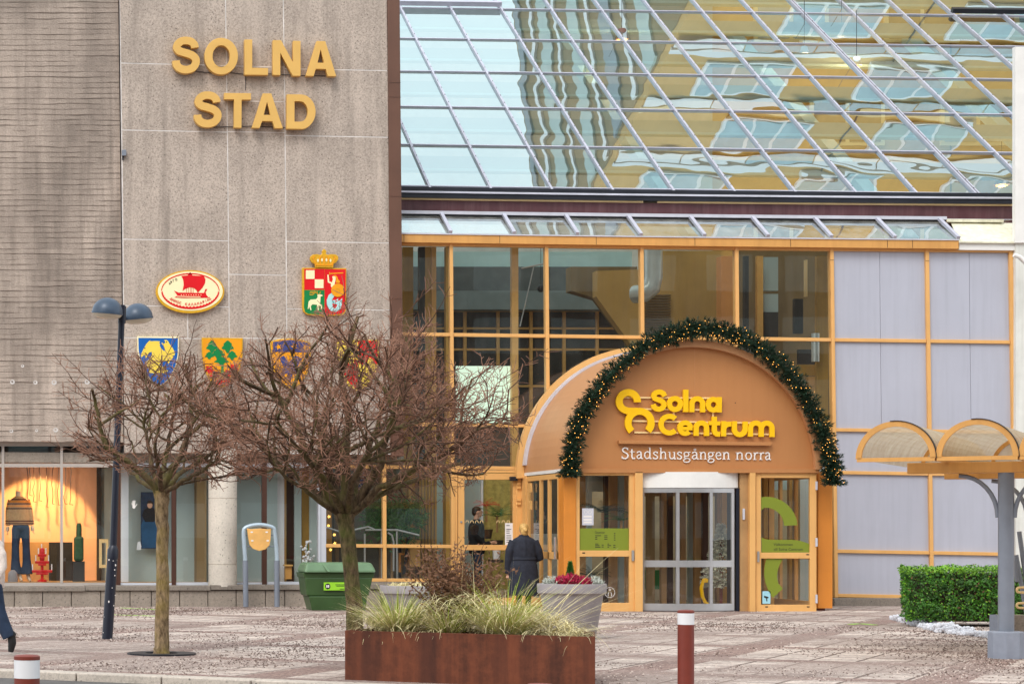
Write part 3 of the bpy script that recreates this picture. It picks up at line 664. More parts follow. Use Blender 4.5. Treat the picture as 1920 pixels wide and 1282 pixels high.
# sloped roof
TT = 0.6475; RW = 1.894
def RP(j, k, lift=0.0):
    px = 804 + 114.1 * j; X = (px - XV) * 45.2 / F
    Z = EYE + (YH - (350.4 + 0.0136 * (px - 755))) * 45.2 / F
    return Vector((X, 45.2 + k * RW - lift * 0.543, Z + k * RW * TT + lift * 0.84))
js = [-0.72] + list(range(0, 21)); KR = 6
for j0, j1 in zip(js, js[1:]):
    for k in range(KR):
        if RP(j0, k).x > 4000: continue
        c = RP((j0 + j1) / 2, k + .5); px = XV + F * c.x / c.y
        if px > 2300 or px < 640: continue
        MB().quad(RP(j0, k), RP(j1, k), RP(j1, k + 1), RP(j0, k + 1)).build('roof_pane', m['roofglass'], hall)
for j in range(0, 21):
    p0, p1 = RP(j, -0.06), RP(j, KR); wd = 0.023 if j != 9 else 0.05
    kk = [0.0]
    mb = MB(); d = Vector((wd, 0, 0)); up = RP(j, 0, .055) - RP(j, 0); dn = RP(j, 0, -.05) - RP(j, 0)
    mb.hexa([p0 - d + dn, p0 + d + dn, p0 + d + up, p0 - d + up, p1 - d + dn, p1 + d + dn, p1 + d + up, p1 - d + up])
    rb = mb.build('rafter', m['rafter'], hall)
    if j == 9:
        d = Vector((.008, 0, 0)); u2 = RP(j, 0, .058) - RP(j, 0); MB().hexa([p0 - d, p0 + d, p0 + d + u2, p0 - d + u2, p1 - d, p1 + d, p1 + d + u2, p1 - d + u2]).build('rafter_joint', m['black'], rb)
    sc_ = MB()
    for k in range(0, 26):
        c = RP(j, k * .2 + .1, .056); sc_.box(c.x + wd * .3 - .008, c.x + wd * .3 + .008, c.y - .012, c.y + .012, c.z - .004, c.z + .008)
    tag(sc_.build('bar_screw', m['black'], rb), kind='stuff')
for k in range(0, KR + 1):
    mb = MB()
    for a, b in zip(js, js[1:]):
        p0, p1 = RP(a, k), RP(b, k); u1 = RP(0, 0, .035) - RP(0, 0); s1 = (RP(0, .009) - RP(0, 0))
        mb.hexa([p0 - s1 * 1.0, p1 - s1, p1 - s1 + u1, p0 - s1 + u1, p0 + s1, p1 + s1, p1 + s1 + u1, p0 + s1 + u1])
    mb.build('purlin', m['rafter'], hall)
# raised frame of an opening light, upper left
mb = MB()
for k0 in (5.06,):
    p0, p1 = RP(-0.7, k0, .05), RP(3.02, k0, .05); s1 = RP(0, .03) - RP(0, 0); u1 = RP(0, 0, .12) - RP(0, 0)
    mb.hexa([p0 - s1, p1 - s1, p1 - s1 + u1, p0 - s1 + u1, p0 + s1, p1 + s1, p1 + s1 + u1, p0 + s1 + u1])
mb.build('vent_frame', m['rafter'], hall)
mb = MB(); p0, p1 = RP(11.98, 5.05, .05), RP(15, 5.05, .05)
mb.hexa([p0 - s1, p1 - s1, p1 - s1 + u1, p0 - s1 + u1, p0 + s1, p1 + s1, p1 + s1 + u1, p0 + s1 + u1]); mb.build('vent_frame', m['black'], hall)
# white steel under the glass
for k in range(0, KR):
    a, b = RP(-.7, k + .72, -.32), RP(20, k + .72, -.32); q = [a, b, b + Vector((0, 0, .06)), a + Vector((0, 0, .06))]
    MB().hexa(q + [p + Vector((0, .3, .0)) for p in q]).build('inner_beam_flange', m['cyanbeam'], hall)
    MB().hexa([p + Vector((0, .1, .06)) for p in (a, b)] + [p + Vector((0, .1, .34)) for p in (b, a)] + [p + Vector((0, .13, .06)) for p in (a, b)] + [p + Vector((0, .13, .34)) for p in (b, a)]).build('inner_beam_web', m['greypane'], hall)
for j in (-.3, 4.6, 8.2, 11.8, 15.4):
    a, b = RP(j, .1, -1.1), RP(j, 5.8, -1.1); d = Vector((.16, 0, 0)); dd = Vector((0, 0, -.3))
    MB().hexa([a - d + dd, a + d + dd, a + d, a - d, b - d + dd, b + d + dd, b + d, b - d]).build('inner_beam', m['cyanbeam'], hall)
# inside of the hall: floor, walls
XL, XR = P(611, 0, YF).x, P(1905, 0, 44).x
MB().box(XL - 2.5, XR + 21, YF + .2, 57, 0.004, 0.03).build('hall_floor', m['tile'], hall)
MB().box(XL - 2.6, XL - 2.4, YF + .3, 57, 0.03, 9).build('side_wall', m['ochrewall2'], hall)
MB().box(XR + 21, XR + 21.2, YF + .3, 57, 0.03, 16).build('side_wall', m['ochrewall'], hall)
MB().box(XL - 2.5, 19.68, 56.8, 57.0, 0.03, 16.4).build('back_wall', M('pale hall wall', (206, 208, 204), .7, var=.1), hall)
# balcony band with a row of dark windows deep in the hall, as seen through the upper panes
MB().pbox(740, 1185, 472, 500, 52, 0.6).build('upper_beam', m['cyanbeam'], hall)
gal = empty('gallery_wall', P(960, 780, 51.5), 'dim gallery wall of small cream framed windows deep inside the glass hall', 'wall')
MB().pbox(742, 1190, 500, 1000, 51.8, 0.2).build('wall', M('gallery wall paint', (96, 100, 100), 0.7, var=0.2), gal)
MB().pbox(742, 1190, 545, 580, 51.2, 0.5).build('parapet', M('gallery parapet', (130, 142, 144), 0.6, var=0.1), gal)
for x0 in range(752, 1180, 62):
    for y0, y1 in ((585, 612), (618, 652), (658, 720), (726, 800)):
        MB().pbox(x0, x0 + 54, y0, y1, 51.66, 0.12).build('gallery_pane', m['dark'], gal)
    MB().pbox(x0 - 7, x0 - 1, 582, 800, 51.6, 0.16).build('gallery_mullion', m['ply'], gal)
for y0 in (580, 613.5, 653, 721.5): MB().pbox(742, 1190, y0, y0 + 4, 51.62, 0.14).build('gallery_rail', m['ply'], gal)
for x0, x1, Y, mt in ((786, 797, 45.6, 'dark'), (797, 808, 45.7, 'oak'), (809, 818, 45.7, 'ply'), (836, 843, 45.0, 'oak'), (960, 972, 45.4, 'ply'), (755, 775, 46, 'oak')):
    MB().pbox(x0, x1, 463, 1120, Y, 0.15).build('inner_post', m[mt], hall)
# ochre inner walls
MB().prism([[(1070, 500), (1195, 500), (1195, 760), (1180, 640), (1120, 560), (1070, 545)]], FP(49.0), 0.4).build('slanted_wall', m['ochrewall2'], hall)
MB().prism([[(1118, 508), (1205, 505), (1205, 660), (1186, 650), (1118, 556)]], FP(48.5), 0.3).build('slanted_wall', m['ochrewall'], hall)
MB().pbox(1205, 1352, 470, 800, 49.5, 0.3).build('ochre_wall', m['ochrewall'], hall)
MB().pbox(1352, 1384, 480, 800, 47.2, 0.3).build('orange_wall', M('orange inner wall', (240, 160, 84), 0.6, var=0.03), hall)
vg = MB()
for k in range(18): vg.pbox(1212, 1258, 552 + k * 5, 554.4 + k * 5, 49.4, 0.08)
vg.build('vent_grille', m['ochrewall2'], hall)
MB().tube([P(1225, 455, 47.0), P(1225, 520, 47.0), P(1221, 540, 47.0), P(1208, 550, 47.0), P(1190, 552, 47.2)], 0.2, 14).build('air_duct', m['duct'], hall, smooth=50)
MB().pbox(1388, 1560, 470, 850, 48.5, 0.2).build('brown_wall', m['ochrewall2'], hall)
for x0, x1, y0, y1, Y, mt in ((1396, 1404, 480, 800, 47.6, 'dark'), (1420, 1431, 480, 800, 47.5, 'ply'), (1433, 1459, 482, 545, 47.8, 'greypane'), (1433, 1459, 551, 585, 47.8, 'greypane'), (1433, 1459, 585, 632, 47.7, 'dark'),
                              (1490, 1506, 560, 625, 47.0, 'dark'), (1511, 1514, 487, 556, 46.6, 'rail'), (1532, 1553, 480, 860, 46.2, 'oak'), (1498, 1530, 655, 682, 46.8, 'dark'), (1497, 1553, 684, 704, 46.4, 'oak'), (1516, 1536, 706, 900, 46.9, 'ply')):
    MB().pbox(x0, x1, y0, y1, Y, 0.12).build('inner_panel', m[mt], hall)
MB().tube([P(1529, 625, 46.0), P(1529, 678, 46.0)], 0.085, 12).build('flexible_duct', m['duct'], hall, smooth=50)
MB().pbox(1180, 1560, 640, 860, 50.5, 0.2).build('inner_wall', m['ochrewall2'], hall)
sc1 = MB().pbox(856, 960, 686, 792, 45.6, 0.08).build('display_screen', m['screen']); tag(sc1, 'large pale green backlit screen inside the hall behind the bare twigs', 'screen')
# pendulum lamp and ball hanging in the hall
bl = empty('hanging_ball', P(1014, 560, 46.5), 'dark ball hanging from a thin rod inside the upper glass panes', 'ornament')
MB().ball(P(1014, 541, 46.5), 0.08, 16, 12).build('ball', m['black'], bl, smooth=60)
MB().tube([P(1014, 534, 46.5), P(1014, 463, 46.5)], 0.006, 5).build('wire', m['black'], bl)
MB().tube([P(978, 503, 46.4), P(1018, 495, 46.4)], 0.018, 6).build('bracket', m['steel'], bl); MB().tube([P(1001, 499, 46.4), P(975, 612, 46.4)], 0.012, 6).build('stay', m['steel'], bl)
# pendant lamps seen through the roof
for x, y, Y, s, lab in ((1878, 342, 50.0, 1.0, 'wide bronze pendant lamp glowing at the lower right of the roof glass'), (1606, 120, 52.0, .8, 'white tubular spotlight glowing behind the middle of the roof glass'),
                   (1508, 98, 54.0, .7, 'small glowing lamp behind the roof glass, left of the tubular one'), (1578, 60, 55.0, .7, 'small glowing lamp highest behind the roof glass'), (1166, 70, 53.5, 1.0, 'ring shaped pendant lamp behind the left part of the roof glass')):
    c = P(x, y, Y); lp = empty('pendant_lamp', c - Vector((0, 0, .12)), lab, 'lamp', 'lamps hanging behind the roof glass')
    MB().lathe([(.06 * s, .22 * s), (.10 * s, .2 * s), (.17 * s, -.06 * s), (.16 * s, -.06 * s)], c, 18).build('shade', m['brown' if s == 1 else 'white'], lp, smooth=50)
    MB().ball(c + Vector((0, 0, -.07 * s)), (.13 * s, .13 * s, .04), 12, 6).build('lit_bulb', m['lamp_on'], lp, smooth=60)
    pl_ = bpy.data.lights.new('pendant_glow', 'POINT'); pl_.energy = 45; pl_.color = (1, .72, .4); pl_.shadow_soft_size = .12; po_ = bpy.data.objects.new('pendant_glow', pl_); col.objects.link(po_); po_.location = c + Vector((0, 0, -.2))
    MB().tube([c + Vector((0, 0, .2 * s)), c + Vector((0, 0, 1.3))], .008, 5).build('cord', m['black'], lp)
# ------------------------------------------------------------------ ochre block rising behind the hall (seen through and reflected in the roof)
ob = empty('apartment_block', (26, 57.2, 0), 'tall ochre rendered block behind the glass hall, seen in its roof glass', 'building')
BX = 19.7
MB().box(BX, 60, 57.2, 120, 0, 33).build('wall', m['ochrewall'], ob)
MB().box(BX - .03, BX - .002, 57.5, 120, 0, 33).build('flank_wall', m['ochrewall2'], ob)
for z, h_, mt in ((32.2, .5, 'greypaint'), (30.9, .3, 'paper'), (29.3, .95, 'greypane'), (28.4, .25, 'paper'), (26.4, .9, 'greypane'), (25.4, .28, 'paper'), (23.6, .9, 'greypaint'), (22.4, .3, 'paper'), (20.6, .9, 'greypane')):
    MB().box(BX - .1, BX - .031, 57.6, 119, z, z + h_).build('flank_band', m[mt], ob)
rb = random.Random(8)
PW = M('painted pane reflection and tile blue', (168, 192, 204), 0.15, var=0.1)  # sky reflection painted into the pane colour; tile bands share this blue
for r in range(11):
    z = 3.6 + r * 2.75
    if z > 31: break
    up_ = z > 16
    for c in range(9):
        x = BX + 1.2 + c * (4.7 if up_ else 3.5) + (1.5 if r % 2 else 0); wd_ = 2.6 if up_ else 2.0
        if z < 5 or x > 56: continue
        f_ = MB().box(x, x + wd_, 57.1, 57.19, z, z + 1.5).build('window_frame', m['paper' if up_ else 'cream'], ob)
        n_ = 3 if up_ else 2; pw_ = (wd_ - .1) / n_
        for i in range(n_): MB().box(x + .1 + i * pw_, x + i * pw_ + pw_ - .02, 57.07, 57.098, z + .1, z + 1.4).build('pane', PW if rb.random() < (.75 if up_ else .25) else m['greypane'] if up_ else m['ochrewall2'], f_)
    q_ = MB().box(BX, 60, 57.12, 57.19, z - .5, z - .3).build('string_course', m['paper' if r % 2 == 0 else 'rail'], ob)
    if up_:
        for i in range(20): MB().box(BX + .02 + i * 2, BX + 1.98 + i * 2, 57.10, 57.119, z - 1.0, z - .6).build('tile_band', PW if rb.random() < .6 else m['paper'], ob)
for x in (26.2, 32.8, 39.4): MB().box(x - .02, x + .02, 57.17, 57.195, 0, 33).build('render_joint', m['darkpost'], ob)
# houses across the street behind the photographer, seen only in the panes
op = empty('office_block', (20, -34, -.2), 'dark brick office block across the street with rows of windows', 'building')
MB().box(-45, 75, -44, -34, -.2, 27).build('wall', M('dark brick', (80, 68, 60), 0.8, var=0.2), op)
for r in range(6):
    for c in range(16): MB().box(-20 + c * 4.4, -17.4 + c * 4.4, -33.98, -33.9, 1.2 + r * 3.5, 3.2 + r * 3.5).build('window', m['greypane'], op)
# ------------------------------------------------------------------ barrel-vaulted entrance
YE = 40.4
CE = P(1298, 880, YE); RE = 241 * YE / F
ent = empty('entrance_porch', (CE.x, 42, 0), 'barrel vaulted terracotta entrance porch with ochre doors', 'entrance')
YB = 43.38
def varc(r, y, a0, a1, n): return [Vector((CE.x + r * math.cos(R(a0 + (a1 - a0) * i / n)), y, CE.z + r * math.sin(R(a0 + (a1 - a0) * i / n)))) for i in range(n + 1)]
# vault skin
n = 48; o0, o1, i0, i1 = varc(RE, YE, 0, 180, n), varc(RE, YB, 0, 180, n), varc(RE - .05, YE, 0, 180, n), varc(RE - .05, YB, 0, 180, n)
mb = MB()
for k in range(n): mb.hexa([o0[k], o0[k + 1], i0[k + 1], i0[k], o1[k], o1[k + 1], i1[k + 1], i1[k]])
mb.build('vault', m['vault'], ent, smooth=40)
def ring(name, r0, r1, y0, y1, mat, a0=0, a1=180):
    a, b, c, d = varc(r0, y0, a0, a1, n), varc(r1, y0, a0, a1, n), varc(r0, y1, a0, a1, n), varc(r1, y1, a0, a1, n)
    mb = MB()
    for k in range(n): mb.hexa([a[k], b[k], b[k + 1], a[k + 1], c[k], d[k], d[k + 1], c[k + 1]])
    return mb.build(name, m[mat], ent, smooth=40)
ring('rear_trim', RE + .004, RE + .15, 43.28, 43.44, 'yellow', -2, 182); ring('flashing', RE + .003, RE + .05, 43.10, 43.27, 'lead', 4, 176)
ring('front_rim', RE - .12, RE + .012, YE - .05, YE + .05, 'vault')
# tympanum
mb = MB(); face = [(1298 - 236, 880), (1298 - 236, 884)] ; pts = [(1298 + 237 * math.cos(R(a)), 880 - 237 * math.sin(R(a))) for a in range(180, -1, -4)]
mb.prism([[(1061, 884)] + pts + [(1535, 884)]], FP(YE + .06), .12).build('tympanum', m['portal'], ent)
for x, y in ((1415.5, 754), (1379, 752)): pass
MB().prism([ell(1379, 755, 1, 1, 8)], FP(YE + .055), .01).build('bolt', m['black'], ent)
MB().pbox(1302.6, 1303, 642, 880, YE + .057, .004).build('sheet_seam', m['vault'], ent)
MB().pbox(1057, 1537, 878, 886, YE - .02, .14).build('head_beam', m['portal'], ent)
# ceiling over the doors, side walls
zc = P(0, 884, YE).z
MB().box(CE.x - RE, CE.x + RE, YE + .12, YB, zc - .02, zc + .06).build('porch_ceiling', m['white'], ent)
xl, xr = CE.x - RE, CE.x + RE
def side(name, y0, y1, z0, z1, mat, dx=0.0, t=.06): return MB().box(xl + dx, xl + dx + t, y0, y1, z0, z1).build(name, m[mat], ent, bevel=0.004)
side('corner_post', YE + .303, YE + .36, 0, zc, 'yellow_deep', -.004, .24)
side('corner_post', YB - .26, YB + .1, 0, zc, 'yellow', -.02, .1)
side('side_head', YE + .34, YB - .26, zc - .12, zc, 'yellow'); side('side_rail', YE + .34, YB - .26, .98, 1.12, 'yellow'); side('side_sill', YE + .34, YB - .26, .03, .2, 'yellow')
for y in (YE + .36, YE + 1.05, YE + 1.66, YB - .36): side('side_mullion', y, y + .09, .2, zc - .12, 'yellow')
for z0, z1 in ((.2, .98), (1.12, zc - .12)):
    MB().quad((xl + .03, YE + .34, z0), (xl + .03, YB - .26, z0), (xl + .03, YB - .26, z1), (xl + .03, YE + .34, z1)).build('side_pane', m['doorglass'], ent)
MB().box(xl - .07, xl - .03, YE + .40, YE + .44, .98, 1.4).build('door_handle', m['steel'], ent, bevel=.008)
for z in (1.95, 2.3): MB().box(xl - .04, xl, YB - .7, YB - .62, z, z + .18).build('hinge', m['yellow'], ent)
# far side wall
for nm, y0, y1, z0, z1 in (('side_head', YE + .36, YB - .05, zc - .12, zc - .025), ('side_rail', YE + .36, YB - .05, .98, 1.1), ('side_sill', YE + .36, YB - .05, .03, .18), ('side_mullion', YE + 1.1, YE + 1.18, .181, .979), ('side_mullion', YE + 1.9, YE + 1.98, .181, .979), ('side_mullion', YE + 1.1, YE + 1.18, 1.101, zc - .121), ('side_mullion', YE + 1.9, YE + 1.98, 1.101, zc - .121)):
    MB().box(xr - .06, xr - .002, y0, y1, z0, z1).build(nm, m['yellow'], ent)
for z0, z1 in ((.18, .98), (1.1, zc - .12)): MB().quad((xr - .03, YE + .36, z0), (xr - .03, YB - .05, z0), (xr - .03, YB - .05, z1), (xr - .03, YE + .36, z1)).build('side_pane', m['doorglass'], ent)
MB().pbox(1534, 1561, 884, 1140, YE + .35, .3).build('pilaster', m['yellow_deep'], ent, bevel=.008); MB().pbox(1536, 1547, 1140, 1150, YE + .42, .2).build('pilaster_foot', m['bollard'], ent)
# front doors
def pb(name, x0, x1, y0, y1, mat, par=ent, Y=YE + .02, t=.08, bevel=.006): return MB().pbox(x0, x1, y0, y1, Y, t).build(name, m[mat], par, bevel=bevel)
MB().pbox(1057, 1080, 884, 1148, YE + .0, .3).build('corner_pilaster', m['yellow_deep'], ent, bevel=.006)
pb('post', 1191, 1205.5, 884, 1147, 'yellow', Y=YE - .02, t=.16); pb('post', 1406, 1417, 885, 1151, 'yellow', Y=YE - .02, t=.14)
pb('jamb', 1388, 1406, 885, 1150, 'wood', Y=YE + .06, t=.5); pb('sensor', 1393, 1397, 953, 974, 'lead', Y=YE + .03, t=.03)
def leaf(name, x0, x1, y0, y1, gx0, gx1, rows, lab):
    f_ = []
    lf = MB()
    ys = [y0] + [q for r in rows for q in r] + [y1]
    lf.pbox(x0, gx0, y0, y1, YE + .03, .07); lf.pbox(gx1, x1, y0, y1, YE + .03, .07)
    for a, b in zip(ys[::2], ys[1::2]): lf.pbox(gx0, gx1, a, b, YE + .03, .07)
    d = lf.build('door_leaf', m['yellow'], ent, bevel=.006)
    for a, b in rows: MB().quad(P(gx0, b, YE + .065), P(gx1, b, YE + .065), P(gx1, a, YE + .065), P(gx0, a, YE + .065)).build('door_pane', m['doorglass'], d)
    return d
dl = leaf('l', 1080, 1190.5, 884.5, 1146, 1087, 1180, [(891, 1031.5), (1043, 1129.5)], '')
MB().pbox(1185, 1189, 1031, 1051, YE + .0, .05).build('door_handle', m['steel'], dl); MB().pbox(1092, 1097, 1035, 1037, YE + .026, .01).build('lock_plate', m['ink'], dl)
dr = leaf('r', 1417.5, 1531, 886, 1149, 1427, 1518.5, [(895.5, 1035.5), (1046.5, 1133)], '')
MB().pbox(1420.5, 1424, 1033, 1053, YE + .0, .05).build('door_handle', m['steel'], dr)
for y in (902, 1008, 1114): MB().pbox(1529.5, 1533, y, y + 16, YE + .0, .04).build('hinge', m['lead'], dr)
for x, y in ((1512, 1038), (1435, 1136), (1513, 1136)): MB().pbox(x, x + 5, y, y + 2, YE + .026, .01).build('lock_plate', m['ink'], dr)
pb('threshold', 1081, 1536, 1147, 1151, 'fascia', Y=YE - .01, t=.3, bevel=0)
# lime vinyl on the door panes
YV = YE + .058
cx_, s_ = 1160, 3.77
Q = lambda pts: [(1160 + a / 3.77, 840 + b / 3.77) for a, b in pts]
up = [(1004, 345)] + arc(1045, 562, 220, 88, 5, 20) + arc(1040, 548, 128, 0, 96, 16) + [(1008, 440)]
MB().prism([Q(up)], FP(YV), .003).build('lime_decal', m['lime'], dr)
lo = [(1009, 630), (1040, 643), (1090, 646), (1230, 646), (1280, 652), (1330, 668), (1352, 678), (1352, 736), (1010, 736)]
MB().prism([Q(lo)], FP(YV), .003).build('lime_decal', m['lime'], dr)
lw = [(1160, 781)] + [(1135, 830), (1121, 880), (1120, 915), (1130, 955), (1160, 992), (1090, 1056), (1060, 1010), (1038, 950), (1028, 895), (1032, 830), (1044, 781)]
MB().prism([Q(lw)], FP(YV), .003).build('lime_decal', m['lime'], dr)
MB().pbox(1087, 1180, 990, 1031.5, YV, .003).build('lime_decal', m['lime'], dl)
def text(name, s, px, py, hpx, Y, mat, par, width=None, t=.002, slope=0.0):
    cu = bpy.data.curves.new(name, 'FONT'); cu.body = s; cu.size = 1; to = bpy.data.objects.new(name, cu); col.objects.link(to)
    C.view_layer.update(); me = bpy.data.meshes.new_from_object(to.evaluated_get(C.evaluated_depsgraph_get()))
    vs = [v.co.copy() for v in me.vertices]; fs = [tuple(p.vertices) for p in me.polygons]
    bpy.data.objects.remove(to); x0, x1 = min(v.x for v in vs), max(v.x for v in vs)
    k = hpx / 0.73; kx = (width / (x1 - x0)) if width else k
    mb = MB(); mb.add([P(px + (v.x - x0) * kx, py - v.y * k + slope * (v.x - x0) * kx, Y) for v in vs], fs)
    return mb.build(name, m[mat] if isinstance(mat, str) else mat, par)
text('lettering', 'Välkommen', 1450.5, 1022.5, 5.2, YV - .002, 'ink', dr, 36); text('lettering', 'till Solna Centrum', 1450.5, 1031.5, 5.2, YV - .002, 'ink', dr, 55)
text('lettering', 'Öppettider', 1115.5, 999.5, 4.2, YV - .002, 'ink', dl, 19)
pm = MB()
for x0, x1, y in ((1116, 1127, 1003), (1133, 1139, 1003), (1116, 1120, 1006.3), (1133, 1139, 1006.3), (1116, 1120, 1009.6), (1133, 1139, 1009.6), (1151, 1154, 999), (1151, 1154, 1003), (1151, 1154, 1007), (1151, 1154, 1011),
                  (1116, 1122, 1018.5), (1116, 1124, 1021.5), (1116, 1126, 1024.5), (1128, 1132, 1020.5), (1128, 1132, 1024), (1139, 1142, 1018.5), (1139, 1146, 1021.5), (1139, 1142, 1024.5), (1150, 1154, 1021), (1150, 1154, 1024.5)):
    pm.pbox(x0, x1, y, y + 1.3, YV - .002, .002)
tag(pm.build('small_print', m['ink'], dl), kind='stuff')
nt_ = empty('notice', P(1102, 984, YV), 'grey notice with two round symbols on the left entrance door glass', 'notice')
MB().pbox(1091.5, 1113, 952.5, 984, YV, .003).build('sheet', m['lead'], nt_)
for x in (1098.5, 1106): MB().prism([ell(x, 959.5, 3.2, 3.6, 16), ell(x, 959.5, 2.4, 2.8, 14)], FP(YV - .003), .002).build('round_symbol', m['white_print'], nt_)
for y in (966, 972, 977): MB().pbox(1094, 1109.5, y, y + 3.4, YV - .003, .002).build('text_block', m['white_print'], nt_)
ct = empty('camera_notice', P(1437, 1131, YV), 'pale blue camera surveillance sticker low on the right entrance door', 'sticker')
MB().pbox(1429.5, 1444.5, 1107.5, 1131, YV, .003).build('sheet', m['signblue'], ct)
MB().prism([[(1433, 1116), (1441, 1118.5), (1440.5, 1121), (1438.5, 1121), (1438.8, 1126.5), (1436.8, 1126.5), (1436.5, 1121), (1432.3, 1119)]], FP(YV - .003), .002).build('camera_symbol', m['ink'], ct)
rs = empty('door_sticker', P(1143, 1120, YV), 'round white outlined person symbol low on the left entrance door glass', 'sticker')
MB().prism([ell(1143.5, 1110, 9.5, 10, 28), ell(1143.5, 1110, 8.8, 9.3, 26)], FP(YV), .002).build('ring', m['white_print'], rs)
MB().prism([ell(1143.5, 1105, 2, 2.2, 12), ell(1143.5, 1105, 1.2, 1.4, 10)], FP(YV), .002).build('head_mark', m['white_print'], rs)
MB().prism([ribbon([(1140.5, 1117), (1140.5, 1111.5), (1142, 1110)], 1)], FP(YV), .002).build('arm_mark', m['white_print'], rs); MB().prism([ribbon([(1146.5, 1117), (1146.5, 1111.5), (1145, 1110)], 1)], FP(YV), .002).build('arm_mark', m['white_print'], rs)
# curved automatic door
xc, yc, rr = P(1297, 0, YE).x, YE + 1.02, 1.0
x0s, x1s = P(1206, 0, YE).x, P(1387, 0, YE).x
def curve_pt(px, off=0.0):                         # on the curved front, bulging to the street
    X = (px - XV) * YE / F; h = (x1s - x0s) / 2; u = (X - (x0s + x1s) / 2) / h
    return Vector((X, YE + .12 - .2 * (1 - u * u) + off, 0))
def curved(name, x0, x1, y0, y1, mat, t=.05, par=ent, nseg=8):
    z1_, z0_ = EYE + (YH - y0) * YE / F, EYE + (YH - y1) * YE / F
    mb = MB()
    for k in range(nseg):
        a, b = curve_pt(x0 + (x1 - x0) * k / nseg), curve_pt(x0 + (x1 - x0) * (k + 1) / nseg)
        q = [a + Vector((0, 0, z0_)), b + Vector((0, 0, z0_)), b + Vector((0, 0, z1_)), a + Vector((0, 0, z1_))]
        if t: mb.hexa(q + [p + Vector((0, t, 0)) for p in q])
        else: mb.quad(*q)
    return mb.build(name, m[mat], par, smooth=30)
ad = empty('sliding_door', curve_pt(1297), 'curved glass automatic door with grey frames in the entrance porch', 'door')
curved('header_box', 1206, 1388, 884.5, 914, 'white', .3, ad, 14)
curved('header_rail', 1206, 1380, 915, 923, 'steel', .08, ad, 12)
for x0, x1 in ((1206, 1211), (1266, 1272), (1329, 1335), (1374, 1380)): curved('stile', x0, x1, 923, 1131, 'steel', .06, ad, 2)
curved('mid_rail', 1211, 1376, 1050, 1062.5, 'steel', .055, ad, 12); curved('bottom_rail', 1206, 1380, 1131, 1144, 'steel', .06, ad, 12); curved('door_track', 1204, 1390, 1144.2, 1148.5, 'black', .2, ad, 12)
for x0, x1 in ((1211, 1266), (1272, 1329), (1335, 1374)):
    for y0, y1 in ((923, 1050), (1062.5, 1131)): curved('curved_pane', x0, x1, y0, y1, 'doorglass', 0, ad, 4)
MB().pbox(1380.5, 1388, 915, 1146, YE + .1, .5).build('dark_jamb', m['navy'], ad)
# inner side of the porch: wooden slats, second doors, plants
for x0, x1, Y, mt in ((1214, 1228, 42.0, 'ochrewall2'), (1240, 1250, 42.2, 'wood'), (1252, 1262, 42.6, 'darkpost'), (1276, 1286, 42.4, 'wood'), (1292, 1300, 42.8, 'greypane'), (1303, 1316, 42.1, 'wood'), (1318, 1328, 42.0, 'darkpost'), (1344, 1352, 42.3, 'wood'), (1354, 1376, 41.8, 'oak'),
                      (1088, 1098, 42.5, 'wood'), (1102, 1110, 42.4, 'greypane'), (1134, 1142, 42.7, 'darkpost'), (1144, 1158, 42.2, 'wood'), (1160, 1172, 42.4, 'greypane'), (1174, 1182, 41.6, 'wood'),
                      (1432, 1440, 42.0, 'oak'), (1442, 1452, 42.0, 'ply'), (1480, 1486, 42.4, 'oak'), (1490, 1498, 42.6, 'darkpost'), (1500, 1518, 42.2, 'greypane')):
    MB().pbox(x0, x1, 886, 1146, Y, .12).build('inner_slat', m[mt], ent)
MB().pbox(1084, 1190, 890, 921, 42.9, .1).build('inner_header', m['greypane'], ent); MB().pbox(1206, 1390, 888, 930, 42.9, .1).build('inner_header', m['wood'], ent); MB().pbox(1420, 1530, 898, 918, 42.7, .1).build('inner_header', m['cyanbeam'], ent)
MB().pbox(1060, 1540, 886, 1150, 46.5, .1).build('inner_wall', M('dim porch wall', (178, 160, 128), 0.7, var=0.3, scale=1.5), ent)
MB().pbox(1212, 1240, 1068, 1104, 44.5, .1).build('inner_panel', m['green'], ent)
# left single door beside the porch
sdr = empty('side_door', P(915, 1140, YF), 'ochre framed single glass door left of the entrance porch', 'door')
YD = YF - .03
def sb_(name, x0, x1, y0, y1, mat='yellow', Y=YD, t=.12): return MB().pbox(x0, x1, y0, y1, Y, t).build(name, m[mat], sdr, bevel=.006)
sb_('frame_post', 851, 858, 880, 1136); sb_('frame_post', 968, 979, 884, 1136, Y=YD - .02)
sb_('frame_head', 858, 968, 881, 886)
lf = MB(); lf.pbox(859, 871, 887, 1134, YD + .01, .08); lf.pbox(962, 967.5, 887, 1134, YD + .01, .08); lf.pbox(871, 962, 887, 899, YD + .01, .08); lf.pbox(871, 962, 1021, 1031, YD + .01, .08); lf.pbox(871, 962, 1120, 1134, YD + .01, .08)
lf_ = lf.build('door_leaf', m['yellow'], sdr, bevel=.006)
for y0, y1 in ((899, 1021), (1031, 1120)): MB().quad(P(871, y1, YF + .03), P(962, y1, YF + .03), P(962, y0, YF + .03), P(871, y0, YF + .03)).build('door_pane', m['doorglass'], lf_)
MB().pbox(957, 971, 893, 901, YD - .1, .1).build('door_closer', m['black'], lf_, bevel=.01)
for y in (897, 904, 911, 934, 941): MB().pbox(970, 977, y, y + 5, YD - .06, .06).build('hinge', m['yellow'], sdr)
MB().prism([ell(865, 978, 2, 2, 10)], FP(YD - .01), .03).build('lock', m['steel'], lf_)
nb = empty('menu_notice', P(954, 1021, YF), 'tall white printed notice behind the single door glass beside the woman', 'notice')
MB().pbox(947, 961.5, 980, 1021, YF + .012, .003).build('sheet', m['paper'], nb)
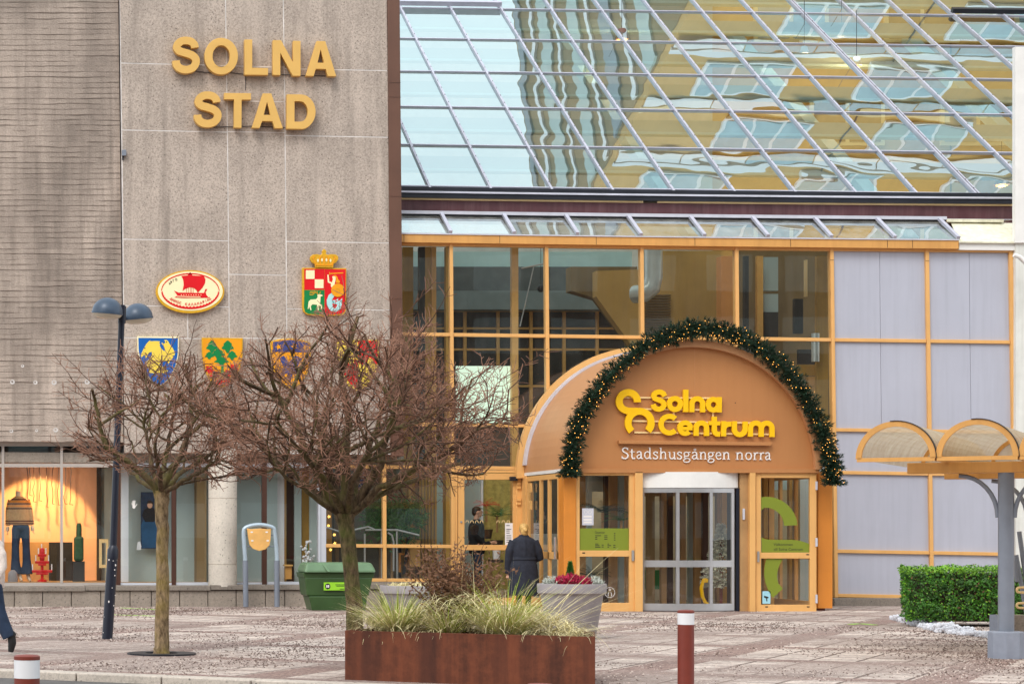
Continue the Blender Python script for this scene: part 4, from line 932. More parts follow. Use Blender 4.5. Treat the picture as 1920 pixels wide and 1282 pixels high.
for y in (984, 991, 994, 998, 1003, 1007, 1011, 1015): MB().pbox(949.5, 949.5 + (9 if y % 2 else 6), y, y + 1.2, YF + .009, .002).build('text_line', m['poster_blue'], nb)
st_ = MB()
for x in (876, 885, 894, 903, 934, 944, 953):
    st_.prism([ribbon([(x - 3, 980), (x - 1.5, 975.5), (x + 1.5, 975.5), (x + 3, 980)], 1)], FP(YF + .022), .002)
tag(st_.build('glass_sticker', m['rail']), 'row of small pale arch shaped stickers across the single door glass', 'sticker')
# garland with small lights
def catmull(pts, n=10):
    P_ = [pts[0]] + pts + [pts[-1]]; out = []
    for i in range(1, len(P_) - 2):
        for k in range(n):
            t_ = k / n; a, b, c, d = [Vector(q) for q in P_[i - 1:i + 3]]
            out.append(.5 * ((2 * b) + (c - a) * t_ + (2 * a - 5 * b + 4 * c - d) * t_ ** 2 + (3 * b - a - 3 * c + d) * t_ ** 3))
    return out + [Vector(pts[-1])]
gp = catmull([P(x, y, YE - .17) for x, y in ((1069, 893), (1070, 862), (1078, 820), (1093, 775), (1121, 730), (1163, 684), (1213, 645), (1262, 626), (1305, 616), (1350, 620), (1394, 634), (1440, 663), (1481, 702), (1517, 754), (1540, 805), (1555, 850), (1562, 880), (1562, 908))], 10)
gar = empty('garland', gp[90], 'fir garland with warm fairy lights over the entrance arch', 'garland')
rg = random.Random(3); lens_ = len(gp); gm = MB()
MB().tube(gp, .05, 6).build('core', m['fir'], gar)
def needle_tuft(mb, c, d, L, wd, rnd, nn=5):
    d = d.normalized(); a = d.orthogonal().normalized(); b = d.cross(a)
    for k in range(nn):
        an = rnd.uniform(0, 2 * PI); v = (a * math.cos(an) + b * math.sin(an)); tip = c + d * L * rnd.uniform(.6, 1) + v * L * rnd.uniform(.25, .55)
        s_ = v.cross(d) * wd; mb.add([c - s_, c + s_, tip + s_ * .3, tip - s_ * .3], [(0, 1, 2, 3)])
for i in range(6500):
    f_ = rg.uniform(0, lens_ - 1.01); k = int(f_); c = gp[k].lerp(gp[k + 1], f_ - k); tg = (gp[k + 1] - gp[k]).normalized()
    nrm = Vector((rg.gauss(0, 1), rg.gauss(0, 1), rg.gauss(0, 1))); nrm = (nrm - tg * nrm.dot(tg)).normalized()
    r_ = rg.uniform(.02, .165) * (1 + .22 * math.sin(f_ * 1.9) + .15 * math.sin(f_ * .83)); needle_tuft(gm, c + nrm * r_, (nrm + tg * rg.uniform(-.7, .7)), rg.uniform(.055, .10), .0065, rg, 6)
gm.build('fir_foliage', m['fir'], gar)
rest = MB()
for i in range(240):
    f_ = rg.uniform(0, lens_ - 1.01); k = int(f_); c = gp[k].lerp(gp[k + 1], f_ - k); tg = (gp[k + 1] - gp[k]).normalized()
    nrm = Vector((rg.gauss(0, 1), -abs(rg.gauss(0, 1)) - .3, rg.gauss(0, 1) - .35)); nrm = (nrm - tg * nrm.dot(tg)).normalized()
    p = c + nrm * rg.uniform(.13, .2)
    if i < 100: MB().ball(p, .0075, 6, 5).build('bulb', m['bulb'], gar)
    else: rest.ball(p, .0062, 5, 4)
tag(rest.build('bulbs', m['bulb'], gar), kind='stuff')
# ------------------------------------------------------------------ lettering and arms on the tower
YL = YT - .2
K = lambda pts: [(a / 2.526, b / 2.526) for a, b in pts]
sg = empty('wall_lettering', P(478, 243, YL), 'large gold capital letters SOLNA STAD on the concrete tower', 'sign')
def S_loop(x0, x1, y0, y1, wd):
    c = [(108, 53), (104, 37), (88, 23), (66, 18.5), (43, 22), (25, 37), (23, 54), (36, 68), (64, 77), (94, 88), (111, 105), (111, 127), (96, 147), (66, 156), (37, 149), (21, 132), (18, 113)]
    sx, sy = (x1 - x0) / 131, (y1 - y0) / 175
    return [ribbon([(x0 + q.x * sx, y0 + q.y * sy) for q in catmull([Vector((a, b, 0)) for a, b in c], 4)], wd)]
wdt = 36
GL = []
GL.append(S_loop(816, 947, 174, 350, wdt))
GL.append([ell(1048, 267, 79.5, 87), ell(1048, 267, 41, 51)])
GL.append([[(1158, 188), (1195, 188), (1195, 322), (1270, 324), (1270, 356), (1158, 355)]])
GL.append([[(1292, 191), (1331, 191), (1388, 296), (1388, 194), (1424, 195), (1424, 360), (1387, 360), (1328, 252), (1328, 357), (1292, 356)]])
GL.append([[(1500, 195), (1541, 196), (1593, 362), (1553, 362), (1543, 328), (1496, 327), (1486, 361), (1448, 360)], [(1519, 236), (1535, 298), (1504, 298)]])
GL.append(S_loop(918, 1050, 433, 605, wdt))
GL.append([[(1062, 441), (1189, 442), (1189, 473), (1145, 473), (1144, 606), (1108, 605), (1109, 472), (1062, 471)]])
GL.append([[(1245, 443), (1285, 443), (1340, 608), (1301, 608), (1290, 575), (1242, 574), (1230, 607), (1193, 606)], [(1265, 484), (1281, 545), (1249, 545)]])
GL.append([[(1359, 447), (1425, 448)] + arc(1425, 530, 70, 86, -86, 18, 82) + [(1425, 611), (1357, 610)], [(1395, 480), (1395, 577), (1422, 577)] + arc(1422, 529, 36, -80, 80, 14, 48) + [(1420, 480)]])
for l in GL: MB().prism([K(q) for q in l], FP(YL), .15).build('letter', m['gold'], sg, bevel=.004)
wr = MB(); wr.tube([P(x, y, YT - .02) for x, y in ((365, 134), (400, 138), (432, 137), (460, 140), (505, 139), (560, 142), (610, 143))], .008, 5)
wr.tube([P(x, y, YT - .02) for x, y in ((380, 240), (430, 238), (470, 237), (520, 239), (570, 240))], .008, 5); wr.tube([P(461, 140, YT - .02), P(460, 170, YT - .02)], .007, 5)
wr.build('cable', m['black'], sg)
# logo over the entrance
YG = YE - .02
def LQ(pts): return [(1120 + a / 5.333, 700 + b / 5.333) for a, b in pts]
lg = empty('entrance_sign', P(1300, 820, YG), 'yellow Solna Centrum letters with a looped emblem on the porch front', 'sign')
def glyph(strokes, wd, name='letter', mat='logo', t=.05, Y=YG, par=None, q=LQ):
    mb = MB()
    for i, s_ in enumerate(strokes):
        w_ = wd
        if isinstance(s_, tuple): s_, w_ = s_
        loops = s_ if (s_ and isinstance(s_[0], list)) else [ribbon(s_, w_)]
        mb.prism([q(l) for l in loops], FP(Y - .0012 * i), t)
    return mb.build(name, m[mat], par or lg)
def ringl(cx, cy, r, wd): return [ell(cx, cy, r + wd / 2, r + wd / 2, 32), ell(cx, cy, r - wd / 2, r - wd / 2, 28)]
glyph([(arc(311, 280, 91, -4, 258, 30) + [(305, 374), (425, 378)] + arc(425, 492, 115, 88, -44, 18), 68), (arc(425, 493, 115.5, 94, 226, 18), 66)], 68, 'emblem')
W_ = 50
glyph([[(676, 226), (662, 200), (640, 187), (617, 183), (590, 189), (571, 206), (567, 228), (577, 247), (598, 258), (625, 267), (652, 280), (667, 300), (667, 322), (652, 344), (620, 357), (590, 352), (568, 334), (560, 308)]], W_)
glyph([ringl(778, 304, 55, W_)], W_); glyph([[(886, 160), (886, 385)]], W_ + 2)
glyph([[(947, 386), (947, 305)] + arc(1001, 305, 54, 180, 0, 14) + [(1055, 387)]], W_); glyph([ringl(1163, 311, 53, W_), [(1222, 235), (1220, 388)]], W_)
glyph([arc(722, 510, 83, 45, 315, 28)], W_); glyph([arc(880, 545, 54, 4, 318, 26) , ([(846, 548), (952, 550)], 34)], 48)
glyph([[(990, 622), (990, 545)] + arc(1042, 545, 52, 180, 0, 14) + [(1094, 623)]], W_)
glyph([[(1172, 430), (1172, 565), (1178, 590), (1196, 604), (1228, 606)], ([(1114, 494), (1230, 498)], 40)], W_)
glyph([[(1266, 475), (1264, 627)], [(1268, 545), (1280, 520), (1305, 506), (1342, 504)]], W_)
glyph([[(1374, 476), (1372, 555)] + arc(1426, 556, 54, 180, 360, 14) + [(1482, 480)]], W_)
glyph([[(1533, 630), (1533, 548)] + arc(1587, 548, 54, 180, 0, 14) + [(1641, 632)], [(1643, 548)] + arc(1696, 548, 53, 180, 0, 14) + [(1750, 634)]], W_)
for x0, x1, y0, y1 in ((270, 1245, 240, 246), (290, 1240, 352, 366), (350, 1540, 474, 494), (370, 1730, 588, 608)):
    MB().prism([LQ([(x0, y0 - 8), (x1, y1 - 8), (x1, y1 + 8), (x0, y0 + 8)])], FP(YG + .052), .022).build('mounting_rail', m['rail'], lg)
for x, y0, y1 in ((765, 380, 420), (1158, 385, 440)): MB().prism([LQ([(x - 9, y0), (x + 9, y0), (x + 9, y1), (x - 9, y1)])], FP(YG + .052), .02).build('mounting_rail', m['rail'], lg)
q = LQ([(215, 668), (1752, 688), (1740, 722), (218, 702)])
MB().prism([q], FP(YE - .04), .09).build('sign_ledge', m['portal'], lg, bevel=.006)
# serif name under the ledge
sr = empty('name_sign', P(1305, 868, YE), 'cream serif lettering Stadshusgången norra above the sliding door', 'sign')
SG = {   # strokes on a unit grid: x to the right, y up, x-height 1
 'S': ([([(.78, 1.28), (.66, 1.42), (.44, 1.5), (.22, 1.42), (.12, 1.22), (.2, 1.0), (.44, .84), (.7, .68), (.82, .44), (.74, .16), (.48, 0), (.22, .04), (.06, .22)], .14), ([(.79, 1.5), (.79, 1.18)], .07), ([(.06, .36), (.06, .0)], .07)], .9),
 't': ([([(.3, 1.32), (.3, .22), (.38, .04), (.56, .02), (.68, .1)], .13), ([(.04, .96), (.66, .96)], .08)], .72),
 'a': ([([(.12, .8), (.22, .96), (.42, 1.0), (.6, .9), (.64, .7), (.64, .14), (.74, .03), (.86, .05)], .13), ([(.62, .6), (.3, .52), (.12, .36), (.12, .16), (.28, .02), (.48, .08), (.62, .24)], .11)], .9),
 'd': ([([(.72, 1.55), (.72, .04), (.9, .04)], .13), ([(.68, .84), (.48, 1.0), (.24, .92), (.1, .64), (.12, .3), (.3, .03), (.5, .06), (.68, .24)], .11), ([(.54, 1.53), (.74, 1.53)], .07)], .98),
 's': ([([(.56, .8), (.46, .94), (.3, .98), (.14, .9), (.1, .74), (.2, .6), (.42, .46), (.56, .32), (.54, .12), (.38, 0), (.18, .03), (.06, .16)], .12), ([(.57, .98), (.57, .74)], .06), ([(.06, .26), (.06, .0)], .06)], .68),
 'h': ([([(.22, 1.55), (.22, .0)], .13), ([(.24, .72), (.4, .94), (.6, .98), (.74, .84), (.76, .62), (.76, .0)], .12), ([(.06, 1.53), (.24, 1.53)], .07), ([(.04, .03), (.4, .03)], .07), ([(.6, .03), (.94, .03)], .07)], 1.0),
 'u': ([([(.22, .97), (.22, .3), (.32, .06), (.52, .04), (.72, .24)], .12), ([(.76, .97), (.76, .04), (.94, .04)], .13), ([(.04, .95), (.24, .95)], .07), ([(.58, .95), (.78, .95)], .07)], 1.0),
 'n': ([([(.22, .97), (.22, .0)], .13), ([(.24, .72), (.4, .94), (.6, .98), (.74, .84), (.76, .62), (.76, .0)], .12), ([(.04, .95), (.24, .95)], .07), ([(.04, .03), (.4, .03)], .07), ([(.6, .03), (.94, .03)], .07)], 1.0),
 'g': ([([(.4, .98), (.18, .9), (.12, .68), (.2, .46), (.4, .38), (.6, .46), (.68, .68), (.6, .9), (.4, .98)], .11), ([(.6, .92), (.74, .98), (.86, .94)], .09), ([(.26, .42), (.14, .28), (.22, .14), (.5, .1), (.74, .04), (.8, -.16), (.66, -.38), (.38, -.44), (.12, -.36), (.06, -.18), (.18, -.02), (.34, .08)], .1)], .9),
 'e': ([([(.14, .54), (.72, .54), (.68, .82), (.5, .98), (.28, .94), (.13, .7), (.12, .36), (.26, .08), (.48, .01), (.68, .1), (.76, .22)], .11)], .86),
 'o': ([([(.44, .98), (.2, .88), (.1, .5), (.2, .12), (.44, .01), (.68, .12), (.78, .5), (.68, .88), (.44, .98)], .12)], .9),
 'r': ([([(.22, .97), (.22, .0)], .13), ([(.24, .66), (.36, .9), (.54, .98), (.66, .9)], .13), ([(.04, .95), (.24, .95)], .07), ([(.04, .03), (.44, .03)], .07)], .72)}
SG['å'] = (SG['a'][0] + [([(.42 + .13 * math.cos(R(q_)), 1.32 + .13 * math.sin(R(q_))) for q_ in range(0, 361, 40)], .06)], SG['a'][1])
pos = [('S', 243, 315), ('t', 322, 381), ('a', 390, 458), ('d', 466, 548), ('s', 556, 612), ('h', 618, 702), ('u', 706, 792), ('s', 796, 852), ('g', 858, 936), ('å', 942, 1016), ('n', 1018, 1100), ('g', 1102, 1176), ('e', 1180, 1246), ('n', 1250, 1332), ('n', 1382, 1468), ('o', 1476, 1552), ('r', 1556, 1615), ('r', 1617, 1674), ('a', 1676, 1740)]
for ch, x0, x1 in pos:
    st, adv = SG[ch]; base = 850 + (x0 - 243) * .0085; kx = (x1 - x0) / adv; mb = MB()
    for i, (pts, w_) in enumerate(st):
        pl = [(x0 + a * kx, base - b * 72) for a, b in pts]
        mb.prism([LQ(ribbon(pl, w_ * 82))], FP(YE + .035 - .0008 * i), .02)
    mb.build('letter', m['white_print'], sr)
# ------------------------------------------------------------------ coats of arms
YC = YT - .1
def Z7(pts): return [(280 + a / 4.5775, 460 + b / 4.5775) for a, b in pts]      # crop pixels
def flat(name, loops, mat, lay, par, t=.004, q=Z7): return MB().prism([q(l) for l in loops], FP(YC - .005 * lay), t).build(name, m[mat], par)
ov = empty('oval_sign', P(356, 587, YC), 'oval cream town sign with a red sailing ship and Greek lettering', 'sign')
MB().prism([Z7(ell(350, 397, 294, 184, 64))], FP(YC), .09).build('gold_rim', m['goldleaf'], ov, bevel=.01)
flat('cream_plate', [ell(352, 392, 278, 168, 64)], 'cream', 1, ov)
flat('red_band', [arc(352, 390, 250, 0, 180, 40, 152) + arc(352, 392, 244, 180, 0, 40, 144)], 'red', 2, ov)
wv = [(105, 405)]
for i in range(1, 25): wv.append((105 + i * 20.4, 0))
outer = arc(352, 390, 250, 184, 356, 40, 157); inner = arc(352, 388, 238, 356, 184, 48, 138)
inner = [(x, y + (5 if i % 2 else -4)) for i, (x, y) in enumerate(inner)]
flat('red_waves', [outer + inner], 'red', 2, ov)
flat('red_sail', [[(275, 262), (330, 257), (465, 262), (482, 290), (478, 325), (455, 365), (415, 408), (405, 385), (380, 365), (345, 360), (310, 372), (285, 392), (295, 340), (292, 300)]], 'red', 2, ov)
flat('red_hull', [[(212, 388), (235, 398), (250, 405), (470, 408), (480, 375), (497, 374), (492, 388), (482, 400), (490, 425), (510, 450), (300, 452), (218, 447), (240, 430)]], 'red', 2, ov)
flat('mast', [[(346, 232), (354, 232), (372, 258), (328, 258)]], 'red', 2, ov)
for x in (318, 335, 352, 362, 376): flat('rigging', [rect(x, 364, x + 3, 408)], 'red', 2, ov)
flat('hull_line', [ribbon([(235, 437), (330, 441), (440, 442)], 6)], 'cream', 3, ov)
for i in range(9): flat('oar_hole', [ell(275 + i * 21, 425 + (i % 2), 4, 4, 8)], 'cream', 3, ov)
GK = {'Δ': [[(.05, 0), (.45, 1), (.85, 0), (.05, 0)]], 'Η': [[(.1, 0), (.1, 1)], [(.8, 0), (.8, 1)], [(.1, .5), (.8, .5)]], 'Μ': [[(.05, 0), (.15, 1), (.45, .35), (.75, 1), (.85, 0)]],
      'Ο': [[(.45 + .4 * math.cos(R(a)), .5 + .5 * math.sin(R(a))) for a in range(0, 361, 30)]], 'C': [[(.45 + .4 * math.cos(R(a)), .5 + .5 * math.sin(R(a))) for a in range(50, 311, 26)]], 'Κ': [[(.1, 0), (.1, 1)], [(.75, 1), (.12, .5), (.8, 0)]],
      'Α': [[(.05, 0), (.45, 1), (.85, 0)], [(.2, .35), (.7, .35)]], 'Λ': [[(.05, 0), (.45, 1), (.85, 0)]], 'Ρ': [[(.15, 0), (.15, 1), (.6, .95), (.75, .75), (.6, .5), (.15, .45)]], 'Ι': [[(.4, 0), (.4, 1)]],
      'Σ': [[(.8, .95), (.1, .95), (.5, .5), (.1, .05), (.8, .05)]], 'Γ': [[(.15, 0), (.15, .95), (.75, .95)]], 'Ω': [[(.05, .03), (.3, .03), (.08, .5), (.2, .9), (.45, 1), (.7, .9), (.82, .5), (.6, .03), (.85, .03)]]}
def arc_text(s, cx, cy, rx, ry, a0, a1, h_, wd, mat, par, bottom):
    mb = MB(); n_ = len(s)
    for i, ch in enumerate(s):
        if ch == ' ': continue
        a = R(a0 + (a1 - a0) * (i + .5) / n_); bx, by = cx + rx * math.cos(a), cy - ry * math.sin(a)
        tx, ty = (-rx * math.sin(a), -ry * math.cos(a)); l_ = math.hypot(tx, ty); tx, ty = tx / l_, ty / l_
        if not bottom: tx, ty = -tx, -ty
        ux, uy = ty, -tx
        for k, st in enumerate(GK[ch]):
            pl = [(bx + (x - .45) * h_ * tx * .95 + y * h_ * ux, by + (x - .45) * h_ * ty * .95 + y * h_ * uy) for x, y in st]
            mb.prism([Z7(ribbon(pl, wd))], FP(YC - .012 - .0008 * k), .003)
    mb.build('lettering', m[mat], par)
arc_text('ΔΗΜΟC ΚΑΛΑΜΑΡΙΑΣ', 352, 388, 214, 128, 214, 328, 21, 4, 'red', ov, True)
arc_text('ΑΡΓΩ', 352, 392, 202, 112, 152, 122, 19, 3, 'ink', ov, False)
# crowned arms
cw = empty('crowned_shield', P(608, 595, YC), 'crowned quartered coat of arms with a stag and a mermaid', 'coat of arms')
shp = lambda d: [(1312 + d, 192 + d), (1692 - d, 196 + d), (1690 - d, 545), (1680 - d, 580 - d * .6), (1655, 598 - d), (1540, 604 - d), (1503, 620 - d), (1470, 602 - d), (1360, 596 - d), (1325 + d * .6, 570 - d * .6), (1314 + d, 535)]
MB().prism([Z7(shp(0))], FP(YC), .1).build('gold_rim', m['goldleaf'], cw, bevel=.008)
flat('red_field', [[(1505, 204), (1685, 206), (1683, 540), (1672, 572), (1648, 588), (1535, 595), (1505, 608)]], 'red', 1, cw); flat('green_field', [[(1330, 385), (1503, 385), (1503, 606), (1475, 592), (1365, 587), (1338, 570), (1328, 535)]], 'green', 1, cw)
flat('checker_field', [rect(1330, 202, 1503, 381)], 'red', 1, cw)
for x, y in ((1343, 213), (1420, 292)): flat('cream_square', [rect(x, y, x + 75, y + 75)], 'cream', 2, cw)
flat('stag', [[(1368, 480), (1385, 465), (1430, 462), (1445, 445), (1442, 425), (1462, 418), (1485, 425), (1490, 432), (1470, 440), (1468, 480), (1465, 505), (1482, 508), (1482, 545), (1475, 545), (1472, 518), (1452, 518), (1456, 555), (1447, 556), (1440, 510), (1400, 505), (1385, 522), (1392, 556), (1384, 557), (1372, 525), (1375, 508), (1366, 545), (1360, 545), (1365, 500)]], 'cream', 2, cw)
for pl in ([(1450, 420), (1430, 405), (1375, 412)], [(1445, 412), (1420, 395), (1378, 398)], [(1462, 416), (1470, 395)], [(1420, 408), (1400, 425), (1375, 425)], [(1440, 405), (1440, 392)]): flat('antler', [ribbon(pl, 6)], 'goldleaf', 2, cw)
flat('mermaid_body', [[(1528, 252), (1538, 250), (1545, 310), (1568, 318), (1575, 290), (1570, 268), (1585, 258), (1600, 268), (1598, 300), (1590, 330), (1610, 350), (1570, 370), (1558, 350), (1560, 330), (1532, 318)]], 'cream', 2, cw)
flat('mermaid_hair', [[(1578, 262), (1595, 254), (1612, 268), (1620, 290), (1637, 310), (1630, 325), (1600, 320), (1604, 290), (1598, 270)]], 'amber', 3, cw)
flat('sword', [ribbon([(1545, 243), (1665, 236)], 9)], 'amber', 2, cw); flat('sword_hilt', [ribbon([(1547, 230), (1550, 255)], 6)], 'amber', 3, cw)
flat('mermaid_tail', [[(1570, 405), (1540, 425), (1522, 470), (1528, 525), (1555, 560), (1600, 572), (1635, 550), (1652, 510), (1655, 450), (1640, 470), (1622, 455), (1618, 478), (1600, 470), (1590, 490), (1570, 500), (1575, 530), (1595, 545), (1610, 520), (1612, 505), (1580, 500), (1565, 470), (1590, 430)]], 'palecyan', 2, cw)
flat('round_shield', [ell(1618, 385, 57, 57, 36)], 'amber', 4, cw); flat('shield_ring', [ell(1616, 386, 19, 19, 24), ell(1616, 386, 15, 15, 22)], 'goldleaf', 5, cw)
cr = MB()
cr.prism([Z7([(1425, 190), (1420, 160), (1395, 145), (1378, 120), (1382, 95), (1405, 78), (1440, 75), (1470, 82), (1485, 70), (1480, 50), (1490, 40), (1500, 30), (1512, 40), (1522, 52), (1515, 70), (1530, 82), (1560, 75), (1600, 78), (1622, 95), (1622, 120), (1605, 145), (1582, 160), (1578, 192)])], FP(YC - .03), .07)
cr_ = cr.build('crown', m['goldleaf'], cw, bevel=.006)
for pl in ([(1425, 170), (1575, 170)], [(1435, 165), (1405, 110), (1420, 92)], [(1470, 165), (1462, 110), (1475, 90)], [(1501, 165), (1501, 90)], [(1535, 165), (1540, 110), (1528, 90)], [(1568, 165), (1597, 110), (1585, 92)]):
    MB().prism([Z7(ribbon(pl, 9))], FP(YC - .042), .012).build('crown_rib', m['amber'], cr_)
for x, y in ((1448, 130), (1482, 125), (1520, 125), (1555, 130)): MB().prism([Z7(ell(x, y, 8, 14, 10))], FP(YC - .038), .008).build('crown_lining', m['cream'], cr_)
# four shields lower down
def Z6(pts): return [(130 + a / 3.0476, 440 + b / 3.0476) for a, b in pts]
def shield(nm, lab, out, rim, fieldm, inset=7):
    e_ = empty(nm, P(*Z6([out[len(out) // 2]])[0], YC), lab, 'coat of arms', None)
    MB().prism([Z6(out)], FP(YC + .02), .08).build('rim', m[rim], e_, bevel=.005)
    cx_ = sum(p[0] for p in out) / len(out); cy_ = sum(p[1] for p in out) / len(out)
    inn = [(p[0] + (cx_ - p[0]) * .055, p[1] + (cy_ - p[1]) * .05) for p in out]
    MB().prism([Z6(inn)], FP(YC + .015), .006).build('field', m[fieldm], e_)
    return e_
def on(e_, name, pts, mat, lay=1): return MB().prism([Z6(l) for l in pts], FP(YC + .015 - .005 * lay), .005).build(name, m[mat], e_)
b1 = shield('horse_shield', 'blue shield with three yellow horse heads on the concrete tower', [(388, 581), (627, 583), (625, 680), (612, 745), (585, 805), (545, 850), (512, 868), (480, 850), (438, 800), (405, 730), (390, 660)], 'cream', 'blue')
hq = [(262, 140), (255, 160), (330, 155), (410, 160), (395, 185), (412, 205), (400, 220), (420, 260), (450, 295), (475, 312), (485, 280), (470, 240), (435, 200), (432, 182), (445, 180), (460, 200), (480, 190), (490, 165), (470, 145), (500, 138), (530, 155), (560, 210), (600, 260), (630, 320), (635, 360), (625, 380), (605, 375), (612, 400), (575, 450), (550, 480), (540, 510), (528, 480), (500, 465), (460, 462), (425, 480), (390, 520), (430, 540), (475, 550), (500, 540), (510, 555), (490, 575), (520, 600), (525, 625), (495, 630), (460, 648), (420, 640), (370, 655), (300, 648), (250, 640), (245, 605), (215, 540), (180, 480), (205, 490), (200, 465), (220, 470), (215, 450), (260, 420), (285, 370), (280, 320), (240, 335), (215, 370), (205, 410), (180, 415), (185, 385), (165, 370), (145, 385), (130, 405), (115, 390), (118, 355), (160, 270), (200, 200), (230, 165)]
MB().prism([[(250 + x / 8.15, 620 + y / 8.15) for x, y in hq]], FP(YC + .01), .005).build('horse_heads', m['sun_yellow'], b1)
for x, y in ((175, 265), (508, 170)): MB().prism([[(250 + p / 8.15, 620 + q / 8.15) for p, q in ell(x, y, 9, 9, 10)]], FP(YC + .006), .003).build('horse_eye', m['ink'], b1)
b2 = shield('tree_shield', 'amber shield with a green tree over red flowers behind the twigs', [(757, 588), (992, 590), (990, 690), (975, 770), (930, 835), (880, 872), (845, 868), (800, 830), (768, 760), (758, 680)], 'goldleaf', 'amber')
for x, y, rx, ry in ((815, 640, 28, 30), (850, 680, 34, 24), (905, 640, 30, 30), (930, 690, 26, 22), (870, 720, 36, 20), (800, 690, 22, 18)): on(b2, 'tree_leafage', [[(x + rx * (1 + .25 * math.sin(5 * a)) * math.cos(a), y + ry * (1 + .25 * math.cos(4 * a)) * math.sin(a)) for a in [2 * PI * i / 22 for i in range(22)]]], 'green', 1 + .1 * rx / 30)
on(b2, 'tree_stem', [rect(868, 700, 882, 800)], 'green', 2)
for x, y in ((800, 770), (830, 800), (910, 790), (940, 760), (860, 845), (900, 840)): on(b2, 'red_flower', [[(x + 22 * (1 + .3 * math.sin(5 * a)) * math.cos(a), y + 20 * (1 + .3 * math.sin(5 * a)) * math.sin(a)) for a in [2 * PI * i / 20 for i in range(20)]]], 'red', 2)
b3 = shield('blue_gold_shield', 'blue and gold shield almost hidden behind the twigs', [(1150, 610), (1200, 596), (1265, 592), (1330, 600), (1378, 618), (1380, 700), (1365, 780), (1325, 850), (1270, 880), (1215, 850), (1170, 780), (1152, 700)], 'goldleaf', 'amber')
on(b3, 'blue_chief', [[(1165, 612), (1265, 600), (1366, 618), (1368, 672), (1162, 668)]], 'navyblue')
for x, y in ((1195, 640), (1285, 638), (1350, 645)): on(b3, 'gold_star', [[(x + (20 if i % 2 else 9) * math.cos(PI * i / 5), y + (20 if i % 2 else 9) * math.sin(PI * i / 5)) for i in range(10)]], 'amber', 2)
on(b3, 'blue_charge', [[(1200, 705), (1225, 690), (1255, 730), (1290, 690), (1330, 705), (1300, 760), (1320, 800), (1275, 790), (1262, 850), (1245, 790), (1205, 805), (1225, 755)]], 'navyblue')
b4 = shield('quartered_shield', 'red and yellow quartered shield beside the brown corner trim', [(1530, 598), (1770, 602), (1768, 700), (1750, 790), (1705, 860), (1645, 892), (1595, 860), (1552, 790), (1534, 700)], 'sun_yellow', 'sun_yellow')
on(b4, 'red_quarter', [[(1650, 604), (1764, 606), (1760, 740), (1742, 738), (1735, 712), (1715, 700), (1700, 722), (1680, 748), (1650, 730)]], 'red')
on(b4, 'red_quarter', [[(1646, 720), (1646, 882), (1605, 850), (1572, 800), (1552, 730), (1565, 705), (1590, 725), (1605, 745), (1625, 740), (1630, 700)]], 'red')
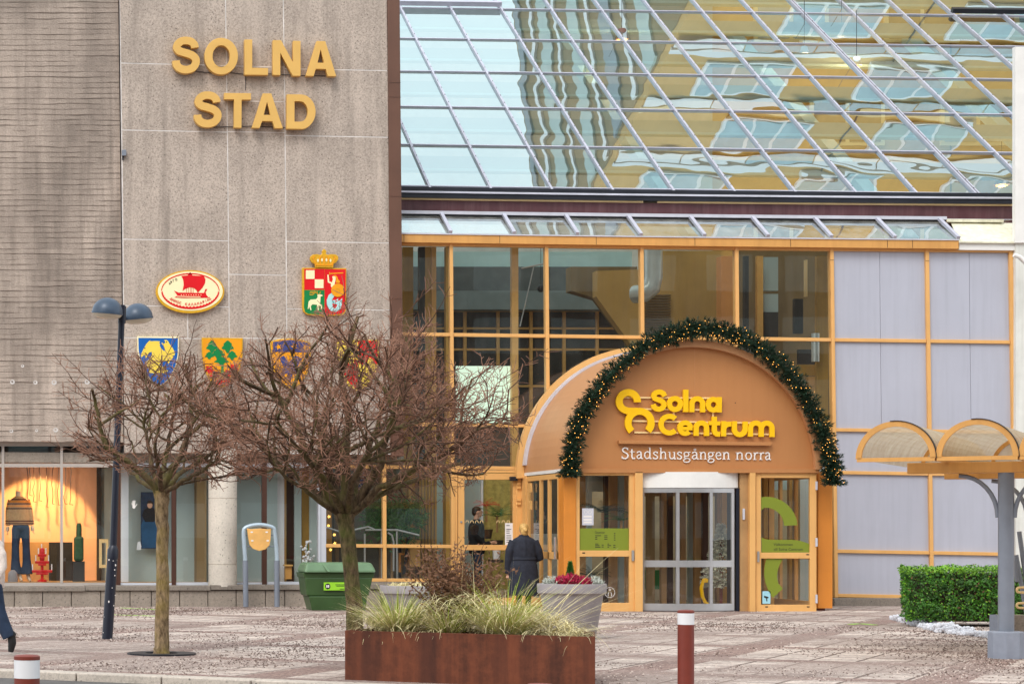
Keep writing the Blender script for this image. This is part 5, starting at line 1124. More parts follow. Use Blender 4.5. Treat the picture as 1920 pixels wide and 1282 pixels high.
# ------------------------------------------------------------------ bare trees
def grow_tree(name, base, Y, trunk_px, limbs_px, crown, seed, barkm, label, nsec, nter, ntw, nsp):
    rnd = random.Random(seed); root = empty(name, base, label, 'tree', None)
    # trunk
    pts = [P(x, y, Y) for x, y, r in trunk_px]; rad = [r for x, y, r in trunk_px]
    pts2, rad2 = [], []
    for i in range(len(pts) - 1):
        for k in range(4):
            t_ = k / 4; pts2.append(pts[i].lerp(pts[i + 1], t_) + Vector((rnd.gauss(0, .004), rnd.gauss(0, .004), 0))); rad2.append((rad[i] + (rad[i + 1] - rad[i]) * t_) * (1 + rnd.gauss(0, .03)))
    MB().tube(pts2 + [pts[-1]], rad2 + [rad[-1]], 14).build('trunk', m[barkm], root, smooth=60)
    cc = P(crown[0], crown[1], Y); ra = Vector((crown[2], crown[2] * .95, crown[3]))
    def inside(p):
        d = p - cc; q = (d.x / ra.x) ** 2 + (d.y / ra.y) ** 2 + (d.z / (ra.z if d.z > 0 else ra.z * .8)) ** 2
        return q < 1.0 + .42 * mnoise.noise(p * 2.1)
    lm, tw, tw2 = MB(), MB(), MB()
    def branch(p, d, L, r, n, wob, bend, r1=.45):
        out = [p.copy()]; rr = [r]; d = d.normalized()
        for k in range(n):
            d = (d + Vector((rnd.gauss(0, wob), rnd.gauss(0, wob), rnd.gauss(0, wob) + bend))).normalized()
            q = out[-1] + d * L / n
            if k > 0 and not inside(q): break
            out.append(q); rr.append(r * (1 - (1 - r1) * (k + 1) / n))
        return out, rr
    def at(pts, f):
        f = min(f * (len(pts) - 1), len(pts) - 1.001); k = int(f); return pts[k].lerp(pts[k + 1], f - k), (pts[k + 1] - pts[k]).normalized()
    L0 = []
    for lp, r0 in limbs_px:
        dep = rnd.uniform(-.1, .1); q = [P(x, y, Y + dz) for x, y, dz in lp]
        f_, rr = [], []
        for i in range(len(q) - 1):
            for k in range(4): f_.append(q[i].lerp(q[i + 1], k / 4) + Vector((rnd.gauss(0, .008), rnd.gauss(0, .008), rnd.gauss(0, .008))))
        f_.append(q[-1]); rr = [r0 * (1 - .6 * i / (len(f_) - 1)) for i in range(len(f_))]
        lm.tube(f_, rr, 9); L0.append((f_, r0))
    def rdir(t, spread, up):
        v = Vector((rnd.gauss(0, 1), rnd.gauss(0, 1), rnd.gauss(0, 1))); v = (v - t * v.dot(t)).normalized()
        return (t * (1 - spread * .5) + v * spread + Vector((0, 0, up))).normalized()
    for f_, r0 in L0:
        sec = []
        for i in range(nsec):
            p, t_ = at(f_, rnd.uniform(.25, 1) if i > 1 else .99); b = branch(p, rdir(t_, .8, .12), rnd.uniform(.5, 1.05), r0 * .42, 6, .16, .02, .5)
            if len(b[0]) > 2: lm.tube(b[0], b[1], 6); sec.append(b)
        for s_, rs in sec:
            for i in range(nter):
                p, t_ = at(s_, rnd.uniform(.15, 1) if i else .99)
                out = (p - cc); out = Vector((out.x / ra.x, out.y / ra.y, out.z / ra.z)); out = out.normalized() if out.length > .1 else t_
                b = branch(p, (rdir(t_, .9, .05) + out * .45), rnd.uniform(.3, .65), .0085, 5, .2, rnd.choice((.05, .02, -.06)), .6)
                if len(b[0]) < 3: continue
                tw2.tube(b[0], b[1], 4, cap=False)
                for k in range(ntw):
                    p2, t2 = at(b[0], rnd.uniform(.1, 1)); o2 = (p2 - cc); o2 = o2.normalized() if o2.length > .1 else t2
                    c = branch(p2, (rdir(t2, 1.0, .08) + o2 * .5), rnd.uniform(.14, .42), .0044, 4, .22, rnd.choice((.08, .03, -.08)), .6)
                    if len(c[0]) < 3: continue
                    tw.tube(c[0], c[1], 3, cap=False)
                    for g_ in range(2):
                        p3, t3 = at(c[0], rnd.uniform(.3, .95)); e_ = branch(p3, rdir(t3, .8, .1), rnd.uniform(.06, .16), .0036, 2, .15, .05, .7)
                        if len(e_[0]) > 2: tw.tube(e_[0], e_[1], 3, cap=False)
    for i in range(nsp):
        f_, r0 = L0[i % len(L0)]; p, t_ = at(f_, rnd.uniform(.55, .99)); an = rnd.uniform(0, 2 * PI); u_ = Vector((math.cos(an), math.sin(an), rnd.uniform(-.12, 1.1))).normalized()
        for st_ in range(30):
            if not inside(p + u_ * .06 * st_): break
        p = p + u_ * .06 * max(st_ - 4, 0); q = [p]; d = u_.copy(); L = rnd.uniform(.4, .8)
        for k in range(7): d = (d + Vector((rnd.gauss(0, .09), rnd.gauss(0, .09), rnd.gauss(.05, .06)))).normalized(); q.append(q[-1] + d * L / 7)
        tw2.tube(q, [.0062 - .0005 * k for k in range(8)], 4, cap=False)
        for k in range(9):
            p3, t3 = at(q, rnd.uniform(.2, .97)); o3 = rdir(t3, .9, .15); e3 = [p3]
            for g_ in range(3): o3 = (o3 + Vector((rnd.gauss(0, .15), rnd.gauss(0, .15), .06))).normalized(); e3.append(e3[-1] + o3 * rnd.uniform(.03, .07))
            tw.tube(e3, [.0042, .004, .0036, .0032], 3, cap=False)
    lm.build('limbs', m['limb'], root, smooth=60)
    cwn = tw2.build('crown', m['branch'], root); tw.build('twigs', m['twig'], cwn)
    return root
grow_tree('bare_tree', G(303, 1226), GY(1226), [(303, 1230, .11), (303, 1212, .092), (305, 1100, .078), (304, 990, .074), (303, 935, .09), (302, 918, .10)],
          [([(300, 930, 0), (278, 898, -.05), (238, 862, -.1), (200, 838, -.1), (186, 800, -.12), (178, 748, -.15)], .05), ([(303, 925, 0), (285, 880, .1), (280, 840, .2), (268, 790, .3)], .038),
           ([(304, 925, 0), (318, 885, -.05), (342, 850, -.1), (352, 815, -.1), (375, 770, -.1)], .055), ([(305, 928, 0), (335, 905, -.2), (372, 888, -.4), (410, 860, -.5)], .036),
           ([(303, 925, 0), (306, 870, .3), (318, 820, .6), (330, 760, .7)], .04), ([(302, 925, 0), (270, 905, .3), (240, 880, .6), (215, 850, .7)], .034), ([(304, 925, 0), (345, 880, .3), (400, 850, .5), (440, 800, .5)], .036),
           ([(303, 925, 0), (300, 885, -.4), (290, 840, -.7), (300, 780, -.8)], .036)],
          (318, 805, 1.24, 1.0), 11, 'bark2', 'smaller bare pollarded tree with a lichen covered trunk by the lamp post', 6, 6, 6, 26)
grow_tree('bare_tree', G(668, 1255), GY(1255), [(669, 1262, .118), (668, 1240, .104), (664, 1130, .09), (655, 1040, .083), (649, 985, .09), (646, 962, .115)],
          [([(640, 968, 0), (606, 912, -.05), (585, 868, -.1), (552, 800, -.1), (520, 740, -.1)], .06), ([(640, 970, 0), (598, 938, -.15), (556, 908, -.3), (515, 878, -.4)], .032), ([(648, 965, 0), (650, 900, -.1), (646, 850, -.12), (652, 780, -.1), (640, 700, 0)], .07),
           ([(655, 965, 0), (690, 905, -.05), (712, 872, -.1), (724, 820, -.1), (760, 740, 0)], .06), ([(658, 962, 0), (712, 915, -.15), (745, 895, -.2), (800, 868, -.25), (868, 832, -.2)], .045), ([(645, 960, 0), (620, 890, .25), (600, 820, .5), (585, 740, .6)], .045),
           ([(652, 962, 0), (672, 890, .4), (700, 820, .7), (720, 750, .8)], .045), ([(656, 965, 0), (715, 925, .3), (800, 890, .55), (880, 860, .6)], .04), ([(642, 966, 0), (585, 915, .35), (520, 870, .6), (470, 810, .7)], .04), ([(650, 965, 0), (660, 905, -.5), (690, 850, -.8), (740, 800, -.9)], .042), ([(645, 965, 0), (610, 900, -.5), (560, 840, -.8), (520, 790, -.9)], .04)],
          (690, 785, 1.78, 1.22), 23, 'bark', 'larger bare pollarded tree with a mossy trunk behind the rusty planter', 7, 6, 6, 44)
# tree grate
gt = MB().lathe([(.42, .002), (.42, .02), (.2, .02), (.2, .002)], G(303, 1226), 36); tag(gt.build('tree_grate', m['black']), 'dark round tree grate at the foot of the lichen covered tree', 'tree grate')
# winter grit strewn over the paving, thicker in drifts
rgt = random.Random(31); g1_, g2_ = MB(), MB()
for i in range(60000):
    py = 1000 + 1 / rgt.uniform(1 / 292, 1 / 137); px = rgt.uniform(-20, 1940); c = G(px, py)
    if (c - K0).dot(E2) < .3 or (645 < px < 1110 and py > 1190): continue
    den = mnoise.noise(Vector((c.x * .45, c.y * .32, 1.7))) + .5 * mnoise.noise(Vector((c.x * 1.7, c.y * .8, 4.2)))
    if c.y > 34 and c.x > 10: den -= .35 * min(1, (c.y - 34) / 3)
    if rgt.random() > .34 + den * 1.15: continue
    s_ = rgt.uniform(.010, .019) * math.sqrt(c.y / 28); h_ = s_ * rgt.uniform(.5, .95); an = rgt.uniform(0, 6.3); ca, sa = math.cos(an) * s_, math.sin(an) * s_
    q = [c + Vector((ca, sa, 0)), c + Vector((-sa * .8, ca * .8, 0)), c + Vector((-ca, -sa, 0)), c + Vector((sa * .7, -ca * .7, 0)), c + Vector((rgt.uniform(-.3, .3) * s_, rgt.uniform(-.3, .3) * s_, h_))]
    (g1_ if rgt.random() < .5 + den * .5 else g2_).add(q, [(0, 1, 4), (1, 2, 4), (2, 3, 4), (3, 0, 4)])
tag(g1_.build('dark_grit', M('dark grit', (98, 80, 72), .9, var=.5, scale=9)), 'dark brown winter grit strewn over the square', 'grit', kind='stuff')
tag(g2_.build('pale_grit', M('pale grit', (188, 172, 162), .9, var=.4, scale=9)), 'pale winter grit strewn over the square', 'grit', kind='stuff')
# ------------------------------------------------------------------ street lamp
lb = G(201, 1197); YLm = lb.y
lam = empty('street_lamp', lb, 'leaning dark blue street lamp with two domed heads', 'street lamp')
jn = P(212, 1035, YLm); tp = P(229, 572, YLm)
MB().tube([lb, P(211, 1042, YLm)], .075, 16).build('base_tube', m['navy'], lam, smooth=50)
MB().tube([P(211, 1046, YLm), P(212, 1030, YLm), P(213, 1022, YLm)], [.079, .079, .05], 16).build('collar', m['navy'], lam, smooth=50)
MB().tube([P(212.5, 1024, YLm), tp], [.05, .043], 14).build('pole', m['navy'], lam, smooth=50)
MB().tube([P(228.4, 606, YLm), P(229.4, 574, YLm)], .055, 14).build('pole_cap', m['navy'], lam, smooth=50)
for sx, cx_, cy_, dy in ((-1, 201, 587, -.12), (1, 258.5, 597, .55)):
    hd_ = empty('lamp_head', lb, None, None); hd_.parent = lam; hd_.location = (0, 0, 0)
    c = P(cx_, cy_, YLm + dy); r = .215
    dome = MB().lathe([(r * 1.03, -.012), (r * 1.03, .012)] + [(r * math.cos(a), .01 + r * .96 * math.sin(a)) for a in [PI / 2 * i / 10 for i in range(10)]] + [(.01, .01 + r * .96)], c, 32, Euler((R(4), R(5 * -sx), 0)).to_matrix())
    MB()
    d_ = dome.build('lamp_head_shell', m['lampshade'], lam, smooth=40)
    MB().lathe([(r * .98, -.014), (r * .86, -.05), (r * .5, -.075), (.01, -.08)], c, 28, Euler((R(4), R(5 * -sx), 0)).to_matrix()).build('lamp_bowl', m['lampglass'], d_, smooth=40)
    MB().tube([c + Vector((-sx * r * .95, 0, -.01)), P(229 + sx * 1, 588, YLm)], .03, 8).build('bracket', m['navy'], d_, smooth=50)
    bpy.data.objects.remove(hd_)
lw_ = MB(); rq = random.Random(2)
for i in range(12):
    z = rq.uniform(.05, 1.15); an = rq.uniform(-2.6, -.5); f_ = z / 1.16; c = lb.lerp(P(211, 1042, YLm), f_)
    a_ = c + Vector((math.cos(an) * .0765, math.sin(an) * .0765, 0)); s_ = rq.uniform(.004, .013)
    lw_.ball(a_, (s_, .003, s_ * rq.uniform(.4, 1.6)), 6, 4)
tag(lw_.build('paint_chips', m['white_print'], lam), kind='stuff')
# ------------------------------------------------------------------ bollards
YBo = 20.0
bo = empty('bollard', (0, 0, 0), 'red brown bollard with a white band standing right of the planter', 'bollard', 'red brown bollards with white bands')
hb = EYE - 143 * YBo / F; r_ = .075
MB().lathe([(r_, -.1), (r_, hb - .135)], (0, 0, 0), 28).build('post', m['bollard'], bo, smooth=50)
MB().lathe([(r_ + .001, hb - .135), (r_ + .001, hb - .028)], (0, 0, 0), 28).build('reflective_band', m['band'], bo, smooth=50)
MB().lathe([(r_ + .002, hb - .028), (r_ + .002, hb - .008), (r_ - .01, hb), (.01, hb + .004)], (0, 0, 0), 28).build('post_cap', m['bollard'], bo, smooth=40)
bo.location = ((1286 - XV) * YBo / F, YBo, 0); ORG[bo.name] = bo.location.copy()
YB2 = 12.5; zb2 = EYE - 227 * YB2 / F - hb
copy_thing(bo, ((50.5 - XV) * YB2 / F, YB2, zb2), 'red brown bollard with a white band at the lower left by the kerb')
# third one just tops the frame edge in front of the planter
YB3 = 12.0; copy_thing(bo, ((1013 - XV) * YB3 / F, YB3, EYE - 281.2 * YB3 / F - hb), 'red brown bollard of which only the cap shows before the planter')
# ------------------------------------------------------------------ rusty planter with grasses
PA = Vector((3.744, 21.5, 0)); PL, PD_, PH = 2.52, 1.1, EYE - .973
pl = empty('planter', PA + E1 * PL / 2 + E2 * PD_ / 2, 'long rusted steel planter at the front of the square', 'planter')
def pq(s, t_, z): return PA + E1 * (s - .32 * max(t_, 0) / PD_ * s / PL) + E2 * t_ + Vector((0, 0, z))
def slab(mb, s0, s1, t0, t1, z0, z1): return mb.hexa([pq(s0, t0, z0), pq(s1, t0, z0), pq(s1, t0, z1), pq(s0, t0, z1), pq(s0, t1, z0), pq(s1, t1, z0), pq(s1, t1, z1), pq(s0, t1, z1)])
mb = MB(); slab(mb, 0, PL, 0, .02, -.08, PH); slab(mb, 0, PL, PD_ - .02, PD_, -.08, PH); slab(mb, 0, .02, .02, PD_ - .02, -.08, PH); slab(mb, PL - .02, PL, .02, PD_ - .02, -.08, PH)
mb.build('steel_side', m['rust'], pl, bevel=.004)
mb = MB(); slab(mb, .021, PL - .021, .021, PD_ - .021, PH - .12, PH - .05); mb.build('soil', m['soil'], pl)
rs_ = random.Random(21)
def blade(mb, p, d, L, wd, droop, n=5):
    d = d.normalized(); q = p.copy(); side_ = d.cross(Vector((0, 0, 1))); side_ = side_.normalized() if side_.length > .05 else Vector((1, 0, 0))
    side_ = (side_ + Vector((rs_.gauss(0, .5), rs_.gauss(0, .5), 0))).normalized(); vs = []
    for k in range(n + 1):
        w_ = wd * (1 - (k / n) ** 1.5 * .85); vs += [q - side_ * w_ / 2, q + side_ * w_ / 2]
        d = (d + Vector((0, 0, -droop * (k + 1) / n))).normalized(); q = q + d * L / n
    mb.add(vs, [(2 * k, 2 * k + 1, 2 * k + 3, 2 * k + 2) for k in range(n)])
def tuft(nm, s, t_, nb, R_, L, green, lab, dr=.2):
    c = pq(s, t_, PH - .06); e_ = empty(nm, c, lab, 'grass', 'ornamental grasses in the rusty planter'); a_, b_ = MB(), MB()
    for i in range(nb):
        an = rs_.uniform(0, 2 * PI); f_ = rs_.random() ** .6; o_ = Vector((math.cos(an), math.sin(an), 0)); g_ = rs_.random() < green * (1.25 - f_)
        blade(a_ if g_ else b_, c + o_ * f_ * R_ * .35 + Vector((0, 0, rs_.uniform(-.02, .02))), o_ * (.25 + f_ * 1.1) + Vector((0, 0, 1.0)), L * rs_.uniform(.55, 1.05), rs_.uniform(.005, .010), dr * rs_.uniform(.7, 1.5))
    a_.build('green_blades', m['grass'], e_); b_.build('straw_blades', m['straw'], e_)
tuft('grass_tuft', .42, .40, 760, .34, .66, .7, 'yellow green grass tuft at the left end of the rusty planter')
tuft('grass_tuft', .98, .36, 380, .22, .5, .55, 'small bright grass tuft in the middle of the rusty planter')
tuft('grass_tuft', 1.6, .40, 900, .36, .7, .7, 'largest yellow green grass tuft, right of the middle of the planter')
mb = MB()
for i in range(3200):
    s, t_ = rs_.uniform(.12, PL - .12), rs_.uniform(.1, PD_ - .05); an = rs_.uniform(0, 2 * PI); hgt = .5 * math.exp(-((s - 1.2) / 1.0) ** 2)
    blade(mb, pq(s, t_, PH - .06 + rs_.uniform(0, hgt * .85)), Vector((math.cos(an), math.sin(an) * .7, rs_.uniform(.0, .8))), rs_.uniform(.15, .36), rs_.uniform(.005, .010), rs_.uniform(.3, .8), 4)
tag(mb.build('dry_grass', m['straw']), 'straw coloured dry grass filling the rusty planter', 'grass', kind='stuff')
mb = MB()
for i in range(80):
    s, t_ = rs_.gauss(1.75, .25), rs_.uniform(.4, .85); an = rs_.uniform(-.35, 1.0); 
    blade(mb, pq(s, t_, PH), Vector((math.cos(an), rs_.uniform(-.4, .3), max(.12, math.sin(an) * 1.05))), rs_.uniform(.6, 1.2), .011, rs_.uniform(.02, .12), 6)
for i in range(26):
    s, t_ = rs_.uniform(.3, 1.6), rs_.uniform(.3, .8); an = rs_.gauss(PI / 2, .5); blade(mb, pq(s, t_, PH), Vector((math.cos(an), 0, math.sin(an))), rs_.uniform(.45, .95), .007, rs_.uniform(.0, .1), 6)
for s, dx, L in ((.42, .35, .42), (.5, -.2, .2), (1.42, .12, .3), (1.5, .3, .34), (.34, -.3, .2), (1.95, .5, .25)):
    blade(mb, pq(s, .03, PH + .02), E1 * dx - E2 * .25 + Vector((0, 0, .25)), L, .009, .55, 6)
tag(mb.build('grass_stalks', m['straw']), 'long pale grass stalks fanning out of the planter to the right', 'grass', kind='stuff')
# dead brown shrub behind the grasses
db = empty('dead_shrub', pq(1.02, .74, PH - .06), 'brown withered hydrangea standing at the back of the rusty planter', 'shrub')
st_, lv = MB(), MB(); c0 = pq(1.02, .74, PH - .06)
for i in range(95):
    an = rs_.uniform(0, 2 * PI); d = Vector((math.cos(an) * .42, math.sin(an) * .35, 1)); L = rs_.uniform(.6, 1.05); q = [c0 + Vector((rs_.gauss(0, .06), rs_.gauss(0, .06), 0))]
    for k in range(5):
        d = (d.normalized() + Vector((rs_.gauss(0, .14), rs_.gauss(0, .14), rs_.gauss(0, .05)))); q.append(q[-1] + d.normalized() * L / 5)
    st_.tube(q, [.007 - .0009 * k for k in range(6)], 4)
    for k in range(40):
        f_ = rs_.uniform(1.2, 4.99); j = int(f_); p = q[j].lerp(q[j + 1], f_ - j) + Vector((rs_.gauss(0, .035), rs_.gauss(0, .035), rs_.gauss(0, .035)))
        a_ = Vector((rs_.gauss(0, 1), rs_.gauss(0, 1), rs_.gauss(0, 1))).normalized(); b2_ = a_.orthogonal().normalized(); sz = rs_.uniform(.014, .03)
        lv.add([p, p + a_ * sz + b2_ * sz * .5, p + a_ * sz * 2 + a_.cross(b2_) * sz * .6, p + a_ * sz - b2_ * sz * .5], [(0, 1, 2, 3)])
st_.build('stems', m['deadleaf'], db); lv.build('withered_leaves', m['deadleaf'], db)
# ------------------------------------------------------------------ round pots
def pot(nm, x, Y, rt, zt, lab):
    c = Vector(((x - XV) * Y / F, Y, 0)); e_ = empty(nm, c, lab, 'pot', None)
    MB().lathe([(rt * .66, 0), (rt * .70, .05), (rt * .9, zt - .16), (rt * .92, zt - .14)], c, 40).build('pot_body', m['pot'], e_, smooth=40)
    MB().lathe([(rt * .93, zt - .15), (rt * .99, zt - .13), (rt, zt - .02), (rt * .985, zt), (rt * .93, zt), (rt * .92, zt - .08), (.02, zt - .08)], c, 40).build('rim', m['pot'], e_, smooth=40)
    MB().lathe([(rt * .91, zt - .075), (.02, zt - .06)], c, 30).build('soil', m['soil'], e_)
    return c
c = pot('flower_pot', 1072, 30.0, .475, .77, 'large round grey pot with pink heather beside the entrance'); zt = .77
def bushy(nm, mat, c, rx, ry, h_, n, sz, lab, cat, up=1.0):
    mb = MB()
    for i in range(n):
        an = rs_.uniform(0, 2 * PI); f_ = math.sqrt(rs_.random()); p = c + Vector((math.cos(an) * rx * f_, math.sin(an) * ry * f_, rs_.random() * h_ * (1 - f_ * f_ * .5)))
        needle_tuft(mb, p, Vector((rs_.gauss(0, .5), rs_.gauss(0, .5), up)), sz, sz * .16, rs_, 4)
    return tag(mb.build(nm, m[mat]), lab, cat)
for dx, dy in ((-.12, .0), ): bushy('heather', 'pinkflower', c + Vector((-.02, -.08, zt - .06)), .27, .27, .17, 700, .06, 'mound of pink heather in the grey pot beside the entrance', 'flower')
bushy('silver_plant', 'silverleaf', c + Vector((-.30, -.05, zt - .05)), .11, .2, .14, 170, .05, 'pale silver foliage at the left edge of the heather pot', 'plant'); bushy('silver_plant', 'silverleaf', c + Vector((.31, -.05, zt - .05)), .1, .2, .13, 170, .05, 'pale silver foliage at the right edge of the heather pot', 'plant')
cf = MB()
for i in range(520):
    h_ = rs_.random(); an = rs_.uniform(0, 2 * PI); rr_ = .085 * (1 - h_) * rs_.uniform(.5, 1); needle_tuft(cf, c + Vector((.0 + math.cos(an) * rr_, .08 + math.sin(an) * rr_, zt - .04 + h_ * .33)), Vector((math.cos(an), math.sin(an), 1.1)), .04, .005, rs_, 4)
tag(cf.build('dwarf_conifer', m['leaf_in']), 'small green dwarf conifer rising from the heather pot', 'plant')
c = pot('flower_pot', 775, 36.0, .56, .60, 'low wide grey pot half hidden behind the planter grasses'); bushy('pot_greens', 'straw', c + Vector((0, 0, .52)), .46, .46, .1, 260, .07, 'dry foliage in the low wide grey pot', 'plant')
# ------------------------------------------------------------------ grit box
gb = empty('grit_box', P(637, 1144, 41.2), 'green plastic grit box with a paler lid against the stone plinth', 'grit box')
YGb = 40.9; bx = lambda x: (x - XV) * YGb / F
def frustum(nm, x0, x1, x2, x3, yt, yb_, dt, db_, mat, bev=.03, Y=YGb):
    zt_, zb_ = EYE + (YH - yt) * Y / F, EYE + (YH - yb_) * Y / F
    o_ = (dt - db_) / 2
    return MB().hexa([(bx(x2), Y + o_, zb_), (bx(x3), Y + o_, zb_), (bx(x1), Y, zt_), (bx(x0), Y, zt_), (bx(x2), Y + o_ + db_, zb_), (bx(x3), Y + o_ + db_, zb_), (bx(x1), Y + dt, zt_), (bx(x0), Y + dt, zt_)]).build(nm, m[mat], gb, bevel=bev)
frustum('upper_body', 571.5, 699, 576, 692, 1082, 1117, .86, .8, 'box_green', .025); frustum('lower_body', 579, 689, 586, 686, 1117, 1145, .76, .7, 'box_green', .02)
frustum('rim', 568.5, 703, 571, 700, 1073, 1083.5, .92, .9, 'box_green', .015)
frustum('lid', 574, 697, 568, 705, 1054, 1073, .74, .96, 'lid_green', .05)
for x in (604, 655): frustum('lid_rib', x - 1, x + 4, x + 8, x + 13, 1056, 1071, .6, .9, 'lid_green', .008, YGb - .012)
MB().pbox(611, 630, 1135, 1146, YGb + .06, .05).build('fork_slot', m['black'], gb)
MB().pbox(607, 650, 1091, 1106, YGb - .03, .008).build('sticker', m['sticker'], gb)
MB().prism([ell(614.5, 1098.5, 5, 5.4, 20)], FP(YGb - .034), .003).build('round_symbol', m['ink'], gb); MB().prism([rect(611.8, 1096, 614, 1101), rect(615, 1096, 617.2, 1101)][:1], FP(YGb - .038), .003).build('glyph_mark', m['white_print'], gb); MB().prism([rect(615, 1096, 617.2, 1101)], FP(YGb - .038), .003).build('glyph_mark', m['white_print'], gb)
for x0, x1, y in ((629, 648, 1095), (631, 648, 1097.5), (637, 646, 1103)): MB().pbox(x0, x1, y, y + 1, YGb - .034, .003).build('text_line', m['ink'], gb)
# ------------------------------------------------------------------ hoop with a wooden board before the shop
hp = empty('leaning_rail', P(490, 1136, 42.7), 'pale blue tubular hoop with a plywood board in front of the shop plinth', 'hoop')
YHp = 42.7
MB().tube([P(461, 1137, YHp), P(460, 1050, YHp)], .055, 12).build('leg', m['greypaint'], hp, smooth=50); MB().tube([P(519.5, 1137, YHp), P(519, 1050, YHp)], .055, 12).build('leg', m['greypaint'], hp, smooth=50)
MB().tube(catmull([P(x, y, YHp) for x, y in ((460, 1050), (458, 1020), (457, 996), (461, 989), (472, 985), (488, 983.5), (504, 986), (513, 990), (515, 998), (518, 1025), (519.5, 1050))], 5), .044, 12).build('hoop_tube', m['galv'], hp, smooth=50)
for y in (1003, 1024): MB().tube([P(459, y, YHp), P(516, y, YHp)], .012, 6).build('cross_bar', m['greypaint'], hp)
MB().prism([[(463, 990), (470, 991.5), (487, 990), (502, 991.5), (508.5, 991), (507.5, 1012), (505, 1022), (498, 1029), (486, 1032.5), (474, 1028), (468, 1021), (465.5, 1008)]], FP(YHp - .045), .035).build('board', m['ply'], hp, bevel=.006)
for x, y in ((472, 997), (500, 997), (473, 1013), (502, 1013)): MB().prism([ell(x, y, 2.6, 1.6, 8)], FP(YHp - .048), .004).build('worn_patch', m['white_print'], hp)
# ------------------------------------------------------------------ hedge, pebbles
hx0, hx1, hy = (1690 - XV) * 33.6 / F, (1960 - XV) * 33.6 / F, 33.6
hg = empty('hedge', ((hx0 + hx1) / 2, hy + .6, 0), 'trimmed bright green hedge before the lilac wall panels', 'hedge')
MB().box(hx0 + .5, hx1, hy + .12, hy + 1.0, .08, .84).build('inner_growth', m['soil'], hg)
rh = random.Random(5); h1, h2, h3 = MB(), MB(), MB()
for i in range(15000):
    f_ = rh.random()
    if f_ < .56: p = Vector((rh.uniform(hx0, hx1), hy + rh.uniform(-.02, .13), rh.uniform(.1, .93))); nn = Vector((0, -1, .35))
    elif f_ < .86: p = Vector((rh.uniform(hx0, hx1), hy + rh.uniform(0, 1.2), .93 - abs(rh.gauss(0, .045)))); nn = Vector((0, -.2, 1))
    else: p = Vector((hx0 + rh.uniform(-.02, .12), hy + rh.uniform(0, 1.2), rh.uniform(.12, .93))); nn = Vector((-1, 0, .3))
    if f_ > .56: p.x = max(p.x + (1690 - XV) * p.y / F - hx0 if f_ >= .86 else p.x, (1690 - XV) * p.y / F)
    w_ = mnoise.noise(p * 4.5); w2 = mnoise.noise(p * 11 + Vector((5, 1, 2)))
    p += nn.normalized() * (w_ * .075 + w2 * .04); p.x += (p.z - .9) * -.12 if p.x < hx0 + .3 else 0
    if w_ + w2 < -.55: continue
    a_ = (nn.normalized() + Vector((rh.gauss(0, .6), rh.gauss(0, .6), rh.gauss(0, .6)))).normalized(); u_ = a_.orthogonal().normalized(); v_ = a_.cross(u_); an = rh.uniform(0, 6.28); u_, v_ = u_ * math.cos(an) + v_ * math.sin(an), v_ * math.cos(an) - u_ * math.sin(an); s_ = rh.uniform(.014, .028)
    (h3 if rh.random() < .015 else h2 if (p.z > .84 and rh.random() < .65) or rh.random() < .12 else h1).add([p - u_ * s_, p + v_ * s_ * .55, p + u_ * s_, p - v_ * s_ * .55], [(0, 1, 2, 3)])  # paler leaves gather on top as painted light, the rest scattered at random
h1.build('foliage', m['hedge'], hg); h2.build('lit_top_leaves', m['hedge2'], hg); h3.build('dry_leaves', m['deadleaf'], hg)
pb_ = MB()
for i in range(1500):
    f_ = rh.random(); q0, q1 = G(1694, 1163), G(1888, 1199); c = q0.lerp(q1, f_) + Vector((0, rh.uniform(-.1, 1.6 * f_ + .5), 0)); hgt = .03 + .11 * max(0, mnoise.noise(c * 1.7) + .25)
    s_ = rh.uniform(.02, .055); pb_.ball(c + Vector((0, 0, rh.uniform(0, hgt))), (s_, s_ * .9, s_ * .6), 6, 4, Euler((rh.random() * 3, rh.random() * 3, 0)).to_matrix())
tag(pb_.build('white_pebbles', m['stone_white']), 'heap of white pebbles along the foot of the hedge', 'pebbles', kind='stuff')
# ------------------------------------------------------------------ bicycle shelter with arched roof
BP = Vector((12.2, 25.2, 0))
sh = empty('bicycle_shelter', BP, 'shelter with small translucent barrel roofs on a grey post', 'shelter')
def sq(s, t_, z): return BP + E1 * s + E2 * t_ + Vector((0, 0, z))
def sbox(mb, s0, s1, t0, t1, z0, z1): return mb.hexa([sq(s0, t0, z0), sq(s1, t0, z0), sq(s1, t0, z1), sq(s0, t0, z1), sq(s0, t1, z0), sq(s1, t1, z0), sq(s1, t1, z1), sq(s0, t1, z1)])
oct_ = [(.30 * math.cos(R(22.5 + 45 * k)), .30 * math.sin(R(22.5 + 45 * k))) for k in range(8)]
for t0 in (0, 3.0):
    c = sq(0, t0, 0)
    MB().lathe([(.2, -.05), (.2, .31), (.19, .32)], c, 8, Euler((0, 0, R(20))).to_matrix()).build('footing', m['footing'], sh, bevel=.01)
    ps_ = MB().tube([c + Vector((0, 0, .31)), c + Vector((0, 0, 2.2))], .088, 24).build('post', m['greypaint'], sh, smooth=50)
    for sg_ in (-1, 1): MB().tube([sq(sg_ * (.09 + .42 * (1 - math.cos(a))), t0, 1.66 + .5 * math.sin(a)) for a in [PI / 2 * i / 8 for i in range(9)]], .026, 10).build('brace', m['greypaint'], ps_, smooth=50)
    mb = MB(); sbox(mb, -1.07, 3.4, t0 - .09, t0 + .09, 2.19, 2.32); mb.build('beam', m['fascia'], sh, bevel=.006)
w_, T0, T1, zf, rr = .87, -.9, 3.9, 2.35, .425
p0 = (Vector((10.44, 25.24, 0)) - BP); s0 = p0.dot(E1)
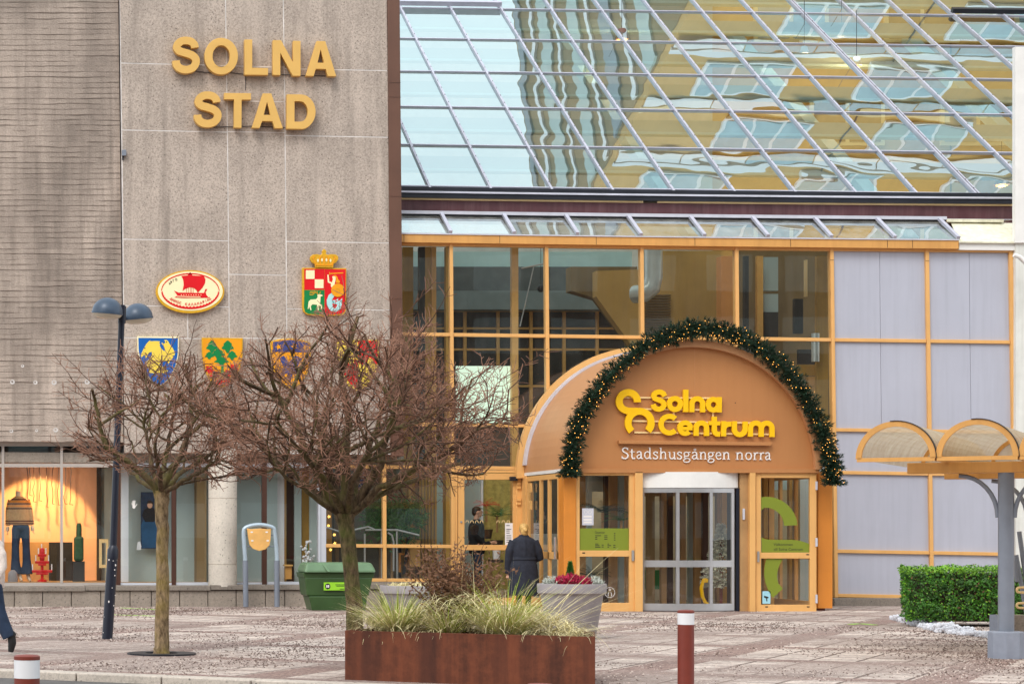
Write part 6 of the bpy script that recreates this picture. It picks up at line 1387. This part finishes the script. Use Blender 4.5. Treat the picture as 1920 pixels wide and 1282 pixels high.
for k in range(4):
    cs = s0 + w_ * (k + .5)
    def av(r, t_, n=24): return [sq(cs - r * math.cos(PI * i / n), t_, zf + r * math.sin(PI * i / n)) for i in range(n + 1)]
    a_, b_ = av(rr + .006, T0 + .03), av(rr + .006, T1); mb = MB()
    a2, b2_ = av(rr - .002, T0 + .03), av(rr - .002, T1)
    for i in range(24): mb.hexa([a_[i], a_[i + 1], a2[i + 1], a2[i], b_[i], b_[i + 1], b2_[i + 1], b2_[i]])
    vt = mb.build('barrel_roof', m['canopy'], sh, smooth=40)
    for t_, nm in ((T0, 'arch_rib'), (T1 - .06, 'arch_rib')):
        a_, b_, a2, b2_ = av(rr + .014, t_), av(rr + .014, t_ + .05), av(rr - .05, t_), av(rr - .05, t_ + .05)
        if t_ > T0: a_, b_ = av(rr - .004, t_), av(rr - .004, t_ + .05)
        mb = MB()
        for i in range(24): mb.hexa([a_[i], a_[i + 1], a2[i + 1], a2[i], b_[i], b_[i + 1], b2_[i + 1], b2_[i]])
        mb.build(nm, m['fascia'], vt, smooth=40)
    a_, b_, a2, b2_ = av(rr + .022, T0 - .012), av(rr + .022, T0 + .09), av(rr + .0145, T0 - .012), av(rr + .0145, T0 + .09); mb = MB()
    for i in range(11, 24): mb.hexa([a_[i], a_[i + 1], a2[i + 1], a2[i], b_[i], b_[i + 1], b2_[i + 1], b2_[i]])
    mb.build('edge_strip', m['black'], vt)
    # translucent end sheet at the back, base bars
    mb = MB(); sbox(mb, cs - rr, cs + rr, T0, T0 + .05, zf - .035, zf + .012); mb.build('tie_bar', m['fascia'], sh)
    mb = MB(); sbox(mb, cs + rr - .01, cs + rr + .035, T0 + .05, T1, zf - .035, zf + .03); mb.build('valley_rail', m['fascia'], sh)
    pts_ = av(rr - .008, T1 - .05); mb = MB(); q2 = [p + E2 * .01 for p in pts_]; n_ = len(pts_)
    mb.add(pts_ + q2, [tuple(range(n_)), tuple(range(2 * n_ - 1, n_ - 1, -1))] + [(i, i + 1, n_ + i + 1, n_ + i) for i in range(n_ - 1)]); mb.build('end_sheet', m['canopy'], sh)
# bicycle rack at the picture edge
rk = empty('bicycle_rack', G(1925, 1210), 'grey tubular bicycle rack behind the shelter post', 'rack')
YR = 27.2
for x0, y0, x1, y1 in ((1911, 996, 1938, 1190), (1905, 1040, 1925, 1150), (1903, 1050, 1908, 1090)): MB().tube([P(x0, y0, YR), P(x1, y1, YR)], .028, 8).build('rack_bar', m['greypaint'], rk, smooth=50)
for y in (1101, 1130): MB().tube(catmull([P(1935, y - 1, YR - .2), P(1915, y, YR - .2), P(1908, y + 1, YR - .2), P(1907, y + 6, YR - .2), P(1912, y + 9, YR - .2), P(1935, y + 9, YR - .2)], 4), .016, 8).build('rack_loop', m['rail'], rk, smooth=50)
MB().pbox(1900, 1935, 1153, 1215, YR + .3, .3).build('concrete_block', m['plinth'], rk)
MB().pbox(1876, 1893, 1153, 1185, YR + .2, .3).build('rack_foot', m['footing'], rk)
# ------------------------------------------------------------------ people, dummy, things inside
def fuse(mb, name, mat, parent, voxel=.014, it=6):
    o = mb.build(name, mat if not isinstance(mat, str) else m[mat], parent)
    r_ = o.modifiers.new('r', 'REMESH'); r_.mode = 'VOXEL'; r_.voxel_size = voxel; r_.use_smooth_shade = True
    s_ = o.modifiers.new('s', 'SMOOTH'); s_.factor = .5; s_.iterations = it
    C.view_layer.update(); me = bpy.data.meshes.new_from_object(o.evaluated_get(C.evaluated_depsgraph_get()))
    o.modifiers.clear(); old = o.data; o.data = me; me.name = name
    if not me.materials: me.materials.append(old.materials[0])
    bpy.data.meshes.remove(old)
    return o
def loft(mb, rings, n=24, fold=0, zf=1.0):                         # rings: (z, rx, ry, cx, cy)
    vs, fs = [], []
    for z, rx, ry, cx, cy in rings:
        for k in range(n): an = 2 * PI * k / n; fo = 1 + (fold * max(0, min(1, (zf - z) / .5)) * (math.sin(an * 7 + z * 2) + .5 * math.sin(an * 11 + 1)) if fold else 0); vs.append((cx + rx * fo * math.cos(an), cy + ry * fo * math.sin(an), z))
    for i in range(len(rings) - 1):
        for k in range(n): j = (k + 1) % n; fs.append((i * n + k, i * n + j, (i + 1) * n + j, (i + 1) * n + k))
    fs += [tuple(range(n - 1, -1, -1)), tuple((len(rings) - 1) * n + k for k in range(n))]
    return mb.add(vs, fs)
def head(par, c, yaw, skin='skin', s=1.0, face=True):
    mx = Matrix.Rotation(yaw, 3, 'Z'); q = lambda x, y, z: c + mx @ Vector((x, y, z)) * s       # the face looks along -Y before turning
    mb = MB(); mb.ball(q(0, .012, .02), Vector((.076, .095, .1)) * s, 16, 12, mx); mb.ball(q(0, -.02, -.05), Vector((.058, .066, .066)) * s, 14, 10, mx)
    mb.tube([q(0, .02, -.04), q(0, .035, -.19)], [.052 * s, .06 * s], 12)
    mb.tube([q(0, -.085, .012), q(0, -.108, -.022)], [.011 * s, .016 * s], 8); mb.ball(q(0, -.085, -.062), Vector((.024, .014, .012)) * s, 8, 6, mx)
    for sx in (-1, 1): mb.ball(q(sx * .078, .012, -.005), Vector((.012, .026, .034)) * s, 8, 6, mx)
    fuse(mb, 'head', skin, par, .009, 3)
    for sx in (-1, 1): MB().ball(q(sx * .03, -.088, .014), Vector((.012, .008, .007)) * s, 8, 6, mx).build('eye', m['ink'], par)
    return q
def hand(mb, wrist, d, side_, s=1.0):              # palm, four fingers and a thumb along d
    d = d.normalized(); side_ = (side_ - d * side_.dot(d)).normalized(); mb.tube([wrist, wrist + d * .05 * s, wrist + d * .09 * s], [.024 * s, .034 * s, .036 * s], 8); up = d.cross(side_)
    for k, L in enumerate((.066, .076, .07, .054)):
        b = wrist + d * .085 * s + side_ * (-.03 + .02 * k) * s; mb.tube([b, b + d * L * .5 * s + up * .006 * s, b + d * L * s + up * .022 * s], [.009 * s, .0085 * s, .006 * s], 6)
    b = wrist + d * .03 * s - side_ * .028 * s; mb.tube([b, b + d * .03 * s - side_ * .026 * s, b + d * .062 * s - side_ * .03 * s], [.012 * s, .010 * s, .007 * s], 6)
# the woman in the dark coat, seen from behind
wc = Vector(((982 - XV) * 41.5 / F, 41.5, 0))
wo_ = empty('person', wc, 'person with blond hair in a long dark belted coat seen from behind', 'person')
V = lambda x, y, z: wc + Vector((x, y, z))
mb = MB(); loft(mb, [(z, rx, ry, wc.x + cx, wc.y) for z, rx, ry, cx in ((.27, .30, .2, 0), (.45, .295, .195, 0), (.7, .275, .185, 0), (.86, .258, .175, 0), (.965, .232, .15, 0), (1.0, .226, .145, 0), (1.06, .232, .15, 0), (1.2, .25, .155, 0), (1.31, .245, .14, 0), (1.375, .19, .115, 0), (1.41, .11, .09, 0), (1.45, .082, .08, 0))], 48, .045, .95)
mb.tube([V(-.2, 0, 1.32), V(-.285, -.02, 1.13), V(-.30, .0, .97), V(-.30, .05, .8), V(-.29, .08, .70)], [.088, .08, .07, .062, .06], 14)
mb.tube([V(.2, 0, 1.32), V(.285, -.02, 1.13), V(.325, .0, 1.0), V(.27, .16, .96), V(.2, .26, .98)], [.088, .08, .068, .06, .055], 14)
coat = fuse(mb, 'coat', 'coat', wo_, .013, 4)
mb = MB(); loft(mb, [(.955, .244, .162, wc.x, wc.y), (.96, .248, .166, wc.x, wc.y), (1.005, .244, .162, wc.x, wc.y), (1.01, .238, .156, wc.x, wc.y)], 40); mb.build('belt', m['coat'], coat, smooth=50)
MB().tube([V(0, -.155, 1.4), V(0, -.168, 1.2), V(0, -.165, 1.02)], .003, 5).build('back_seam', m['blackcloth'], coat)
q = head(wo_, V(0, .02, 1.545), PI)
mb = MB(); mb.ball(V(0, -.005, 1.575), (.092, .098, .1), 16, 12); mb.ball(V(.004, -.055, 1.50), (.075, .06, .075), 14, 10); mb.ball(V(.008, -.105, 1.535), (.045, .04, .042), 12, 8); mb.ball(V(0, .03, 1.62), (.075, .075, .055), 12, 8)
fuse(mb, 'hair', 'blond', wo_, .008, 2)
mb = MB(); hand(mb, V(-.287, .09, .69), Vector((.02, .1, -1)), Vector((0, 1, 0))); fuse(mb, 'hand', 'skin', wo_, .006, 1)
mb = MB(); hand(mb, V(.19, .27, .98), Vector((-.4, 1, .1)), Vector((0, 0, 1))); fuse(mb, 'hand', 'skin', wo_, .006, 1)
for sx in (-1, 1):
    mb = MB(); mb.tube([V(sx * .09, .0, .4), V(sx * .09, .0, .12), V(sx * .092, .01, .03)], [.07, .052, .05], 12); mb.tube([V(sx * .092, -.05, .035), V(sx * .094, .08, .034), V(sx * .096, .15, .028)], [.042, .042, .028], 10); fuse(mb, 'boot', 'blackcloth', wo_, .012, 2)
# the man behind the door glass
HF = .30
MB().box(XL - 2.4, P(982, 0, YF + .2).x, YF + .21, 50, .03, HF).build('raised_floor', m['tile'], hall)
mc = Vector(((894 - XV) * 44.6 / F, 44.6, HF))
mn = empty('person', mc, 'dark haired person in a black jacket in profile behind the single door glass', 'person')
V = lambda x, y, z: mc + Vector((x, y, z))
mb = MB(); loft(mb, [(mc.z + z, rx, ry, mc.x + cx, mc.y) for z, rx, ry, cx in ((.75, .16, .2, 0), (.95, .16, .2, 0), (1.15, .17, .21, -.01), (1.32, .16, .2, -.01), (1.42, .12, .14, 0), (1.47, .075, .08, .0))])
mb.tube([V(-.02, -.2, 1.38), V(-.06, -.25, 1.12), V(.1, -.24, .95), V(.22, -.18, .98)], [.075, .066, .056, .05], 12); mb.tube([V(-.02, .2, 1.38), V(-.06, .25, 1.12), V(.1, .2, .95)], [.075, .066, .056], 12)
fuse(mb, 'jacket', 'blackcloth', mn, .014, 4)
for sx in (-1, 1):
    mb = MB(); mb.tube([V(0, sx * .1, .82), V(.01, sx * .1, .45), V(-.01, sx * .1, .1)], [.1, .075, .06], 12); fuse(mb, 'trousers', 'denim', mn, .014, 3)
    mb = MB(); mb.tube([V(-.06, sx * .1, .05), V(.1, sx * .1, .045), V(.18, sx * .1, .035)], [.045, .045, .03], 10); fuse(mb, 'shoe', 'shoe', mn, .012, 2)
head(mn, V(.02, 0, 1.62), PI / 2)
mb = MB(); mb.ball(V(-.005, 0, 1.665), (.098, .084, .08), 14, 10); mb.ball(V(-.055, 0, 1.62), (.05, .075, .08), 12, 8); fuse(mb, 'hair', 'brunette', mn, .008, 2)
mb = MB(); hand(mb, V(.23, -.17, .98), Vector((1, .2, .1)), Vector((0, 0, 1))); fuse(mb, 'hand', 'skin', mn, .006, 1)
# a second one further in, half behind the greenery
mc2 = Vector(((758 - XV) * 48 / F, 48, HF)); mn2 = empty('person', mc2, 'dark haired person in a dark suit from behind, half hidden by greenery', 'person')
V = lambda x, y, z: mc2 + Vector((x, y, z))
mb = MB(); loft(mb, [(mc2.z + z, rx, ry, mc2.x, mc2.y) for z, rx, ry in ((.75, .2, .14), (.95, .2, .14), (1.15, .22, .15), (1.36, .22, .13), (1.44, .13, .1), (1.49, .07, .07))])
for sx in (-1, 1): mb.tube([V(sx * .2, 0, 1.38), V(sx * .26, .02, 1.1), V(sx * .25, .08, .85)], [.075, .06, .05], 12)
fuse(mb, 'jacket', 'blackcloth', mn2, .015, 4)
for sx in (-1, 1):
    mb = MB(); mb.tube([V(sx * .1, 0, .82), V(sx * .1, .0, .45), V(sx * .1, 0, .05)], [.1, .075, .06], 12); fuse(mb, 'trousers', 'blackcloth', mn2, .016, 3)
head(mn2, V(0, 0, 1.64), PI); mb = MB(); mb.ball(V(0, -.02, 1.68), (.085, .095, .085), 14, 10); mb.ball(V(0, -.06, 1.62), (.07, .05, .07), 12, 8); fuse(mb, 'hair', 'brunette', mn2, .008, 2)
# walker leaving the picture on the left
wy = GY(1228); wk = Vector(((-22 - XV) * wy / F, wy, 0)); wp = empty('person', wk, 'person in a cream fleece and jeans walking out at the left edge', 'person')
A_ = lambda x, y, dy=0.0: P(x, y, wy + dy)
mb = MB(); mb.tube([A_(-14, 1104), A_(-16, 1085), A_(-17, 1050), A_(-17, 1020), A_(-18, 1003)], [.15, .165, .175, .16, .07], 16)
mb.tube([A_(-13, 1012, -.16), A_(2, 1040, -.2), A_(4, 1062, -.22), A_(-6, 1083, -.28)], [.072, .07, .062, .05], 14); mb.tube([A_(-20, 1012, .16), A_(-38, 1045, .2), A_(-52, 1070, .16)], [.072, .066, .05], 14)
fuse(mb, 'fleece', 'fleece', wp, .014, 4)
mb = MB(); mb.tube([A_(-14, 1098, -.08), A_(-3, 1146, -.09), A_(7, 1172, -.09), A_(17, 1194, -.09)], [.12, .092, .086, .08], 14); mb.tube([A_(-15, 1098, .08), A_(-38, 1150, .09), A_(-48, 1208, .09)], [.12, .085, .07], 14); mb.ball(A_(-14, 1096), (.14, .15, .12), 14, 10)
fuse(mb, 'jeans', 'denim', wp, .014, 4)
mb = MB(); mb.tube([A_(21, 1189, -.09), A_(23, 1205, -.09), A_(20, 1222, -.09)], [.052, .052, .034], 12); mb.tube([A_(20, 1186, -.09), A_(27, 1193, -.09)], [.05, .044], 10); fuse(mb, 'shoe', 'shoe', wp, .011, 2)
mb = MB(); mb.tube([A_(-46, 1216, .09), A_(-58, 1221, .09), A_(-66, 1223, .09)], [.05, .046, .03], 12); fuse(mb, 'shoe', 'shoe', wp, .011, 2)
head(wp, A_(-20, 985), -PI / 2); mb = MB(); mb.ball(A_(-18, 978), (.098, .09, .085), 14, 10); mb.ball(A_(-12, 986), (.06, .08, .09), 12, 8); fuse(mb, 'hair', 'brunette', wp, .009, 2)
mb = MB(); hand(mb, A_(-8, 1085, -.29), Vector((-.6, -.1, -1)), Vector((1, 0, 0))); fuse(mb, 'hand', 'skin', wp, .006, 1)
mb = MB(); hand(mb, A_(-53, 1071, .16), Vector((-1, 0, -.8)), Vector((0, 1, 0))); fuse(mb, 'hand', 'skin', wp, .006, 1)
# ------------------------------------------------------------------ shop window display
zs = P(0, 1091, 43.7).z
t, sp = m.pop('_sweater'); zed = sp.outputs[2]; xx = sp.outputs[0]
zig = t.math('PINGPONG', t.math('MULTIPLY', xx, 1.0), .018)
zq = t.math('ADD', zed, zig)
def zb(z0, z1): return t.math('MULTIPLY', t.math('GREATER_THAN', zq, z0), t.math('LESS_THAN', zq, z1))
z_of = lambda y: EYE + (YH - y) * 44.3 / F
colr = t.mix(t.ramp(t.noise(t.coord(), 40, 3), [(.3, 0), (.7, 1)]), lin((176, 134, 90)), lin((206, 164, 114)))
for y0, y1, cc in ((934, 936.5, (92, 36, 30)), (937.5, 941, (220, 130, 50)), (942, 944.5, (92, 36, 30)), (946, 949, (226, 140, 60)), (951, 953.5, (80, 34, 30)), (974.5, 977, (92, 36, 30)), (979, 981, (92, 36, 30))):
    colr = t.mix(zb(z_of(y1), z_of(y0)), colr, lin(cc))
m['sweater'] = t.bsdf(colr, .95, 0, t.bump(t.noise(t.coord(), 90, 2), .5, .01), .1)
YMq = 44.3; dm = empty('shop_dummy', P(37, 1090, YMq), 'headless shop dummy in a patterned sweater and flared jeans', 'mannequin')
A_ = lambda x, y, dy=0.0: P(x, y, YMq + dy)
mb = MB(); loft(mb, [(A_(0, y).z, rx / 90.3, ry, A_(cx, 0).x, YMq) for y, rx, ry, cx in ((984, 18, .13, 39), (970, 18.5, .135, 38), (955, 18, .13, 37), (942, 17, .12, 36), (935, 14, .1, 35), (930, 7, .07, 35))])
mb.tube([A_(22, 938), A_(16, 958), A_(14.5, 985)], [.085, .068, .052], 12); mb.tube([A_(49, 938), A_(56, 958), A_(59.5, 984)], [.085, .068, .052], 12); fuse(mb, 'sweater', 'sweater', dm, .013, 4)
mb = MB(); mb.tube([A_(34, 931), A_(34, 920.5)], [.055, .05], 12); mb.build('neck', m['mannequin'], dm, smooth=50)
mb = MB(); mb.ball(A_(39, 988), (.18, .13, .1), 14, 10)
mb.tube([A_(31, 990), A_(29, 1025), A_(29, 1050), A_(30, 1076)], [.1, .078, .088, .12], 14); mb.tube([A_(47, 990), A_(49, 1025), A_(50, 1050), A_(51, 1076)], [.1, .078, .088, .12], 14); fuse(mb, 'jeans', 'denim', dm, .013, 3)
for x, y, dx in ((15, 986, -1), (60, 985, 1)):
    mb = MB(); hand(mb, A_(x, y), Vector((dx * .15, 0, -1)), Vector((0, 1, 0)), 1.15); fuse(mb, 'hand', 'mannequin', dm, .007, 1)
for x in (38, 54): MB().tube([A_(x - 2, 1074), A_(x, 1083, -.02), A_(x + 3, 1089, -.1)], [.04, .04, .025], 10).build('foot', m['mannequin'], dm, smooth=50)
cdl = empty('candle_tree', P(79, 1090, 44.2), 'red tiered candle tree with white candles in the shop window', 'candle holder'); YQ = 44.2
MB().lathe([(.1, 0), (.1, .03), (.03, .06), (.03, .42), (.05, .45), (.05, .66), (.03, .7)], P(79, 1090, YQ), 16).build('stem', m['candle_red'], cdl, smooth=40)
for y, hwd in ((1070, 19), (1053, 13), (1040, 8)):
    MB().pbox(79 - hwd, 79 + hwd, y - 2, y + 3, YQ - .05, .1).build('tier', m['candle_red'], cdl, bevel=.01); MB().pbox(79 - hwd * .6, 79 + hwd * .6, y + 3, y + 7, YQ - .05, .1).build('tier', m['candle_red'], cdl, bevel=.01)
    for x in (79 - hwd + 1, 79 + hwd - 1): MB().tube([P(x, y - 2, YQ), P(x, y - 13, YQ)], .012, 8).build('candle', m['paper'], cdl)
MB().tube([P(78, 1030, YQ), P(78, 1019, YQ)], .012, 8).build('candle', m['paper'], cdl)
ccs = empty('cactus', P(148, 1085, 44.5), 'dark green columnar cactus on a tall black stand in the shop window', 'cactus')
MB().tube([P(148, 1008, 44.5), P(148, 985, 44.5), P(148, 980, 44.5)], [.06, .055, .03], 12).build('upper_stem', m['cactus'], ccs, smooth=50); MB().pbox(139, 157, 1005, 1052, 44.4, .2).build('lower_stem', m['cactus'], ccs, bevel=.05); MB().pbox(137, 159, 1052, 1091, 44.35, .3).build('stand', m['dark'], ccs)
bk = empty('backpack', P(24, 1090, 44.0), 'small beige backpack on the shop window floor beside the dummy', 'bag')
MB().lathe([(.1, 0), (.105, .1), (.09, .2), (.04, .25), (.01, .255)], P(24, 1091, 44.0), 16).build('bag_body', m['pot'], bk, smooth=50)
MB().pbox(8, 112, 1016, 1091, 45.2, .1).build('display_table', m['wood'], tower); MB().pbox(92, 135, 1016, 1091, 45.1, .08).build('black_cloth', m['blackcloth'], tower)
MB().pbox(112, 136, 1016, 1091, 45.15, .06).build('dark_panel', m['dark'], tower)
ez = empty('picture_frame', P(193, 1062, 44.4), 'pale wooden frame standing at the right end of the shop display', 'frame')
MB().prism([rect(186, 1010, 203, 1064), rect(191, 1017, 199, 1058)], FP(44.4), .05).build('frame', m['rail'], ez)
rw = random.Random(9)
for k, x in enumerate((51, 57, 64, 75, 87, 98, 110, 122, 133)):
    y1 = (935, 928, 940, 938, 950, 944, 946, 944, 945)[k]; q = [P(x + rw.gauss(0, 1.2), 872 + (y1 - 872) * i / 6, 45.0) for i in range(7)] + [P(x + 4, y1 + 1, 45.0)]
    tag(MB().tube(q, .009, 5).build('hanging_twig', m['darkpost']), 'thin dark twig hanging over the lit wall of the shop window', 'decoration', 'twigs hanging in the shop window')
# orchid and stool in the right shop window
orc = empty('orchid', P(577, 1090, 44.15), 'white flowering orchid behind the last shop window pane', 'plant')
mb = MB(); rw = random.Random(6)
for i in range(46):
    p = P(577 + rw.gauss(0, 5.5), 1035 + rw.uniform(-21, 21), 44.15 + rw.gauss(0, .05)); mb.ball(p, (.03, .02, .026), 7, 5)
mb.build('white_blooms', m['paper'], orc); MB().tube([P(577, 1090, 44.15), P(577, 1020, 44.15)], .012, 6).build('stem', m['leaf_in'], orc)
stl = empty('stool', P(541, 1086, 44.0), 'small orange wooden stool behind the shop glass', 'stool')
MB().pbox(533.5, 549, 1058, 1061, 43.95, .2).build('seat', m['ply'], stl); MB().pbox(535, 547, 1061, 1085, 44.0, .12).build('stool_body', m['fascia'], stl)
# ------------------------------------------------------------------ inside the hall behind the low panes
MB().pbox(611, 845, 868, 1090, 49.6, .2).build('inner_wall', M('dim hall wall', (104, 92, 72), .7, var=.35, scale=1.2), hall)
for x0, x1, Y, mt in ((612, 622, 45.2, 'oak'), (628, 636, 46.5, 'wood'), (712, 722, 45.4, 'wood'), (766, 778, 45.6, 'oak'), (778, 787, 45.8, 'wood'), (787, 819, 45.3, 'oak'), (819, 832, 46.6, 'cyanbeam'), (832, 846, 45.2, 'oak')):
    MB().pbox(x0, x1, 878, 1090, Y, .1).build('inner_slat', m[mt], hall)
for k in range(5): MB().pbox(790 + k * 6, 792 + k * 6, 878, 1090, 45.26, .05).build('curtain_fold', m['ochrewall2'], hall)
fn = empty('fir_greenery', P(735, 1020, 45.0), 'mass of dark green fir branches behind the low ochre framed panes', 'plant'); mb = MB(); rw = random.Random(12)
for i in range(1500):
    x, y = rw.gauss(738, 28), rw.gauss(968, 20)
    if abs(x - 738) > 62 or y < 925: continue
    needle_tuft(mb, P(x, y, 44.7 + rw.uniform(-.25, .25)), Vector((rw.gauss(0, 1), rw.gauss(0, .5), rw.gauss(-.3, .6))), .14, .008, rw, 5)
mb.build('fir_branches', m['leaf_in'], fn); MB().tube([P(735, 1085, 45.2), P(735, 960, 45.2)], .03, 8).build('stem', m['wood'], fn)
bc = empty('flower_cone', P(678, 960, 45.0), 'dark blue hanging cone speckled with white flowers behind the glass', 'decoration'); c = P(678, 915, 45.0)
MB().lathe([(.03, -.4), (.12, -.2), (.2, .05), (.2, .2), (.12, .32), (.02, .36)], c, 20).build('cone', m['navyblue'], bc, smooth=50); mb = MB()
for i in range(150):
    z = rw.uniform(-.3, .3); rr_ = .03 + .17 * min(1, (z + .4) / .45); an = rw.uniform(0, 2 * PI); mb.ball(c + Vector((math.cos(an) * rr_, math.sin(an) * rr_, z)), .014, 6, 4)
tag(mb.build('white_flowers', m['paper'], bc), kind='stuff')
hr = empty('handrail', P(720, 1085, 44.4), 'bent steel handrail inside behind the low panes', 'handrail'); YH2 = 44.4
for ptsr in ([(612, 988), (642, 998), (668, 992), (690, 987), (704, 993), (745, 993), (786, 1003)], [(684, 1000), (684, 1085)], [(685, 993), (716, 993)], [(744, 995), (745, 1085)], [(727, 998), (735, 1003), (738, 1015), (738, 1070)], [(716, 995), (716, 1085)]):
    MB().tube([P(x, y, YH2) for x, y in ptsr], .022, 8).build('rail_tube', m['steel'], hr, smooth=50)
ch = empty('chair', P(756, 1072, 45.0), 'orange wooden chair seen through the low ochre framed panes', 'chair')
MB().prism([[(748, 1036), (764, 1036), (764, 1040), (752, 1040), (752, 1072), (748, 1072)]], FP(45.0), .3).build('chair_frame', m['yellow_deep'], ch)
tag(MB().prism([[(766, 990), (771, 990), (760, 1076), (755, 1076)]], FP(44.8), .05).build('leaning_board', m['blackcloth']), 'black board leaning inside the low pane beside the curtain', 'board')
tag(MB().pbox(768, 788, 1012, 1062, 45.1, .3).build('wooden_crate', m['ply']), 'pale wooden crate inside the low pane beside the curtain', 'crate')
sw = empty('star_lights', P(627, 1010, 45.0), 'small golden star lights hanging inside the first low pane', 'decoration')
for x, y in ((616, 985), (627, 1002), (620, 1030), (628, 1018), (617, 968)):
    MB().prism([[(x + (3.4 if i % 2 else 1.5) * math.cos(PI * i / 5), y + (3.4 if i % 2 else 1.5) * math.sin(PI * i / 5)) for i in range(10)]], FP(45.0), .01).build('star', m['lamp_on'], sw)
# behind the single door
MB().pbox(866, 906, 885, 1125, 46.3, .1).build('inner_panel', m['greypane'], hall); MB().pbox(906, 975, 885, 1125, 46.4, .1).build('patterned_wall', M('olive wallpaper', (186, 168, 92), .7, var=.3, scale=10), hall); MB().pbox(902, 906, 900, 1120, 46.2, .1).build('inner_post', m['paper'], hall)
def palm(nm, x, y, Y, L, lab, mat='leaf_in', n=15, seed=1):
    rw = random.Random(seed); e_ = empty(nm, P(x, y + 30, Y), lab, 'plant'); mb = MB(); c = P(x, y, Y)
    for i in range(n):
        an = 2 * PI * i / n; d = Vector((math.cos(an), math.sin(an) * .6, rw.uniform(.5, 1.3))).normalized(); q = c.copy(); vs = []
        for k in range(7):
            vs.append(q.copy()); d = (d + Vector((0, 0, -.17))).normalized(); q = q + d * L / 6
        for k in range(1, 7):
            for sx in (-1, 1):
                s_ = (vs[k] - vs[k - 1]).cross(Vector((0, 0, 1))).normalized() * sx
                for h_ in (0, .5):
                    b = vs[k - 1].lerp(vs[k], h_); tip = b + s_ * L * .28 * (1 - k / 9) + (vs[k] - vs[k - 1]) * .9 + Vector((0, 0, -.03)); mb.add([b, b + (vs[k] - vs[k - 1]) * .22, tip], [(0, 1, 2)])
    mb.build('fronds', m[mat], e_); MB().tube([c, P(x, y + 30, Y)], .025, 8).build('stem', m['wood'], e_); MB().lathe([(.1, -.2), (.14, 0), (.13, 0)], P(x, y + 44, Y), 14).build('plant_pot', m['dark'], e_, smooth=50)
palm('house_palm', 932, 968, 45.4, .55, 'green house palm behind the single door glass'); palm('house_plant', 912, 948, 45.8, .3, 'dark red leaved plant behind the single door glass', 'red', 9, 3)
palm('house_plant', 1130, 960, 41.3, .5, 'dark potted palm behind the left entrance door leaf', 'fir', 14, 4); palm('house_plant', 1165, 975, 41.2, .4, 'smaller leafy plant behind the left entrance door leaf', 'leaf_in', 12, 7); palm('house_plant', 1108, 1080, 41.2, .4, 'low dark plant behind the lower left entrance pane', 'fir', 12, 8)
tag(MB().lathe([(.07, 0), (.085, .2), (.09, .22), (.08, .22)], P(931, 1048, 44.5), 18).build('white_bucket', m['paper'], smooth=50), 'white round pot low behind the single door glass', 'pot')
tag(MB().pbox(924, 944, 1049, 1054, 44.3, .4).build('side_table', m['dark']), 'small dark table under the white pot behind the door', 'table')
# frosted christmas tree and a yellow warning board inside the automatic door
YX = 41.3; xt = empty('frosted_fir', P(1345, 1140, YX), 'frosted artificial fir tree behind the right pane of the automatic door', 'tree'); mb = MB(); rw = random.Random(14)
for i in range(900):
    h_ = rw.random() ** 1.3; an = rw.uniform(0, 2 * PI); rr_ = .42 * (1 - h_) * (1 if int(h_ * 7) % 2 else .85) * rw.uniform(.4, 1); b = P(1352, 1100, YX) + Vector((math.cos(an) * rr_, math.sin(an) * rr_ * .7, h_ * 1.2)); needle_tuft(mb, b, Vector((math.cos(an), math.sin(an), .1)), .09, .012, rw, 5)
mb.build('fir_foliage', m['frost'], xt); MB().tube([P(1352, 1138, YX), P(1352, 985, YX)], .03, 8).build('trunk', m['bollard'], xt)
tag(MB().prism([[(1318, 1085), (1324, 1083), (1329, 1086), (1327, 1092), (1321, 1092), (1319, 1103), (1321, 1118), (1326, 1128), (1331, 1130), (1331, 1134), (1322, 1132), (1315, 1118), (1313, 1102)]], FP(41.1), .06).build('warning_board', m['logo'], bevel=.01), 'yellow curved floor board behind the middle pane of the automatic door', 'board')
